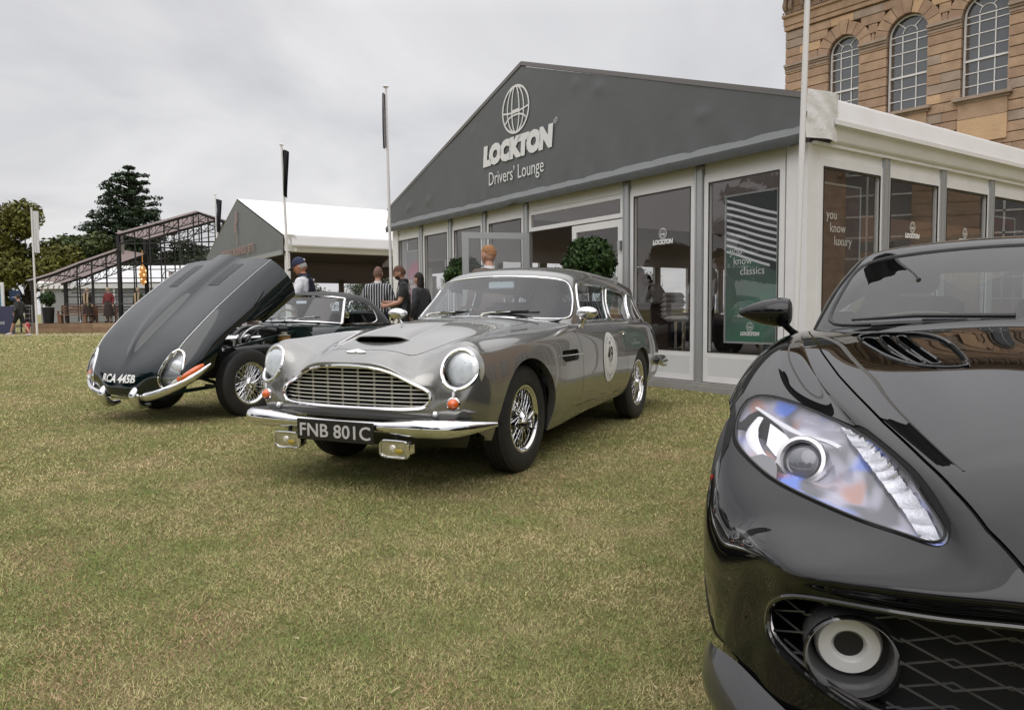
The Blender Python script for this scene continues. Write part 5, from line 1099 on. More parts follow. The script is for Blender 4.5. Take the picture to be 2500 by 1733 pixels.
def gable_sheet(x0, x1, zb, ze, xa, za, y, n=(60, 24), wr=.014):
    """hanging fabric gable with slack ripples towards its foot"""
    S = np.zeros((n[0]+1, n[1]+1, 3))
    for i in range(n[0]+1):
        x = x0+(x1-x0)*i/n[0]; zt = ze+(za-ze)*((x-x0)/(xa-x0) if x < xa else (x1-x)/(x1-xa))
        for j in range(n[1]+1):
            t = j/n[1]; z = zb+(zt-zb)*t
            k = wr*(math.sin(x*9+z*4)*.5+math.sin(x*17.3-z*7)*.3)*math.exp(-3.2*t)+.006*math.sin(x*2.1)*math.sin(z*2.6)
            for px, pz in ((x1-1.3, zb+.42), (x0+1.0, zb+.24), (x0+1.9, zb+.28), (xa+.1, za-.22), (xa+1.4, za-.62), (xa-1.6, za-.75), (x1-3.2, zb+1.2)):
                k -= .02*math.exp(-((x-px)**2+(z-pz)**2)/.006)
            S[i, j] = (x, y+k, z)
    return gridm(S)
def drivers_marquee():
    T = empty('lounge_marquee', (3.146, 7.891, 0), R(-55.7), 'large dark grey gabled drivers lounge marquee with white frames and glass walls', 'marquee')
    I = Matrix.Identity(4); S_ = Matrix.Rotation(R(90), 4, 'Z')          # side wall: local x runs along +y, outer face to +x
    W_ = 10.1; posts = [.12, 1.44, 2.73, 5.10, 6.37, 7.6, 8.8, 10.0]
    for p in posts[1:-1]: wall_post(T, I, -p)
    for p in (.10, 10.0): build('corner_post', box((-p-.0+(.02 if p < 1 else 0), .06, 1.38), (.26, .22, 2.74)), white_alu(), T, smooth=False)
    for a, b in zip(posts[:-1], posts[1:]):
        if b-a > 2: continue
        window_bay(T, I, -b+.07, -a-(.07 if a > .2 else .12))
    # entrance bay: transom light, fixed right leaf, left leaf swung out
    build('transom_frame', join(frame_rect(-5.03, -2.80, 2.28, 2.60, .06), box((-3.915, 0, 2.69), (2.23, .05, .17))), white_alu(), T, smooth=False)
    build('transom_glass', mk([(-4.97, 0, 2.34), (-2.86, 0, 2.34), (-2.86, 0, 2.54), (-4.97, 0, 2.54)], [(0, 1, 2, 3)]), tent_glass(), T, smooth=False)
    d = build('door', frame_rect(-3.92, -2.81, .10, 2.26, .10), white_alu(), T, smooth=False); build('glass_pane', mk([(-3.82, 0, .2), (-2.91, 0, .2), (-2.91, 0, 2.16), (-3.82, 0, 2.16)], [(0, 1, 2, 3)]), tent_glass(), d, smooth=False)
    build('hinge', box((-2.84, -.05, 1.9), (.05, .06, .12)), grey_alu(), d, smooth=False)
    Mo = Matrix.Translation((-5.02, -.03, 0))@Matrix.Rotation(R(-112), 4, 'Z')
    d = build('door', xf(frame_rect(0, 1.10, .10, 2.26, .10), Mo), grey_alu(), T, smooth=False, label='open glass door leaf swung outwards'); build('glass_pane', xf(mk([(.1, 0, .2), (1.0, 0, .2), (1.0, 0, 2.16), (.1, 0, 2.16)], [(0, 1, 2, 3)]), Mo), tent_glass(), d, smooth=False)
    build('door_closer', xf(box((.25, -.05, 2.2), (.3, .06, .06)), Mo), grey_alu(), d, smooth=False)
    # floor, base rails
    build('base_rail', join(box((-5.05, -.02, .055), (10.2, .14, .11)), box((-5.05, -.05, .035), (10.24, .12, .07))), pbr('base_timber', (.30, .29, .28), .5, vary=(8, .15)), T, smooth=False)
    build('side_rail', join(box((.02, 10.1, .055), (.14, 20.2, .11))), pbr('base_timber', (.30, .29, .28), .5), T, smooth=False)
    build('interior_floor', box((-5.05, 10, .04), (9.9, 19.8, .06)), pbr('tent_floor', (.22, .19, .17), .6), T, smooth=False)
    # side walls and back wall
    MR = Matrix.Translation((0.03, 0, 0))@S_
    sidewall(MR, 0, 9, T)
    ML = Matrix.Translation((-10.13, 0, 0))@Matrix.Translation((0, 12.2, 0))@Matrix.Rotation(R(-90), 4, 'Z')
    sidewall(ML, 0, 9, T)
    MB = Matrix.Translation((0, 12.25, 0))@Matrix.Rotation(R(180), 4, 'Z'); 
    for i in range(7): window_bay(T, MB, .1+1.4*i+.04, .1+1.4*(i+1)-.04); wall_post(T, MB, .1+1.4*(i+1))
    # gable fabric, hem and valance
    gm_ = pbr('grey_canvas', (.105, .112, .115), .55, bump=(2.2, .35, .03), vary=(1.5, .07))
    build('gable_sheet', gable_sheet(-W_-.04, .04, 2.90, 3.2, -5.05, 4.90, -.14), gm_, T)
    n = 120; S = np.zeros((n+1, 5, 3))
    for i in range(n+1):
        x = -W_-.06+(W_+.12)*i/n; k = .010*math.sin(x*13)+.008*math.sin(x*31+1)+.012*math.exp(-((x+5.25)/.18)**2)*4
        for j, (y, z) in enumerate(((-.135, 2.93), (-.165, 2.88), (-.20, 2.825), (-.200, 2.78), (-.185, 2.725))): S[i, j] = (x, y-k*(.5 if j else 0), z+(.02*math.exp(-((x+5.25)/.2)**2) if j == 4 else 0))
    build('hem_slope', gridm(S[:, :3], True), pbr('grey_canvas_lit', (.16, .167, .17), .5, bump=(6, .5, .02)), T); build('valance', gridm(S[:, 2:], True), pbr('grey_canvas_shaded', (.085, .09, .093), .5, bump=(6, .5, .02)), T)  # upward slope painted lighter and hanging strip darker, standing in for light and shade
    build('gable_edge', join(beam((-W_-.06, -.1, 3.22), (-5.05, -.1, 4.95), .10, .06), beam((-5.05, -.1, 4.95), (.06, -.1, 3.22), .10, .06)), pbr('edge_grey', (.16, .15, .15), .5), T, smooth=False)
    # roof skin, eave fascia with its bright rail
    L = 12.3
    build('roof', join(mk([(0.08, -.1, 3.22), (0.08, L, 3.22), (-5.05, L, 4.97), (-5.05, -.1, 4.97)], [(0, 1, 2, 3)]), mk([(-W_-.08, -.1, 3.22), (-5.05, -.1, 4.97), (-5.05, L, 4.97), (-W_-.08, L, 3.22)], [(0, 1, 2, 3)])), sheer('roof_canvas', (.80, .79, .79), .35), T, smooth=False)
    for sx in (1, -1):
        X = lambda v: v if sx > 0 else -W_-v
        prof = [(.10, 3.24), (.13, 3.20), (.17, 3.00), (.19, 2.985), (.185, 2.93), (.15, 2.92), (.14, 2.80), (.10, 2.765), (.06, 2.76)]
        ys = np.linspace(.25 if sx > 0 else -.1, L, 40); G_ = np.array([[(X(p+.004*math.sin(y*11+z*9)), y, z) for p, z in prof] for y in ys])
        build('eave_fascia', gridm(G_, sx < 0), pbr('fascia_canvas', (.72, .71, .71), .5, vary=(1.2, .05)), T); build('eave_rail', join(beam((X(.195), .2, 2.965), (X(.195), L, 2.965), .012, .05), beam((X(.075), .0, 2.75), (X(.075), L, 2.75), .05, .03)), white_alu(), T, smooth=False)
    # wrinkled corner wrap
    ww = np.array([[(.12+.07*math.sin(t*2.6)+.012*math.sin(3.1*t+z*9)*math.sin(z*17+t*9), -.20+.50*t, z) for z in np.linspace(2.77, 3.26, 14)] for t in np.linspace(0, 1, 14)])
    build('corner_wrap', gridm(ww), pbr('wrap_canvas', (.74, .73, .73), .4, bump=(9, .6, .03)), T)
    # lining and ceiling
    lin = sheer('brown_lining', (.28, .245, .235), .5)
    build('ceiling_lining', join(mk([(-.02, .05, 3.05), (-5.05, .05, 4.75), (-5.05, L-.05, 4.75), (-.02, L-.05, 3.05)], [(0, 1, 2, 3)]), mk([(-5.05, .05, 4.75), (-W_+.02, .05, 3.05), (-W_+.02, L-.05, 3.05), (-5.05, L-.05, 4.75)], [(0, 1, 2, 3)]), mk([(-.02, .07, 2.72), (-W_+.02, .07, 2.72), (-W_+.02, .07, 3.1), (-5.05, .07, 4.8), (-.02, .07, 3.1)], [(0, 1, 2, 3, 4)])), lin, T, smooth=False)
    for x in (-.35, -9.7): build('wall_drape', mk([(x, .1, 2.15), (x, L-.1, 2.15), (x, L-.1, 3.2), (x, .1, 3.2)], [(0, 1, 2, 3)]), lin, T, smooth=False)
    # sign
    wh = pbr('sign_white', (.74, .74, .74), .5); yS = -.158
    build('logo_sign', up_((-5.2, yS, 3.52))(logo(2.0, True)), wh, T, smooth=False, label='white globe logo over the word LOCKTON')
    t = text("Drivers’ Lounge", .2, .0, sx=.86, align='CENTER'); q = 1.57/(t[0][:, 0].max()-t[0][:, 0].min()); t[0][:] *= (q, q*1.12, 1)
    build('lounge_lettering', up_((-5.235, yS, 3.15))(t), wh, T, smooth=False)
    # logos on the panes
    for x in (-2.07,): build('pane_logo', up_((x, -.012, 1.86))(logo(.36)), wh, T, smooth=False)
    for x in (-6.98, -5.73): build('pane_logo', up_((x, -.012, 1.55))(logo(.34)), wh, T, smooth=False)
    for i in (1, 2, 4): build('pane_logo', xf(up_((.10+1.34*(i+.5), -.012, 1.86))(logo(.34)), MR), wh, T, smooth=False)
    return T, MR, ML
def poster(M, x0, x1, z0, z1, bg_, words, mat_kind, label, cat='poster'):
    """framed board standing just behind the glass"""
    o = empty('poster', (0, 0, 0), label=label, cat=cat)
    o.matrix_world = M
    build('poster_frame', frame_rect(x0, x1, z0, z1, .022, 0, .03), pbr('poster_trim', (.38, .39, .40), .4), o, smooth=False)
    build('poster_print', box(((x0+x1)/2, .0, (z0+z1)/2), (x1-x0-.04, .012, z1-z0-.04)), bg_, o, smooth=False)
    ink = pbr('poster_ink', (.85, .87, .85), .5); w_ = x1-x0
    for k, (s, fx_, fz, sz) in enumerate(words): build('poster_words', up_((x0+w_*fx_, -.0085, z0+(z1-z0)*fz))(text(s, sz, 0, sx=.92)), ink, o, smooth=False)
    if mat_kind == 'green':
        st = []; W2, H2 = w_-.05, (z1-z0)*.28
        for i in range(9):
            za = z1-.03-.075*i-.02; V = []
            for t in np.linspace(0, 1, 9):
                x = x0+.025+W2*t; zz = za-.0-.42*W2*t*.75+.003*math.sin(t*7); V.append((x, zz))
            poly = [(x, z) for x, z in V]+[(x, z-.030) for x, z in reversed(V)]; 
            for a in range(8):
                q = [poly[a], poly[a+1], poly[17-a-1], poly[17-a]]
                if min(p[1] for p in q) > z0+(z1-z0)*.50 and max(p[1] for p in q) < z1-.025: st.append(mk([(p[0], -.0085, p[1]) for p in q], [(0, 1, 2, 3)]))
        build('poster_stripes', join(*st), pbr('stripe_lilac', (.80, .80, .86), .5), o, smooth=False)
        dk = mk([(x0+.025, -.0075, z1-.025), (x0+.025, -.0075, z1-.62), (x1-.025, -.0075, z1-.93), (x1-.025, -.0075, z1-.025)], [(0, 1, 2, 3)])
        build('poster_dark', dk, pbr('poster_dark', (.05, .058, .06), .5), o, smooth=False)
    build('poster_logo', up_(((x0+x1)/2, -.0085, z0+.10))(logo(w_*.36)), ink, o, smooth=False)
    return o
marq, MR_, ML_ = drivers_marquee()
def printm(name, c1, c2, sc=1.2):
    m = pbr(name, c1, .45); t = m.node_tree; tc = nd(t, 'ShaderNodeTexCoord'); n = nd(t, 'ShaderNodeTexNoise', i_Scale=sc, i_Detail=3.0); mp = nd(t, 'ShaderNodeMapping'); mp.inputs['Scale'].default_value = (1, 1, 1.6); lk(t, tc.outputs['Object'], mp.inputs[0]); lk(t, mp.outputs[0], n.inputs['Vector'])
    r = nd(t, 'ShaderNodeValToRGB'); r.color_ramp.elements[0].position = .38; r.color_ramp.elements[0].color = (*c1, 1); r.color_ramp.elements[1].position = .62; r.color_ramp.elements[1].color = (*c2, 1); lk(t, n.outputs[0], r.inputs[0]); lk(t, r.outputs[0], t.nodes['Principled BSDF'].inputs['Base Color']); return m
MW = marq.matrix_basis.copy()
Mm = Matrix.Translation((3.146, 7.891, 0))@Matrix.Rotation(R(-55.7), 4, 'Z')
poster(Mm@Matrix.Translation((0, .10, 0)), -1.15, -.40, .60, 2.36, printm('green_print', (.10, .14, .125), (.075, .22, .15)), [('you', .10, .60, .13), ('know', .17, .53, .13), ('classics', .30, .46, .13), ('we know', .30, .22, .08), ('insurance', .26, .175, .08)], 'green', 'green framed poster reading you know classics behind the marquee corner window')
poster(Mm@MR_@Matrix.Translation((0, .10, 0)), .30, 1.14, .60, 2.40, printm('brown_print', (.07, .045, .038), (.11, .075, .06), 5), [('you', .20, .78, .15), ('know', .28, .70, .15), ('luxury', .38, .62, .15)], 'brown', 'brown framed poster reading you know luxury in the marquee side wall')
o_ = poster(Mm@MR_@Matrix.Translation((0, .10, 0)), 4.34, 5.2, .60, 2.30, printm('rust_print', (.05, .03, .025), (.16, .05, .03), 2), [('you', .20, .70, .14), ('know', .28, .62, .14)], 'brown', 'rust toned poster far along the marquee side wall')
poster(Mm@Matrix.Translation((0, .10, 0)), -9.75, -9.05, .60, 2.30, printm('magenta_print', (.16, .18, .19), (.45, .07, .17), 1.1), [('you', .12, .60, .13), ('know', .2, .53, .13)], 'brown', 'grey and magenta poster in the leftmost marquee window')
# ------------------------------------------------------------------ second marquee, open sided
def jets_marquee():
    T = empty('business_marquee', (-6.5, 21.4, 0), R(-55.7), 'open sided white roofed marquee with dark gable lettered Boeing Business Jets', 'marquee')
    W_ = 10.0; L = 7.5
    gm_ = pbr('grey_canvas_far', (.145, .152, .155), .6, bump=(2, .3, .03))
    build('gable_sheet', gable_sheet(-W_, 0, 2.78, 3.2, -5, 4.85, -.1, (20, 8), .01), gm_, T)
    build('gable_band', box((-5, -.14, 2.73), (W_, .06, .13)), pbr('canvas_band', (.30, .31, .31), .6), T, smooth=False)
    for p in (0, -5, -10):
        for y in (0, 7.3): build('leg_post', box((p-.05*(p == 0)+.05*(p == -10), y+.02, 1.37), (.14, .12, 2.74)), white_alu(), T, smooth=False)
    build('roof', join(mk([(0.08, -.1, 3.22), (0.08, L, 3.22), (-5.0, L, 4.9), (-5.0, -.1, 4.9)], [(0, 1, 2, 3)]), mk([(-W_-.08, -.1, 3.22), (-5.0, -.1, 4.9), (-5.0, L, 4.9), (-W_-.08, L, 3.22)], [(0, 1, 2, 3)])), pvc_white(), T, smooth=False)
    prof = [(.08, 3.24), (.12, 3.18), (.15, 2.98), (.18, 2.96), (.17, 2.90), (.12, 2.88), (.10, 2.76), (.05, 2.74)]
    build('eave_fascia', gridm(np.array([[(p, y, z) for p, z in prof] for y in np.linspace(.1, L, 14)])), pbr('fascia_canvas', (.72, .71, .71), .5), T)
    build('corner_wrap', gridm(np.array([[(.11+.03*math.sin(z*19+t*5), -.1+.35*t, z) for z in np.linspace(2.76, 3.24, 9)] for t in np.linspace(0, 1, 8)])), pbr('wrap_canvas', (.74, .73, .73), .4), T)
    lin = sheer('brown_lining', (.28, .245, .235), .5)
    build('ceiling_lining', mk([(.05, .0, 3.12), (-5, .0, 4.75), (-W_-.05, .0, 3.12), (-W_-.05, L, 3.12), (-5, L, 4.75), (.05, L, 3.12)], [(0, 1, 4, 5), (1, 2, 3, 4)]), lin, T, smooth=False)
    build('rear_wall', join(box((-5, L, 2.75), (10, .05, .5)), box((-5, L, .3), (10, .05, .6)), mk([(-10, L-.02, 2.9), (0, L-.02, 2.9), (0, L-.02, 3.2), (-5, L-.02, 4.88), (-10, L-.02, 3.2)], [(0, 1, 2, 3, 4)]), *[box((x, L, 1.3), (.25, .08, 2.2)) for x in (-9.9, -8.2, -6.6, -5, -3.4, -1.8, -.1)]), lin, T, smooth=False)
    build('side_wall', join(box((-9.95, L/2, 2.75), (.05, L, 1.0)), box((-9.95, L/2, .3), (.05, L, .6)), *[box((-9.95, y, 1.3), (.08, .22, 2.2)) for y in (1.5, 3.5, 5.5)]), lin, T, smooth=False)
    ink = pbr('copper_ink', (.36, .19, .15), .5)
    for s_, x, z, q in (('B', -4.97, 4.12, .52), ('B', -5.08, 3.76, .52), ('J', -4.95, 3.46, .52)): build('monogram_letter', up_((x, -.175, z))(text(s_, q, -.002, align='CENTER', sx=1.15)), ink, T, smooth=False)
    t = text('BOEING BUSINESS JETS', .36, .003, sx=.62, align='CENTER'); q = 4.3/(t[0][:, 0].max()-t[0][:, 0].min()); t[0][:, 0] *= q
    build('marquee_lettering', up_((-5.0, -.175, 2.98))(t), ink, T, smooth=False)
    build('floor', box((-5, L/2, .03), (10, L, .06)), pbr('tent_floor', (.22, .19, .17), .6), T, smooth=False)
    return T
jets_marquee()
# ================================================================== stone palace behind the marquee
def palace():
    T = empty('stone_palace', (19.1, 36.0, 0), R(-50), 'honey coloured ashlar palace wing with three tall arched sash windows above the marquee', 'palace')
    # local x runs right along the facade, outer face y=0, depth +y
    stone = [pbr(n, c, .9, spec=.15, bump=(9, .6, .03), vary=(1.7, v)) for n, c, v in (('stone_tan', (.42, .29, .20), .22), ('stone_brown', (.365, .25, .178), .24), ('stone_grey', (.35, .275, .22), .24), ('stone_fresh', (.56, .385, .24), .10))]
    joint = pbr('stone_joint', (.10, .06, .038), .95)
    wins = [(-3.10, .80), (-.02, .93), (3.28, .93)]; ZS, ZB = 14.1, 10.45; H_ = .455; x0, x1 = -6.3, 7.2
    # backing wall with arched openings
    outline = lambda c, r, zb: [(c-r, zb), (c+r, zb)]+[(c+r*math.cos(a), ZS+r*math.sin(a)) for a in np.linspace(0, math.pi, 13)]
    zt = 16.0; ms = []
    edges = [x0]+[e for c, r in wins for e in (c-r, c+r)]+[x1]
    for a, b in zip(edges[::2], edges[1::2]): ms.append(box(((a+b)/2, .35, 8.0), (b-a, .5, 16)))
    for c, r in wins:
        ms.append(box((c, .35, ZB/2-.0), (2*r, .5, ZB-.02)))
        A = np.linspace(0, math.pi, 13); V = []; F = []
        for y in (.10, .60):
            for t in A: V += [(c+r*math.cos(t), y, ZS+r*math.sin(t)), (c+r*math.cos(t), y, zt)]
        for i in range(12):
            F.append((2*i, 2*i+1, 2*i+3, 2*i+2)); F.append((2*i, 2*i+2, 26+2*i+2, 26+2*i))
        ms.append(mk(V, F))
    build('backing_wall', join(*ms), joint, T, smooth=False)
    build('building_mass', join(box(((x0+x1)/2, 6.2, 9.5), (x1-x0-.2, 10.5, 19))), stone[1], T, smooth=False)
    ri = random.Random(5); proto = {}
    def blockat(xa, xb, za, zb, mi=None, name='stone_block', proud=.0):
        w_, h_ = xb-xa, zb-za; key = (round(w_, 2), round(h_, 2), mi if mi is not None else None)
        m = ri.choices((0, 1, 2, 3), (5, 5, 3, 1))[0] if mi is None else mi
        o = build(name, box(((xa+xb)/2, .02+ri.uniform(-.006, .006)-proud, (za+zb)/2), (w_-.008, .18, h_-.032), bev=.020), stone[m], T, smooth=False); return o
    z = 5.9
    while z < 15.85:
        zb = min(z+H_, 15.9); zc = (z+zb)/2
        spans = [x0]
        for c, r in wins:
            if zc < ZB: e = None
            elif zc < ZS: e = r+.0
            else:
                e = math.sqrt(max(0, (r+.62)**2-(zc-ZS)**2)) if zc-ZS < r+.62 else None
            if e: spans += [c-e, c+e]
        spans.append(x1)
        for a, b in zip(spans[::2], spans[1::2]):
            if b-a < .1: continue
            k = max(1, round((b-a)/ri.uniform(.9, 1.25))); cs = sorted([a, b]+[a+(b-a)*(i+ri.uniform(-.22, .22))/k for i in range(1, k)])
            for p, q in zip(cs[:-1], cs[1:]):
                blockat(p, q, z, zb)
        z = zb
    for c, r in wins:
        # voussoirs round the arch, keystone proud
        n = 9
        for i in range(n):
            a, b = math.pi*i/n+.012, math.pi*(i+1)/n-.012; ro = r+.60+(.12 if i == 4 else 0)
            poly = [(c+q*math.cos(t), ZS+q*math.sin(t)) for q, t in ((r, a), (ro, a), (ro, (a+b)/2), (ro, b), (r, b), (r, (a+b)/2))]
            build('voussoir', prism(poly, .20, 'y', -.075-(.05 if i == 4 else 0)), stone[ri.choice((0, 0, 1, 3 if i == 3 else 1))], T, smooth=False)
        # sash window
        w_ = pbr('white_sash', (.72, .71, .70), .4); f = .055
        A = np.linspace(0, math.pi, 17); rr = r-.03
        fr = [tube([(c+rr*math.cos(t), .28, ZS+rr*math.sin(t)) for t in A], .05, 6), beam((c-rr, .28, ZB), (c-rr, .28, ZS), .10), beam((c+rr, .28, ZB), (c+rr, .28, ZS), .10), beam((c-rr, .28, ZB+.05), (c+rr, .28, ZB+.05), .10), beam((c-rr, .28, 12.15), (c+rr, .28, 12.15), .09)]
        wo_ = build('sash_window', join(*fr), w_, T, smooth=False)
        bars = [beam((c+s*rr*.36, .30, ZB), (c+s*rr*.36, .30, ZS+.02), .045) for s in (1, -1)]
        bars += [beam((c-rr, .30, z_), (c+rr, .30, z_), .045) for z_ in (ZB+.58, ZB+1.15, 12.72, 13.3, 13.82, ZS+.02)]
        bars += [tube([(c+rr*.36*math.cos(t), .30, ZS+.1+rr*.36*math.sin(t)) for t in A], .025, 5)]+[beam((c+rr*.36*math.cos(t), .30, ZS+.1+rr*.36*math.sin(t)), (c+rr*math.cos(t), .30, ZS+rr*math.sin(t)), .045) for t in (R(50), R(130))]
        for bm_ in bars: build('glazing_bar', bm_, w_, wo_, smooth=False)
        gp = [(c-rr, ZB), (c+rr, ZB)]+[(c+rr*math.cos(t), ZS+rr*math.sin(t)) for t in A]
        k = len(gp); build('window_glass', mk([(x, .33, z_) for x, z_ in gp], [tuple(range(k))]), pbr('sky_glass', (.05, .055, .06), .04, 0, 1.0, spec=1.0), wo_, smooth=False)
        build('room_dark', box((c, .58, 12.6), (2*r, .02, 5.2)), voidm(), wo_, smooth=False)
        # scalloped blind edge down the left reveal
        build('drapery', join(*[ball((c-rr+.10, .325, ZB+.1+.2*i), (.10, .004, .10), 8, 5) for i in range(19)]), pbr('drape', (.10, .07, .05), .9), wo_)
        # sill and apron
        if c > -1:
            build('window_sill', join(box((c, -.10, ZB-.07), (2*r+.5, .55, .14)), box((c, -.02, ZB-.2), (2*r+.3, .36, .12))), stone[2], T, smooth=False)
            for i, (za, zb_) in enumerate(((9.5, 10.2), (8.4, 9.48))): build('apron_panel', box((c, .0, (za+zb_)/2), (2*r+.1, .30, zb_-za)), stone[0 if i == 0 else 3], T, smooth=False)
    # impost course, broken at the windows
    for a, b in zip(edges[::2], edges[1::2]):
        build('impost_moulding', join(box(((a+b)/2, -.08, ZS-.02), (b-a+.04, .30, .13)), box(((a+b)/2, -.04, ZS-.15), (b-a+.02, .22, .10)), box(((a+b)/2, -.01, ZS-.3), (b-a, .2, .10))), stone[2], T, smooth=False)
    # entablature
    build('architrave', join(box(((x0+x1)/2, .0, 16.05), (x1-x0+.06, .36, .22)), box(((x0+x1)/2, -.03, 16.38), (x1-x0+.10, .42, .40)), box(((x0+x1)/2, -.08, 16.66), (x1-x0+.2, .52, .14))), stone[0], T, smooth=False)
    x = x0
    while x < x1:
        build('egg_moulding', ball((x+.06, -.34, 16.78), (.05, .05, .06), 6, 4), stone[2], T) if False else None
        x += .12
    build('egg_moulding', join(*[ball((x0+.13*i, -.34, 16.80), (.055, .05, .06), 6, 4) for i in range(104)]), stone[2], T, kind='stuff')
    build('frieze', box(((x0+x1)/2, -.02, 17.5), (x1-x0+.04, .36, 1.3)), stone[0], T, smooth=False)
    for i in range(14):
        x = x0+.25+i*1.0
        s_ = []
        for dx in (-.16, .16):
            s_.append(tube(spl([(x+dx, -.18, 16.95), (x+dx, -.42, 17.15), (x+dx, -.30, 17.5), (x+dx, -.50, 17.85), (x+dx, -.95, 18.05)], 4), [.09]*13+[.10, .11, .12, .13][:4], 6) if False else tube(spl([(x+dx, -.18, 16.95), (x+dx, -.42, 17.15), (x+dx, -.30, 17.5), (x+dx, -.50, 17.85), (x+dx, -.95, 18.05)], 4), .11, 6))
        build('scroll_bracket', join(*s_), stone[2], T)
        build('frieze_panel', box((x+.5, -.22, 17.5), (.5, .05, .8)), stone[1], T, smooth=False)
    build('cornice', join(box(((x0+x1)/2, -.6, 18.2), (x1-x0+1.6, 1.4, .16)), box(((x0+x1)/2, -.75, 18.38), (x1-x0+1.9, 1.7, .2)), box(((x0+x1)/2, -.85, 18.6), (x1-x0+2.1, 1.9, .24))), stone[2], T, smooth=False)
    return T
palace()
# the facing wing across the court (behind the camera to the right), seen in glass and paint
def court_wing():
    T = empty('court_wing', (27.0, 12.0, 0), R(-90), 'tan stone palace wing across the court with arched windows', 'palace')
    st = pbr('stone_tan', (.30, .195, .125), .9); br = pbr('stone_brown', (.255, .165, .11), .9)
    build('wall', box((0, .5, 9), (40, 1.0, 18)), st, T, smooth=False)
    build('course_joint', join(*[box((0, -.005, .5+.5*i), (40, .02, .06)) for i in range(34)]), br, T, smooth=False, kind='stuff')
    for i in range(8):
        c = -17+4.6*i; A = np.linspace(0, math.pi, 13); r = 1.15
        g = build('window', mk([(c-r, -.02, 1.2), (c+r, -.02, 1.2)]+[(c+r*math.cos(t), -.02, 6.2+r*math.sin(t)) for t in A], [tuple(range(15))]), pbr('sky_glass', (.05, .055, .06), .04, 0, 1.0, spec=1.0), T, smooth=False)
        build('window_bars', join(*[beam((c+s*r*.34, -.05, 1.2), (c+s*r*.34, -.05, 6.3), .07) for s in (-1, 1)], *[beam((c-r, -.05, z), (c+r, -.05, z), .07) for z in np.linspace(1.3, 6.2, 7)], tube([(c+r*math.cos(t), -.05, 6.2+r*math.sin(t)) for t in A], .06, 5)), pbr('white_sash', (.72, .71, .70), .4), g, smooth=False)
        build('arch_moulding', tube([(c+(r+.25)*math.cos(t), -.04, 6.2+(r+.25)*math.sin(t)) for t in A], .12, 6), br, T)
    build('cornice', box((0, -.4, 17.8), (41, 1.2, .6)), br, T, smooth=False)
court_wing()
# ================================================================== people
def skin_mesh(J, E, root, sub=2):
    """continuous surface grown round a graph of joints {name: (pos, radius)}"""
    names = list(J); idx = {n: i for i, n in enumerate(names)}
    me = bpy.data.meshes.new('g'); me.from_pydata([J[n][0] for n in names], [(idx[a], idx[b]) for a, b in E], []); o = bpy.data.objects.new('g', me); COL.objects.link(o)
    o.modifiers.new('s', 'SKIN').use_smooth_shade = True
    for n, sv in zip(names, me.skin_vertices[0].data):
        r = J[n][1]; sv.radius = (r, r); sv.use_root = n == root
    o.modifiers.new('u', 'SUBSURF').levels = sub; o.modifiers['u'].render_levels = sub
    bpy.context.view_layer.update(); e = o.evaluated_get(bpy.context.evaluated_depsgraph_get()).to_mesh()
    V = np.array([v.co[:] for v in e.vertices]); F = [tuple(p.vertices) for p in e.polygons]
    bpy.data.objects.remove(o); bpy.data.meshes.remove(me); return mk(V, F)
def hand_joints(J, E, side, wr, dirv, curl=.5, pl=(0, 0, -1)):
    """palm and five bent fingers continuing the wrist along dirv; pl = where the palm faces"""
    d = np.array(dirv, float); d /= np.linalg.norm(d); p = np.array(pl, float); p -= d*(p@d); p /= np.linalg.norm(p)+1e-9; s = np.cross(d, p)*(1 if side == 'l' else -1)
    w = np.array(wr, float); J['palm'+side] = (tuple(w+d*.05), .026); E.append(('wr'+side, 'palm'+side))
    for k, (off, ln) in enumerate(((.030, .068), (.011, .078), (-.009, .072), (-.028, .058))):
        a = w+d*.085+s*off; b = a+(d*math.cos(curl)+p*math.sin(curl))*ln*.5; c = b+(d*math.cos(curl*2.2)+p*math.sin(curl*2.2))*ln*.5
        for n_, q, r in (('a', a, .0095), ('b', b, .009), ('c', c, .0075)): J[f'f{k}{n_}{side}'] = (tuple(q), r)
        E += [('palm'+side, f'f{k}a{side}'), (f'f{k}a{side}', f'f{k}b{side}'), (f'f{k}b{side}', f'f{k}c{side}')]
    t = w+d*.035+s*.032; u = t+(d*.6+s*.5+p*.5)*.045
    J['th1'+side] = (tuple(t), .012); J['th2'+side] = (tuple(u), .009); E += [('palm'+side, 'th1'+side), ('th1'+side, 'th2'+side)]
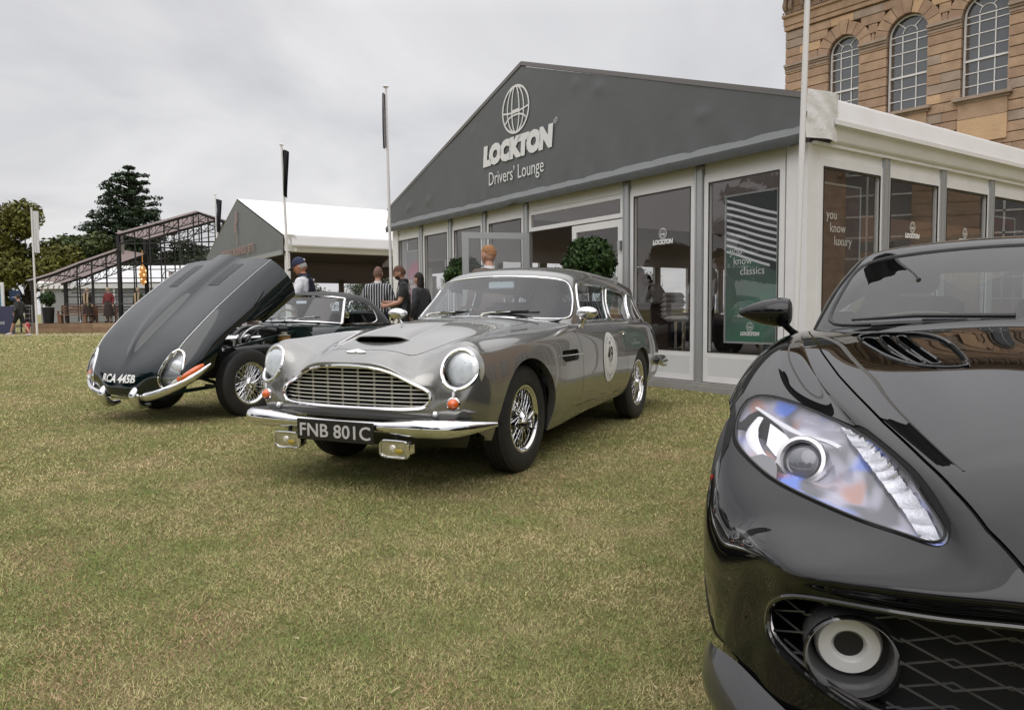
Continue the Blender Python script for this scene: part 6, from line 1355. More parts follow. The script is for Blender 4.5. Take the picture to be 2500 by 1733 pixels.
def head_mesh(skinm, hairm, par, c, yaw=0., pitch=0., hair='short', glasses=False, beard=None, cap=None, hair_len=.0):
    M = Matrix.Translation(c)@Matrix.Rotation(yaw, 4, 'Z')@Matrix.Rotation(pitch, 4, 'Y')
    m = ball((0, 0, 0), 1, 28, 20); V = m[0]; x, y, z = V[:, 0], V[:, 1], V[:, 2]
    X = .098*x; Y = .077*y; Z = .122*z
    X = X+np.where(x > 0, .012*np.exp(-((z+.62)/.22)**2)*np.exp(-(y/.45)**2), 0)                      # chin
    X = X+np.where(x > .5, .024*np.exp(-((z+.08)/.17)**2)*np.exp(-(y/.13)**2), 0)                    # nose
    X = X-np.where(x > .4, .010*np.exp(-((z-.12)/.10)**2)*np.exp(-((np.abs(y)-.36)/.17)**2), 0)      # eye sockets
    X = X+np.where(x > .4, .005*np.exp(-((z-.28)/.09)**2), 0)+np.where(x > .5, .006*np.exp(-((z+.40)/.05)**2)*np.exp(-(y/.25)**2), 0)
    k = np.where(z < -.25, 1-.35*np.clip((-z-.25)/.75, 0, 1), 1.); Y = Y*k; X = np.where((x < 0) & (z < -.3), X*(1-.5*np.clip((-z-.3)/.7, 0, 1)), X)
    base = mk(np.stack([X, Y, Z], 1), m[1])
    h = build('head', xf(base, M), skinm, par)
    for s in (1, -1):
        build('ear', xf(ball((-.008, s*.078, -.005), (.019, .008, .031), 10, 8), M), skinm, h)
        build('eye', xf(ball((.083, s*.029, .013), (.010, .013, .008), 10, 6), M), pbr('eye_white', (.5, .5, .5), .2), h); build('pupil', xf(ball((.0925, s*.029, .013), (.002, .0055, .0055), 8, 6), M), blackm(), h)
        build('eyebrow', xf(box((.094, s*.03, .034), (.006, .030, .006)), M), hairm, h)
    build('mouth', xf(box((.099, 0, -.052), (.004, .040, .006)), M), pbr('lips', (.32, .12, .10), .5), h)
    if hair != 'none':
        rk = np.random.RandomState(3).uniform(-1, 1, len(V))
        d = V/np.linalg.norm(V, axis=1)[:, None]; hl = {'short': .30, 'crop': .34, 'mid': .30, 'long': .25}[hair]
        ok = (z > hl+.0*x) | ((x < .25-.3*(z < 0)) & (z > -.38 - (.5 if hair == 'long' else 0)+(.1 if hair == 'mid' else 0)+.35*np.clip(x+.3, 0, 1)))
        if hair == 'mid': ok = z > .20-.45*np.clip(-x, 0, 1)+.10*rk+.1*np.clip(x, 0, 1)
        k = 1.07 if hair != 'crop' else 1.025; bp = 1+.02*np.sin(V[:, 1]*40+V[:, 0]*23)*(hair != 'crop')+.06*rk*(hair == 'mid')+.02*rk*(hair == 'short')
        hs = mk(np.stack([X*k*bp-.002, Y*(k+.02)*bp, Z*(k+.02 if hair != 'crop' else k)+(-.012*np.clip(z-.75, 0, 1)*4+.006 if hair == 'mid' else 0)], 1), [f for f in m[1] if all(ok[i] for i in f)])
        build('hair', xf(hs, M), hairm, h)
        if hair == 'long': build('long_hair', xf(join(ball((-.045, 0, -.10), (.06, .085, .16), 16, 12)), M), hairm, h)
    if beard: 
        ok = (x > .1) & (z < -.30); build('beard', xf(mk(np.stack([X*1.04, Y*1.06, Z*1.03], 1), [f for f in m[1] if all(ok[i] for i in f)]), M), beard, h)
    if glasses:
        gl = [tube([(.100, s*.031+.021*math.cos(a), .010+.017*math.sin(a)) for a in np.linspace(0, 2*math.pi, 17)[:-1]], .0025, 5, closed=True) for s in (1, -1)]
        build('glasses', xf(join(*gl, *[tube([(.098, s*.05, .014), (0, s*.081, .014)], .0022, 5) for s in (1, -1)], tube([(.101, -.01, .013), (.101, .01, .013)], .002, 4)), M), blackm(), h)
    if cap:
        dome = lathe([(.001, .142), (.04, .138), (.075, .115), (.095, .075), (.101, .035), (.100, .02)], 24)
        vis = gridm(np.array([[(r*math.cos(a)+.02, r*math.sin(a)*.85, .030-.16*(r-.09)-.25*(math.sin(a)*.09)**2*8) for a in np.linspace(-1.1, 1.1, 11)] for r in (.09, .13, .17)]))
        V2 = dome[0].copy(); V2[:, 1] *= .88; cp = build('cap', xf(mk(V2, dome[1]), M), cap, h); build('cap_peak', xf(mk(*vis[:2]), M), cap, cp)
        build('cap_badge', xf(box((-.10, .0, .07), (.006, .03, .03)), M), pbr('badge_white', (.7, .7, .7), .6), cp)
    return h
SKIN = lambda: pbr('skin', (.48, .27, .20), .5, spec=.3, vary=(30, .06))
def person(label, loc, yaw, cat='person', name='person', H=1.0, top=(.1, .1, .12), topm=None, trousers=(.03, .03, .04), shoes=(.03, .02, .02), J2={}, vest=None, sleeves=1.0, head={}, hair=(.06, .035, .02), skin=None, hl=((.2, 0, -1), .5), hr=((.2, 0, -1), .5), skirt=None, group=None, shorts=False, collar=None, lean=0.):
    P = empty(name, loc, yaw, label, cat, group); P.scale = (H, H, H)
    sk = skin or SKIN()
    J = dict(pelvis=((0, 0, .96), .135), spine=((0, 0, 1.13), .125), chest=((0, 0, 1.32), .145), nb=((-.01, 0, 1.475), .075), neck=((.005, 0, 1.55), .054), hd=((.015, 0, 1.61), .05),
             shl=((-.01, .165, 1.425), .068), ell=((-.04, .245, 1.16), .046), wrl=((.06, .25, .92), .029), shr=((-.01, -.165, 1.425), .068), elr=((-.04, -.245, 1.16), .046), wrr=((.06, -.25, .92), .029),
             hpl=((0, .09, .90), .10), knl=((.02, .10, .50), .062), anl=((-.01, .105, .09), .042), tol=((.13, .12, .04), .036), hpr=((0, -.09, .90), .10), knr=((.02, -.10, .50), .062), anr=((-.01, -.105, .09), .042), tor=((.13, -.12, .04), .036))
    for k, v in J2.items(): J[k] = (v, J[k][1])
    E = [('pelvis', 'spine'), ('spine', 'chest'), ('chest', 'nb'), ('nb', 'neck'), ('neck', 'hd'), ('chest', 'shl'), ('shl', 'ell'), ('ell', 'wrl'), ('chest', 'shr'), ('shr', 'elr'), ('elr', 'wrr'), ('pelvis', 'hpl'), ('hpl', 'knl'), ('knl', 'anl'), ('anl', 'tol'), ('pelvis', 'hpr'), ('hpr', 'knr'), ('knr', 'anr'), ('anr', 'tor')]
    def flatt(m, k=.80):
        V = m[0].copy(); cx_ = np.interp(V[:, 2], [.96, 1.13, 1.32, 1.5], [J[a][0][0] for a in ('pelvis', 'spine', 'chest', 'nb')]); w_ = np.clip(1-np.abs((np.abs(V[:, 1])-.0)/.22)**4, 0, 1)*((V[:, 2] > .86) & (V[:, 2] < 1.5))
        w_ = w_*(np.abs(V[:, 0]-cx_) < .2); V[:, 0] = cx_+(V[:, 0]-cx_)*(1-(1-k)*w_); V[:, 1] *= 1+.06*w_; return mk(V, m[1])
    Jb = dict(J); Eb = list(E)
    hand_joints(Jb, Eb, 'l', J['wrl'][0], *hl[:1], hl[1], hl[2] if len(hl) > 2 else (0, 0, -1)); hand_joints(Jb, Eb, 'r', J['wrr'][0], *hr[:1], hr[1], hr[2] if len(hr) > 2 else (0, 0, -1))
    bm_ = flatt(skin_mesh(Jb, Eb, 'pelvis', 2)); build('body', bm_, sk, P)
    # clothes follow the body: the part of its surface nearest the chosen bones, pushed outwards
    bl = [(a, b) for a, b in Eb]; BV = bm_[0]; D = []; TT = []
    for a, b in bl:
        A, B = np.array(Jb[a][0]), np.array(Jb[b][0]); e_ = B-A; t_ = np.clip(((BV-A)@e_)/(e_@e_+1e-12), 0, 1); D.append(np.linalg.norm(BV-(A+t_[:, None]*e_), axis=1)/(Jb[a][1]*(1-t_)+Jb[b][1]*t_)); TT.append(t_)
    near = np.argmin(np.array(D), 0); TT = np.array(TT)[near, np.arange(len(BV))]; vn = np.zeros_like(BV)
    for f in bm_[1]:
        q = BV[list(f)]; n_ = np.cross(q[1]-q[0], q[-1]-q[0])
        for i in f: vn[i] += n_
    vn /= np.linalg.norm(vn, axis=1)[:, None]+1e-12
    def cloth(name_, lim, off, mat_, par_=P, fn=None):
        ok = np.array([(lim.get(bl[near[i]]) or (9, -9))[0] <= TT[i] <= (lim.get(bl[near[i]]) or (9, -9))[1] for i in range(len(BV))])
        V = BV+vn*off
        if fn: V = fn(V, vn)
        return build(name_, mk(V, [f for f in bm_[1] if sum(ok[i] for i in f) >= 3]), mat_, par_)
    tm = topm or pbr('top_'+''.join('%02x' % int(255*c) for c in top), top, .8, sheen=.2, bump=(14, .6, .02))
    core = {('pelvis', 'spine'): (0, 1), ('spine', 'chest'): (0, 1), ('chest', 'nb'): (0, 1), ('nb', 'neck'): (0, .25)}
    lim = dict(core)
    for s in 'lr':
        lim[('chest', 'sh'+s)] = (0, 1); lim[('sh'+s, 'el'+s)] = (0, 1 if sleeves > .6 else .72); lim[('pelvis', 'hp'+s)] = (0, .8)
        if sleeves > .6: lim[('el'+s, 'wr'+s)] = (0, .94 if sleeves >= 1 else .25)
    fold = lambda V, n_: V+n_*(.006*np.sin(V[:, 2]*37+V[:, 1]*21)*np.sin(V[:, 0]*30+V[:, 2]*13))[:, None]
    cloth('top', lim, .016, tm, fn=fold)
    if collar: build('collar', xf(lathe([(.066, -.05), (.060, .0), (.064, .015), (.074, -.035)], 20), t=tuple(np.array(J['nb'][0])+(.008, 0, .045))), collar, P)
    if vest:
        l2 = dict(core); l2[('pelvis', 'hpl')] = l2[('pelvis', 'hpr')] = (0, .5); l2[('chest', 'shl')] = l2[('chest', 'shr')] = (0, .62)
        vo = cloth('gilet', l2, .030, vest, fn=lambda V, n_: V+n_*(.013*np.abs(np.sin(V[:, 2]*math.pi/.075)))[:, None])
        build('stand_collar', xf(lathe([(.095, -.06), (.082, .0), (.078, .05), (.070, .045), (.072, -.02)], 20), t=tuple(np.array(J['nb'][0])+(.008, 0, .035))), vest, vo)
    if skirt: build('coat_skirt', lathe([(.150, 1.10), (.18, .9), (.23, .6), (.26, .32), (.255, .32)], 24), skirt, P)
    tr = pbr('trousers_'+''.join('%02x' % int(255*c) for c in trousers), trousers, .85)
    l3 = {('pelvis', 'hpl'): (0, 1), ('pelvis', 'hpr'): (0, 1), ('pelvis', 'spine'): (0, .3)}
    for s in 'lr':
        l3[('hp'+s, 'kn'+s)] = (0, .92 if shorts else 1)
        if not shorts: l3[('kn'+s, 'an'+s)] = (0, .95)
    cloth('shorts' if shorts else 'trousers', l3, .013, tr)
    for s in 'lr':
        A, B = np.array(J['an'+s][0]), np.array(J['to'+s][0]); d = (B-A)*np.array((1, 1, 0)); d /= np.linalg.norm(d)+1e-9
        z0 = min(A[2]-.055, B[2]-.03); build('shoe', tube([A*np.array((1, 1, 0))-d*.06+(0, 0, z0+.035), A*np.array((1, 1, 0))+(0, 0, z0+.045), A*np.array((1, 1, 0))+d*.10+(0, 0, z0+.03), A*np.array((1, 1, 0))+d*.20+(0, 0, z0+.022)], [.035, .048, .045, .022], 10), pbr('shoe_'+''.join('%02x' % int(255*c) for c in shoes), shoes, .5), P)
    hm = pbr('hair_'+''.join('%02x' % int(255*c) for c in hair), hair, .8, bump=(80, .6, .004))
    hp = np.array(J['hd'][0])+(.018, 0, .055); head_mesh(sk, hm, P, tuple(hp), **head)
    return P
navy = pbr('navy_quilt', (.012, .016, .035), .45, bump=(25, .5, .01)); blackq = pbr('black_quilt', (.012, .012, .013), .42, bump=(25, .5, .01))
def stripes(name, base, line, scale, axis='Y'):
    m = pbr(name, base, .8, sheen=.2); t = m.node_tree; tc = nd(t, 'ShaderNodeTexCoord'); w_ = nd(t, 'ShaderNodeTexWave', bands_direction=axis, i_Scale=scale, i_Distortion=.25); w_.inputs['Detail Scale'].default_value = 3.0; lk(t, tc.outputs['Object'], w_.inputs[0])
    r = nd(t, 'ShaderNodeValToRGB'); r.color_ramp.elements[0].position = .80; r.color_ramp.elements[0].color = (*base, 1); r.color_ramp.elements[1].position = .92; r.color_ramp.elements[1].color = (*line, 1); lk(t, w_.outputs[0], r.inputs[0]); lk(t, r.outputs[0], t.nodes['Principled BSDF'].inputs['Base Color']); return m
white_collar = pbr('collar_white', (.7, .7, .7), .8)
# man in cap and gilet looking down at what he holds, seen from his left
person('man in navy cap and navy gilet over white shirt, behind the open bonnet', (-2.95, 10.5, 0), R(180-8), topm=pbr('shirt_white', (.66, .67, .70), .8, bump=(14, .5, .02)), trousers=(.05, .05, .07), vest=navy, hair=(.35, .33, .31), skin=pbr('skin_tan', (.52, .24, .15), .5, spec=.3),
       head=dict(pitch=.38, cap=pbr('cap_navy', (.018, .022, .06), .8), hair='crop'), J2=dict(ell=(.05, .25, 1.18), wrl=(.28, .16, 1.20), elr=(.05, -.25, 1.18), wrr=(.28, -.12, 1.20), hd=(.045, 0, 1.60), neck=(.025, 0, 1.55)), hl=((1, -.2, .1), .9, (0, -1, 0)), hr=((1, .2, .1), .9, (0, 1, 0)))
ph = build('phone', box((0, 0, 0), (.012, .075, .15), bev=.004), blackm()); ph.location = (-3.40, 10.47, 1.24); ph.rotation_euler = (0, .3, .1); tag(ph, 'dark phone held up by the man in the navy cap', 'phone')
person('man with shaved head seen from behind in navy blazer with white stripes', (-2.32, 12.8, 0), R(85), topm=stripes('striped_blazer', (.018, .022, .040), (.62, .62, .62), 7.0), trousers=(.02, .025, .04), hair=(.16, .09, .07), collar=white_collar,
       head=dict(hair='crop', yaw=-.1), J2=dict(shl=(-.01, .185, 1.42), shr=(-.01, -.185, 1.42), ell=(-.03, .27, 1.17), elr=(-.03, -.27, 1.17), wrl=(.16, .20, 1.0), wrr=(.16, -.22, .98)))
person('bearded man with glasses and black quilted gilet, looking down at his hands', (-1.84, 12.5, 0), R(180+5), top=(.010, .010, .011), trousers=(.02, .02, .022), vest=blackq, sleeves=.5, hair=(.10, .045, .025), H=1.0,
       head=dict(pitch=.30, hair='short', glasses=True, beard=pbr('beard_brown', (.10, .05, .03), .9)), J2=dict(ell=(.04, .25, 1.16), wrl=(.28, .16, 1.10), elr=(.04, -.25, 1.16), wrr=(.27, -.12, 1.16), hd=(.04, 0, 1.60), neck=(.02, 0, 1.55)), hl=((1, -.3, .2), 1.0, (0, -1, 0)), hr=((1, .3, .1), 1.0, (0, 1, 0)))
person('dark haired person mostly hidden behind the man in the black gilet', (-1.66, 13.4, 0), R(150), top=(.03, .03, .035), trousers=(.02, .02, .022), hair=(.02, .012, .01), H=.955, head=dict(hair='long'))
person('ginger haired man in brown jacket standing by the open marquee door', (-.27, 9.05, 0), R(110), top=(.11, .075, .06), trousers=(.05, .04, .035), hair=(.30, .15, .065), H=1.015, collar=white_collar, head=dict(hair='mid', yaw=.55))
person('man in black hoodie and shorts walking across the grass at far left', (-22.4, 33.4, 0), R(172), top=(.010, .010, .011), trousers=(.012, .012, .013), shorts=True, shoes=(.6, .6, .62), hair=(.03, .02, .015), H=1.06, head=dict(hair='short'),
       J2=dict(knl=(.20, .10, .52), anl=(.36, .10, .13), tol=(.49, .10, .10), knr=(-.12, -.10, .50), anr=(-.38, -.10, .16), tor=(-.30, -.11, .05), ell=(-.14, .24, 1.18), wrl=(.05, .22, 1.02), elr=(-.10, -.24, 1.16), wrr=(.12, -.20, 1.0)))
# inside the lounge
Mi = lambda x, y: tuple(Mm@Vector((x, y, .07)))
person('man in pale shirt with rolled sleeves behind the marquee glass', Mi(-2.50, 1.30), R(140), topm=stripes('pale_stripe_shirt', (.62, .63, .66), (.45, .47, .52), 14.0, 'Z'), trousers=(.03, .03, .035), sleeves=.9, hair=(.02, .015, .012), skin=pbr('skin_deep', (.22, .11, .075), .5), J2=dict(ell=(.02, .36, 1.18), wrl=(.12, .20, 1.0), elr=(.02, -.36, 1.18), wrr=(.12, -.20, 1.0)), H=1.04)
person('person in white shirt and braces bending over inside the lounge', Mi(-5.55, 3.6), R(200), topm=pbr('shirt_white', (.66, .67, .70), .8), trousers=(.05, .045, .04), hair=(.03, .015, .01), J2=dict(chest=(.16, 0, 1.26), nb=(.27, 0, 1.36), neck=(.32, 0, 1.40), hd=(.36, 0, 1.44), shl=(.2, .16, 1.33), shr=(.2, -.16, 1.33), ell=(.3, .24, 1.08), elr=(.3, -.24, 1.08), wrl=(.42, .2, .98), wrr=(.42, -.2, .98)), skin=pbr('skin_deep', (.22, .11, .075), .5))
person('person in light shirt standing at the tall lounge table', Mi(-6.15, 3.5), R(20), topm=pbr('shirt_grey', (.45, .46, .47), .8), trousers=(.03, .03, .035), hair=(.04, .02, .012))
# mannequins on the pavilion deck
def mannequin(x, y, coat, skirt_c, scarf, label, hair=(.35, .28, .18)):
    P = person(label, (x, y, .52), R(-90), cat='mannequin', name='mannequin', top=coat, trousers=(.30, .24, .19), hair=hair, skin=pbr('mannequin_skin', (.45, .33, .26), .4), skirt=pbr('skirt_'+label[:6].strip(), skirt_c, .85), H=1.05, head=dict(hair='short'))
    if scarf: build('scarf', join(tube(spl([(.14, .10, 1.5), (.17, .08, 1.2), (.17, .09, .85)], 4), .045, 8, flat=.4), tube(spl([(.14, -.10, 1.5), (.17, -.08, 1.2), (.17, -.07, .9)], 4), .045, 8, flat=.4)), pbr('scarf_beige', scarf, .9), P)
    return P
mannequin(-22.6, 39.2, (.02, .018, .016), (.035, .022, .018), (.42, .30, .20), 'mannequin in dark coat with long beige scarf on the pavilion deck')
mannequin(-21.6, 39.4, (.16, .018, .02), (.13, .012, .018), None, 'mannequin in long crimson dress on the pavilion deck')
mannequin(-20.3, 40.0, (.03, .04, .02), (.03, .03, .02), (.35, .18, .10), 'mannequin in dark green coat beside the open bonnet on the deck')
# ================================================================== foliage
def leafm(name, c, var=.45):
    if name in MATS: return MATS[name]
    m = pbr(name, c, .6, spec=.25); t = m.node_tree; b = t.nodes['Principled BSDF']; g = nd(t, 'ShaderNodeNewGeometry'); mr = nd(t, 'ShaderNodeMapRange', i_3=1-var, i_4=1+var); lk(t, g.outputs['Random Per Island'], mr.inputs[0])
    v = nd(t, 'ShaderNodeVectorMath', operation='SCALE'); v.inputs[0].default_value = c; lk(t, mr.outputs[0], v.inputs['Scale']); lk(t, v.outputs[0], b.inputs['Base Color']); return m
def leaf_cloud(centres, radii, n, size, rs, flat=1.0, up=.3, droop=0.):
    """n leaf quads scattered through ellipsoids (denser towards their skins)"""
    C_ = np.array(centres, float); Rr = np.array([(r, r, r*flat) if np.isscalar(r) else r for r in radii], float); vol = Rr.prod(1)**.67; idx = rs.choice(len(C_), n, p=vol/vol.sum())
    d = rs.normal(size=(n, 3)); d /= np.linalg.norm(d, axis=1)[:, None]; q = rs.uniform(.35, 1, n)**.45
    P = C_[idx]+d*Rr[idx]*q[:, None]*rs.uniform(.85, 1.12, n)[:, None]
    nrm = d+rs.normal(size=(n, 3))*.7+np.array((0, 0, up)); nrm /= np.linalg.norm(nrm, axis=1)[:, None]
    a = np.cross(nrm, rs.normal(size=(n, 3))); a /= np.linalg.norm(a, axis=1)[:, None]; b = np.cross(nrm, a); s = size*rs.uniform(.6, 1.4, n)[:, None]
    V = np.stack([P-a*s, P-b*s*.45, P+a*s-nrm*s*.2, P+b*s*.45], 1).reshape(-1, 3)
    return V
def quads(name, V, mat, par=None, label=None):
    k = len(V)//4; me = bpy.data.meshes.new(name); me.vertices.add(4*k); me.loops.add(4*k); me.polygons.add(k); me.vertices.foreach_set('co', V.ravel()); me.loops.foreach_set('vertex_index', np.arange(4*k)); me.polygons.foreach_set('loop_start', np.arange(0, 4*k, 4)); me.update(); me.materials.append(mat)
    o = bpy.data.objects.new(name, me); COL.objects.link(o); o.parent = par; return o
bark = lambda: pbr('bark', (.05, .04, .03), .95, bump=(6, .8, .05))
def broadleaf(loc, h, w_, label, col, seed, n=9000, size=.22, trunk=.25, group='trees beyond the pavilion'):
    rs = np.random.RandomState(seed); T = empty('broadleaf_tree', loc, 0, label, 'tree', group)
    cs = []; rd = []; sk = []
    for i in range(26):
        a = rs.uniform(0, 2*math.pi); zz = rs.uniform(.10, .95); r_ = w_*.5*math.sin(math.pi*min(1, .25+zz*.75))**.6*rs.uniform(.2, .85); c = (r_*math.cos(a), r_*math.sin(a), h*zz); cs.append(c); rd.append(w_*rs.uniform(.10, .19)); 
        if i < 9: sk.append(tube(spl([(0, 0, h*.15), (c[0]*.4, c[1]*.4, h*(.2+.3*zz)), c], 4), np.linspace(trunk*.4, .03, 9), 5))
    build('trunk', join(tube([(0, 0, -.2), (.05, 0, h*.3), (0, .05, h*.7)], [trunk, trunk*.8, trunk*.3], 8), *sk), bark(), T)
    quads('crown', leaf_cloud(cs, rd, n, size, rs, .8), leafm('leaf_'+label.split()[0], col), T); return T
def conifer(loc, h, w_, label, col, seed, n=14000, size=.16, layers=17, group='trees beyond the pavilion', base=.18, name='pine_tree', top_round=.6):
    rs = np.random.RandomState(seed); T = empty(name, loc, 0, label, 'tree', group); cs = []; rd = []; limbs = []
    for l in range(layers):
        t = l/(layers-1); z = h*(base+(1-base)*t*.97); R_ = w_*.5*(1-t)**top_round*rs.uniform(.8, 1.08)*(1.0 if t > .12 else .8); k = 7 if t < .7 else 5
        for i in range(k):
            a = 2*math.pi*(i+rs.uniform(-.3, .3))/k+l*1.3; L_ = R_*rs.uniform(.65, 1.1); e = (L_*math.cos(a), L_*math.sin(a), z+L_*.10); limbs.append(tube(spl([(0, 0, z-.3), (e[0]*.5, e[1]*.5, z-.05), e], 3), np.linspace(.10, .02, 7), 4))
            for q in (.35, .55, .75, .92, 1.05): cs.append((e[0]*q+rs.uniform(-.3, .3), e[1]*q+rs.uniform(-.3, .3), z+L_*.10*q+.12)); rd.append((L_*.15+.28, L_*.15+.28, .17+.015*h*(1-t)))
    build('trunk', join(tube([(0, 0, -.2), (0, 0, h*.6), (0, 0, h*.97)], [h*.022, h*.014, .04], 8), *limbs), bark(), T)
    quads('crown', leaf_cloud(cs, rd, n, size, rs, 1, .8), leafm('needle_'+label.split()[0], col), T); return T
conifer((-37.0, 72, 0), 15.3, 10.5, 'tall dark layered pine rising above the pavilion roof', (.028, .048, .022), 3, 32000, .17, 18, top_round=.48)
broadleaf((-39.5, 60, 0), 9.6, 9.5, 'yellowing green broadleaf tree at the left edge of the picture', (.115, .115, .022), 4, 17000, .2)
broadleaf((-35.2, 62, 0), 8.2, 7.0, 'mid green bushy tree between the yellowing tree and the slim dark one', (.06, .08, .022), 5, 12000, .2)
broadleaf((-33.5, 66, 0), 10.8, 4.6, 'slim dark tree with ragged top left of the pine', (.030, .048, .018), 6, 10000, .17)
broadleaf((-30.5, 70, 0), 7.8, 8.0, 'dark rounded tree behind the pavilion under the pine', (.032, .045, .018), 7, 12000, .2)
broadleaf((-46, 62, 0), 8.8, 9.0, 'olive tree outside the left edge of the picture', (.07, .08, .02), 8, 8000, .24)
FAR = ['tallest of the far green trees seen through the open marquee', 'low far tree left of the tallest one through the marquee', 'far tree behind the lounge seen through its panes', 'far wide tree at the left end of the row', 'far round tree showing through the lounge glass', 'far tree hidden deepest behind the lounge']
for i, (x, y, h, w_) in enumerate(((-26, 140, 8.2, 16), (-40, 142, 6.8, 14), (-10, 139, 7.2, 15), (-54, 150, 8, 17), (6, 141, 8.4, 17), (24, 146, 8, 18))):
    broadleaf((x, y, 0), h, w_, FAR[i], (.06, .075, .04), 20+i, 11000, .20, group='far row of trees')
# big cedars across the lawn behind the photographer: they show in the lounge glass
for i, (x, y, h, w_) in enumerate(((-20, -13, 13, 20), (-30, -4, 12, 15), (-12, -22, 15, 18), (-38, 8, 11, 12))):
    conifer((x, y, 0), h, w_, ['spreading cedar behind the photographer mirrored in the lounge glass', 'second cedar across the lawn beside the spreading one', 'tallest cedar across the lawn behind the photographer', 'small cedar at the far left of the lawn'][i], (.022, .035, .018), 30+i, 9000, .34, 9, group='cedars across the lawn', base=.25, name='cedar_tree', top_round=.35)
# bay trees in pots by the entrance
def bay(loc, r, h, label, seed):
    rs = np.random.RandomState(seed); T = empty('bay_tree', loc, 0, label, 'potted tree', 'clipped bay trees by the entrance')
    V = leaf_cloud([(0, 0, h)]+[(r*.72*math.cos(a)*math.cos(b), r*.72*math.sin(a)*math.cos(b), h+r*.72*math.sin(b)) for a in np.linspace(0, 6.28, 9)[:-1] for b in (-.9, 0, .9)], [r*.92]+[r*.27]*24, 8500, .036, rs, 1, .2)
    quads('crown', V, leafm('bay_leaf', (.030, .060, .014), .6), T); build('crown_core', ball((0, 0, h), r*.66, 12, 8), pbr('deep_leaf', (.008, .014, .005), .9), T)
    build('stem', tube([(0, 0, .4), (.015, .01, h-r*.8), (0, 0, h)], .022, 8), bark(), T)
    build('planter', join(box((0, 0, .25), (.42, .42, .50), bev=.02), box((0, 0, .49), (.46, .46, .04), bev=.01)), pbr('planter_grey', (.06, .06, .065), .5), T); build('soil', box((0, 0, .50), (.36, .36, .02)), pbr('soil', (.03, .02, .015), .95), T)
    return T
bay(tuple(Mm@Vector((-2.66, -.75, 0))), .37, 1.62, 'round clipped bay tree in a grey planter right of the marquee door', 1)
bay(tuple(Mm@Vector((-5.90, -.75, 0))), .34, 1.60, 'round clipped bay tree left of the open door leaf', 2)
# ================================================================== flagpoles
def flagpole(x, y, h, label, flag=None, r=.03, z0=0., lean=(0, 0), fname='flag'):
    T = empty('flagpole', (x, y, 0), 0, label, 'flagpole', 'white flagpoles')
    build('pole', tube([(0, 0, z0), (lean[0]*.5, lean[1]*.5, h*.5), (lean[0], lean[1], h)], [r, r*.9, r*.7], 10), pbr('pole_white', (.72, .70, .70), .35), T)
    build('pole_cap', ball((lean[0], lean[1], h+.02), (.06, .06, .03), 12, 6), pbr('pole_white', (.72, .70, .70), .35), T)
    if flag:
        w_, hh, zt, c, dirx, fold = flag; n, m_ = 14, 18
        G_ = np.array([[(lean[0]+(r*.8+w_*u*(1-.35*fold*v))*dirx*(1-.25*fold)+.0, lean[1]+.10*fold*math.sin(u*9+v*2.2)+.05*math.sin(u*15), zt-hh*v-.42*fold*w_*u*(.6+v)) for v in np.linspace(0, 1, m_)] for u in np.linspace(0, 1, n)])
        build('flag', gridm(G_), c, T)
    return T
fb = pbr('flag_black', (.015, .016, .02), .7); fw = pbr('flag_white', (.70, .70, .72), .7)
flagpole(2.71, 7.05, 6.3, 'tall white flagpole in front of the marquee corner, nearest the lens', (.85, 1.5, 5.78, fb, -1, .6), .031, lean=(.13, 0))
flagpole(-2.42, 14.9, 5.45, 'white flagpole beside the left end of the lounge marquee', (.09, 1.05, 5.35, pbr('flag_grey', (.22, .20, .21), .7), -1, .9), .033, lean=(-.05, 0))
flagpole(-6.18, 20.6, 5.6, 'white flagpole with black flag in front of the open marquee', (.20, 1.25, 5.5, fb, 1, .9), .04, lean=(-.15, 0))
flagpole(-11.95, 30.0, 5.75, 'white flagpole with black flag between pavilion and open marquee', (.26, 1.3, 5.6, fb, 1, .9), .04)
flagpole(-23.3, 36.0, 6.1, 'white pole with a hanging white banner before the pavilion deck', (.30, 2.0, 6.0, fw, 1, .2), .05)
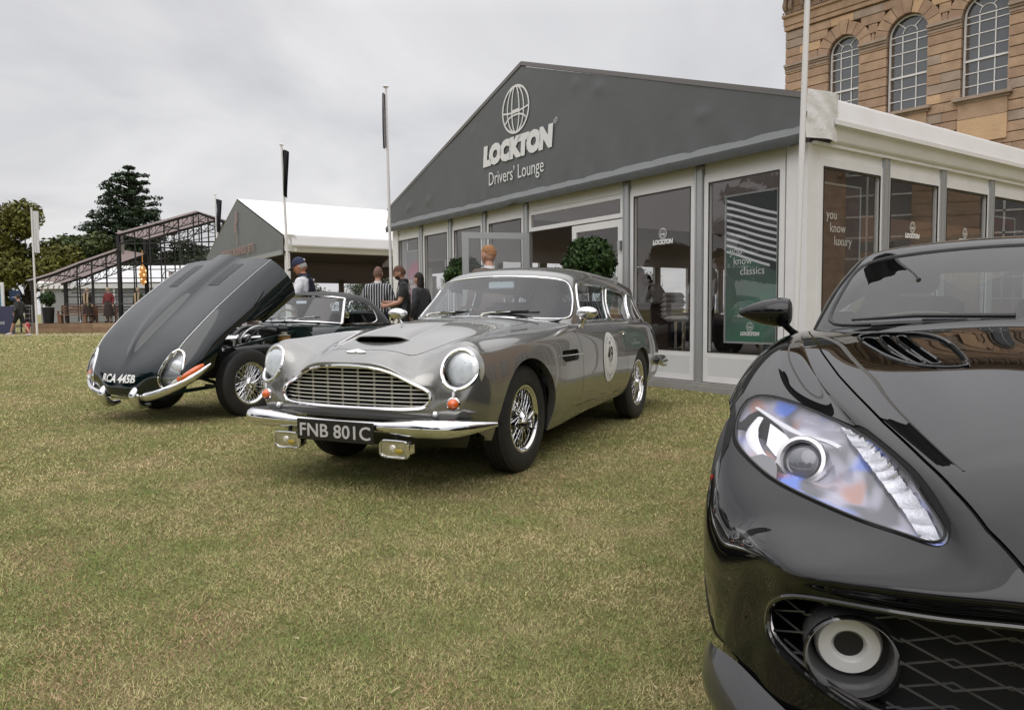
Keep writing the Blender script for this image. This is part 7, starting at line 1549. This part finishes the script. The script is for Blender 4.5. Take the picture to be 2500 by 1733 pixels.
# ================================================================== glazed pavilion on a timber deck
def pavilion():
    T = empty('glass_pavilion', (-27.1, 41.0, 0), 0, 'black framed glass pavilion with curved lean-to roof and decorative ironwork', 'pavilion')
    ir = pbr('black_iron', (.012, .012, .013), .5); cv = sheer('pinkish_roof', (.42, .35, .34)); gl = glassm('pavilion_glass', (.82, .83, .84), 1.2)
    # facade line from the lean-to eave (x=0) over the hall to the apex, in metres
    roof = [(0.2, 2.75), (1.6, 3.15), (3.2, 3.75), (5.3, 4.45)]; hall = [(5.3, 5.3), (9.8, 6.5), (12.8, 5.4)]
    for y, nm in ((0, 'front_truss'), (3.0, 'rear_truss')):
        ms = []
        for L in (roof, hall):
            for a, b in zip(L[:-1], L[1:]):
                ms.append(beam((a[0], y, a[1]), (b[0], y, b[1]), .09, .12)); ms.append(beam((a[0]+.05, y, a[1]-.45), (b[0]+.05, y, b[1]-.45), .05, .05))
                k = max(2, int((b[0]-a[0])/.5))
                for i in range(k):
                    t, u = i/k, (i+1)/k; p = (a[0]+(b[0]-a[0])*t, a[1]+(b[1]-a[1])*t); q = (a[0]+(b[0]-a[0])*u, a[1]+(b[1]-a[1])*u)
                    ms.append(beam((p[0], y, p[1]-.45), (q[0], y, q[1]), .03)); c = ((p[0]+q[0])/2, (p[1]+q[1])/2-.22); ms.append(tube([(c[0]+.17*math.cos(a_), y, c[1]+.17*math.sin(a_)) for a_ in np.linspace(0, 6.283, 11)[:-1]], .015, 4, closed=True))
        ms += [beam((5.3, y, 5.3-.45), (12.8, y, 4.95), .07), beam((9.8, y, 6.4), (9.8, y, 4.9), .05), beam((5.3, y, 4.4), (5.3, y, 5.3), .1)]
        ms += [beam((6.5, y, 5.0), (9.8, y, 5.6), .04), beam((12.3, y, 5.0), (9.8, y, 5.6), .04), beam((7.6, y, 5.0), (8.7, y, 6.1), .04), beam((10.9, y, 5.0), (10.9, y, 6.0), .04)]
        build(nm, join(*ms), ir, T, smooth=False)
    ht = lambda x: float(np.interp(x, [p[0] for p in roof], [p[1] for p in roof])) if x < 5.3 else float(np.interp(x, [p[0] for p in hall], [p[1] for p in hall]))
    for x in (.45, 5.3, 12.7):
        for y in (0, 3.0): build('column', box((x, y, ht(x)/2+.25), (.17, .17, ht(x)-.5)), ir, T, smooth=False)
    for i, x in enumerate(np.arange(1.3, 12.5, .82)):
        build('mullion', box((x, 3.0, (ht(x)+.1)/2+.25), (.055, .06, ht(x)-.6)), ir, T, smooth=False)
        if x > 2.6: build('mullion', box((x, 0, (ht(x))/2+.25), (.06, .05, ht(x)-.6)), ir, T, smooth=False)
    for z in (1.2, 2.0, 2.8, 3.6):
        x_ = max(.5, float(np.interp(z+.3, [p[1] for p in roof], [p[0] for p in roof]))); build('transom_bar', box(((x_+12.7)/2, 3.0, z), (12.7-x_, .05, .05)), ir, T, smooth=False)
    for z in (1.35, 2.15, 2.95, 3.75): x_ = max(2.6, float(np.interp(z+.4, [p[1] for p in roof], [p[0] for p in roof]))); build('transom_bar', box(((x_+12.7)/2, 0, z), (12.7-x_, .05, .045)), ir, T, smooth=False)
    for i, x in enumerate(np.arange(1.71, 12.4, 1.64)): build('iron_roundel', tube([(x+.3*math.cos(a), 2.97, 1.6+.3*math.sin(a)) for a in np.linspace(0, 6.283, 21)[:-1]], .022, 5, closed=True), ir, T)
    for i, x in enumerate(np.arange(6.6, 12.4, 1.64)): build('iron_roundel', tube([(x+.3*math.cos(a), 2.97, 3.2+.3*math.sin(a)) for a in np.linspace(0, 6.283, 21)[:-1]], .022, 5, closed=True), ir, T)
    build('rear_glass', mk([(.5, 3.02, .5), (12.7, 3.02, .5), (12.7, 3.02, 5.3), (9.8, 3.02, 6.3), (5.3, 3.02, 5.1), (5.3, 3.02, 4.3), (.5, 3.02, 2.8)], [(0, 1, 2, 3, 4, 5, 6)]), gl, T, smooth=False)
    def slab(L, y0, y1, n=1, th=.05):
        V = []; F = []
        for x, z in L: V += [(x, y0, z), (x, y1, z)]
        for i in range(len(L)-1): F.append((2*i, 2*i+2, 2*i+3, 2*i+1))
        return mk(V, F)
    build('lean_to_roof', slab([(x, z+.10) for x, z in roof], -.3, 3.3), cv, T, smooth=False); build('hall_roof', slab([(x, z+.10) for x, z in hall], -.3, 3.3), cv, T, smooth=False)
    build('eave_scallop', join(*[tube([(0.15+.02*i, -.3+.5*i, 2.7), (0.1, -.2+.5*i, 2.35), (0.15, -.05+.5*i, 2.65)], .02, 4) for i in range(7)]), pbr('lace', (.25, .23, .22), .8), T, kind='stuff')
    for x, z in ((1.6, 3.15), (3.2, 3.75), (7.5, 5.9), (9.8, 6.5), (11.3, 5.95)): build('roof_purlin', beam((x, -.2, z), (x, 3.2, z), .06), ir, T, smooth=False)
    build('curtain', gridm(np.array([[(5.35+.05*math.sin(z*3), -.05+.5*t+.04*math.sin(t*25), z) for z in np.linspace(4.3, 5.6, 6)] for t in np.linspace(0, 1, 20)])), pbr('sheer_white', (.55, .53, .52), .8), T)
    ch_ = build('chandelier', join(lathe([(.02, 3.8), (.16, 3.6), (.20, 3.2), (.14, 2.75), (.02, 2.6)], 12), cyl((0, 0, 3.9), (0, 0, 4.6), .02)), pbr('amber_glass', (.45, .22, .07), .3, emis=((1, .42, .12), .25)), T, loc=(5.85, 1.5, 0))
    bl = pbr('bulb_glow', (1, .7, .4), .4, emis=((1, .62, .28), 2.2))
    for i in range(11): a = i*2.4; build('bulb', ball(((.17*math.cos(a)), .17*math.sin(a)-.06, 2.80+.08*i), .045, 8, 6), bl, ch_)
    return T
pavilion()
dk = pbr('deck_timber', (.26, .165, .10), .7, vary=(3, .2)); D = empty('timber_deck', (-25.3, 38.6, 0), 0, 'low pale timber deck edge under the glass pavilion', 'deck')
for i in range(9):
    for j in range(2): build('deck_plank', box((.85+1.6*i, 0, .13+.245*j), (1.59, .05, .235)), pbr('deck_timber' if (i+j) % 3 else 'deck_timber_pale', (.26, .165, .10) if (i+j) % 3 else (.32, .215, .13), .7, vary=(3, .2)), D, smooth=False)
build('deck_floor', box((7.25, 4.3, .25), (14.5, 8.6, .5)), pbr('deck_floor', (.12, .085, .06), .7), D, smooth=False)
# furniture on the deck
def bench(x, y, rz, label, w_=1.7):
    T = empty('garden_bench', (x, y, .5), rz, label, 'bench'); tk = pbr('teak', (.20, .10, .055), .6)
    for i in range(4): build('seat_slat', box((0, -.18+.12*i, .43), (w_, .09, .03)), tk, T, smooth=False)
    for i in range(3): build('back_rail', box((0, .26, .58+.16*i), (w_, .03, .09)), tk, T, smooth=False)
    for s in (-1, 1):
        for yy, h in ((-.22, .62), (.26, .95)): build('leg', box((s*w_/2, yy, h/2), (.07, .07, h)), tk, T, smooth=False)
        build('armrest', box((s*w_/2, 0, .63), (.08, .56, .04)), tk, T, smooth=False)
bench(-23.3, 39.4, R(8), 'teak garden bench with back on the left of the deck')
bench(-22.9, 41.5, R(-6), 'dark teak bench further back in the pavilion', 1.5)
tb = empty('low_table', (-22.2+.0, 38.95, .5), 0, 'square teak low table in front of the mannequins', 'table'); tk = pbr('teak', (.20, .10, .055), .6)
build('table_top', box((-.9, 0, .44), (1.6, .8, .05)), tk, tb, smooth=False)
for s in (-1, 1):
    for q in (-1, 1): build('leg', box((-.9+s*.65, q*.32, .21), (.13, .1, .42)), tk, tb, smooth=False)
pt = empty('planter', (-24.6, 39.0, .5), 0, 'tall black planter at the left corner of the deck', 'planter'); build('pot', lathe([(.01, 0), (.24, 0), (.30, .85), (.27, .85), (.26, .8), (.01, .8)], 20), blackm(), pt)
quads('foliage', leaf_cloud([(0, 0, 1.3)], [.38], 500, .1, rng), leafm('bay_leaf', (.030, .060, .014), .6), pt)
rp = empty('rope_barrier', (-23.4, 38.7, .5), 0, 'thin dark rail along the front of the deck', 'barrier')
build('rail', cyl((0, 0, 1.0), (7.5, 0, 1.0), .025), blackm(), rp)
for i in range(4): build('post', cyl((2.5*i, 0, 0), (2.5*i, 0, 1.0), .03), blackm(), rp)
# white marquee behind the pavilion, banners and signs at far left
B = empty('white_marquee', (-30.3, 50, 0), 0, 'low white marquee roof and wall behind the glass pavilion', 'marquee')
build('roof', join(mk([(-2, 0, 3.1), (16, 0, 3.1), (15, 3, 4.4), (-1, 3, 4.4)], [(0, 1, 2, 3)]), box((7, .05, 2.9), (18, .05, .4))), pvc_white(), B, smooth=False)
build('wall', box((7, .3, 1.4), (17.8, .1, 2.8)), pbr('grey_wall', (.26, .265, .27), .6), B, smooth=False)
for i in range(8): build('wall_post', box((-1.6+2.4*i, .2, 1.4), (.12, .1, 2.8)), white_alu(), B, smooth=False)
build('hoarding_panel', box((8.5, -.3, 3.0), (2.6, .06, 1.6)), pbr('hoarding_pink', (.36, .30, .30), .7), B, smooth=False)
S = empty('banner_wall', (-26.25, 36.6, 0), 0, 'navy fabric hoarding with white crest and lettering at the left edge', 'hoarding')
build('banner_fabric', box((0, 0, .72), (2.9, .06, 1.36)), pbr('navy_banner', (.035, .038, .085), .7, bump=(3, .4, .03)), S, smooth=False)
cr = join(xf(ball((0, 0, 0), (.13, .01, .17), 12, 8), t=(.55, -.05, .98)), box((.55, -.05, 1.19), (.12, .012, .06)))
build('crest', cr, pbr('banner_white', (.6, .6, .64), .6), S); build('banner_lettering', frame_xf(text('SALON PRIVE', .2, .002, sx=.8, align='CENTER'), (.52, -.045, .50), (1, 0, 0), (0, 0, 1)), pbr('banner_white', (.6, .6, .64), .6), S, smooth=False)
K = empty('poster_board', (-27.05, 38.2, 0), 0, 'white framed cyan poster board above the navy hoarding', 'sign')
build('board_frame', box((-.1, 0, 1.9), (1.6, .08, 1.5)), white_alu(), K, smooth=False); build('board_print', box((-.15, -.05, 1.85), (1.4, .03, 1.3)), pbr('cyan_print', (.02, .22, .36), .5), K, smooth=False); build('board_stripe', box((-.1, -.07, 2.2), (.9, .01, .10)), pbr('banner_white', (.6, .6, .64), .6), K, smooth=False)
for s in (-.8, .6): build('leg', box((s, 0, .6), (.08, .08, 1.2)), white_alu(), K, smooth=False)
K2 = empty('poster_board', (-26.05, 38.6, 0), 0, 'small dark blue poster board right of the cyan one', 'sign')
build('board_print', box((0, 0, 1.98), (.58, .06, .52)), pbr('blue_print', (.02, .04, .09), .5), K2, smooth=False); build('board_stripe', frame_xf(mk([(-.2, -.06, 0), (.15, -.01, 0), (.2, .06, 0), (-.12, .01, 0)], [(0, 1, 2, 3)]), (0, -.035, 1.9), (1, 0, 0), (0, 0, 1)), pbr('banner_pale', (.3, .36, .45), .6), K2, smooth=False)
for s in (-.25, .25): build('leg', box((s, 0, .75), (.05, .05, 1.5)), blackm(), K2, smooth=False)
Fc = empty('mesh_fence', (-25.4, 37.4, 0), 0, 'temporary wire mesh fence between the hoarding and the deck', 'fence')
build('fence_frame', frame_rect(-.1, 1.0, .05, 1.45, .04), pbr('galv', (.4, .41, .42), .4, .6), Fc, smooth=False)
for i in range(4): build('wire', cyl((.1+.25*i, 0, .1), (.1+.25*i, 0, 1.4), .008, 5), pbr('galv', (.4, .41, .42), .4, .6), Fc)
for i in range(5): build('wire', cyl((-.05, 0, .3+.24*i), (.95, 0, .3+.24*i), .008, 5), pbr('galv', (.4, .41, .42), .4, .6), Fc)
ex = empty('fire_extinguisher', (-25.2, 38.2, 0), 0, 'small red fire extinguisher standing at the deck corner', 'extinguisher')
build('cylinder', lathe([(.001, 0), (.11, 0), (.11, .48), (.05, .58), (.001, .6)], 14), pbr('red_gloss', (.5, .02, .02), .25, 0, .6), ex); build('valve', box((0, 0, .64), (.05, .14, .06)), blackm(), ex)
# ================================================================== lounge furniture seen through the glass
def stool(loc, rz, label):
    T = empty('bar_stool', loc, rz, label, 'stool', 'white ribbed bar stools in the lounge'); wl = pbr('white_leather', (.62, .61, .60), .4)
    for i in range(5): build('back_pad', box((-.20, 0, .86+.075*i), (.07, .44, .07), bev=.03), wl, T)
    build('seat_pad', box((.02, 0, .80), (.44, .44, .09), bev=.04), wl, T); build('stem', cyl((0, 0, .03), (0, 0, .78), .028), chrome(), T); build('base', lathe([(.001, 0), (.22, 0), (.22, .02), (.03, .045)], 20), chrome(), T)
stool(Mi(-2.95, 1.35), R(-50), 'white ribbed bar stool nearest the glass behind the parked silver car')
stool(Mi(-1.75, 1.6), R(-70), 'white ribbed bar stool half hidden by the green poster')
stool(Mi(-4.75, 3.1), R(60), 'white ribbed bar stool beside the tall lounge table')
tt = empty('poseur_table', Mi(-5.5, 3.05), R(-20), 'tall bar table with pale top inside the lounge', 'table'); build('table_top', box((0, 0, 1.06), (1.5, .6, .04), bev=.01), pbr('table_pale', (.35, .30, .28), .35), tt); build('pedestal', box((0, 0, .53), (.9, .3, 1.02)), pbr('table_brown', (.10, .06, .045), .5), tt, smooth=False)
for i, (x, y, l) in enumerate(((-2.95, .55, 'open cardboard box on the lounge floor'), (-2.55, .62, 'smaller cardboard box beside the open one'))):
    bx_ = empty('cardboard_box', Mi(x, y), R(-50+20*i), l, 'box'); build('box_body', box((0, 0, .16-.03*i), (.38, .28, .32-.06*i)), pbr('cardboard', (.34, .20, .12), .8), bx_, smooth=False); build('box_flap', box((0, -.18, .33-.06*i), (.36, .12, .006)), pbr('cardboard', (.34, .20, .12), .8), bx_, smooth=False)
# a dark roadster body shown inside the lounge, low behind the stools
mo = empty('display_car', Mi(-6.4, 5.6), R(-50), 'dark blue classic car displayed low inside the lounge', 'car')
P_ = [[(x, s*y, z) for s, y, z in ((-1, .72, .25), (-1, .8, .5), (-1, .62, .74*q), (1, 0, .80*q), (1, .62, .74*q), (1, .8, .5), (1, .72, .25))] for x, q in ((-2.0, .75), (-1.8, .95), (-1, 1.05), (0, 1.1), (.8, 1.0), (1.7, .9), (2.0, .6))]
build('body', gridm(surf(P_, 5, 5)), pbr('deep_blue', (.01, .015, .04), .3, 0, 1), mo); build('chrome_strip', tube([(-1.9, -.79, .5), (1.8, -.79, .5)], .012, 6), chrome(), mo)
build('screen', gridm(np.array([[(.4-.25*t, y, .86+.3*t) for y in np.linspace(-.55, .55, 5)] for t in (0, 1)])), glassm('car_glass', (.80, .86, .90), 1.1), mo)
for x in (-1.25, 1.25):
    for y in (-.74, .74): build('wheel', lathe([(.05, -.08), (.2, -.09), (.31, -.08), (.32, 0), (.31, .08), (.2, .09), (.05, .08)], 24, 'y'), rubber(), mo, loc=(x, y, .32))
# litter and clippings on the grass
rl = np.random.RandomState(9); Vt = []
for i in range(240):
    y = 1.2+7*rl.rand()**1.4; x = (rl.rand()*1.25-.70)*y; a = rl.rand()*6.28; l = .006+.012*rl.rand(); w_ = .0008+.0008*rl.rand()
    d = np.array((math.cos(a), math.sin(a), 0))*l; n_ = np.array((-math.sin(a), math.cos(a), 0))*w_; c = np.array((x, y, .012+.006*rl.rand())); Vt.append(np.stack([c-d-n_, c-d+n_, c+d+n_+(0, 0, .004), c+d-n_]))
ob = quads('straw_clippings', np.vstack(Vt), pbr('straw', (.42, .34, .20), .8)); tag(ob, 'pale straw clippings scattered over the lawn', 'clippings', kind='stuff')
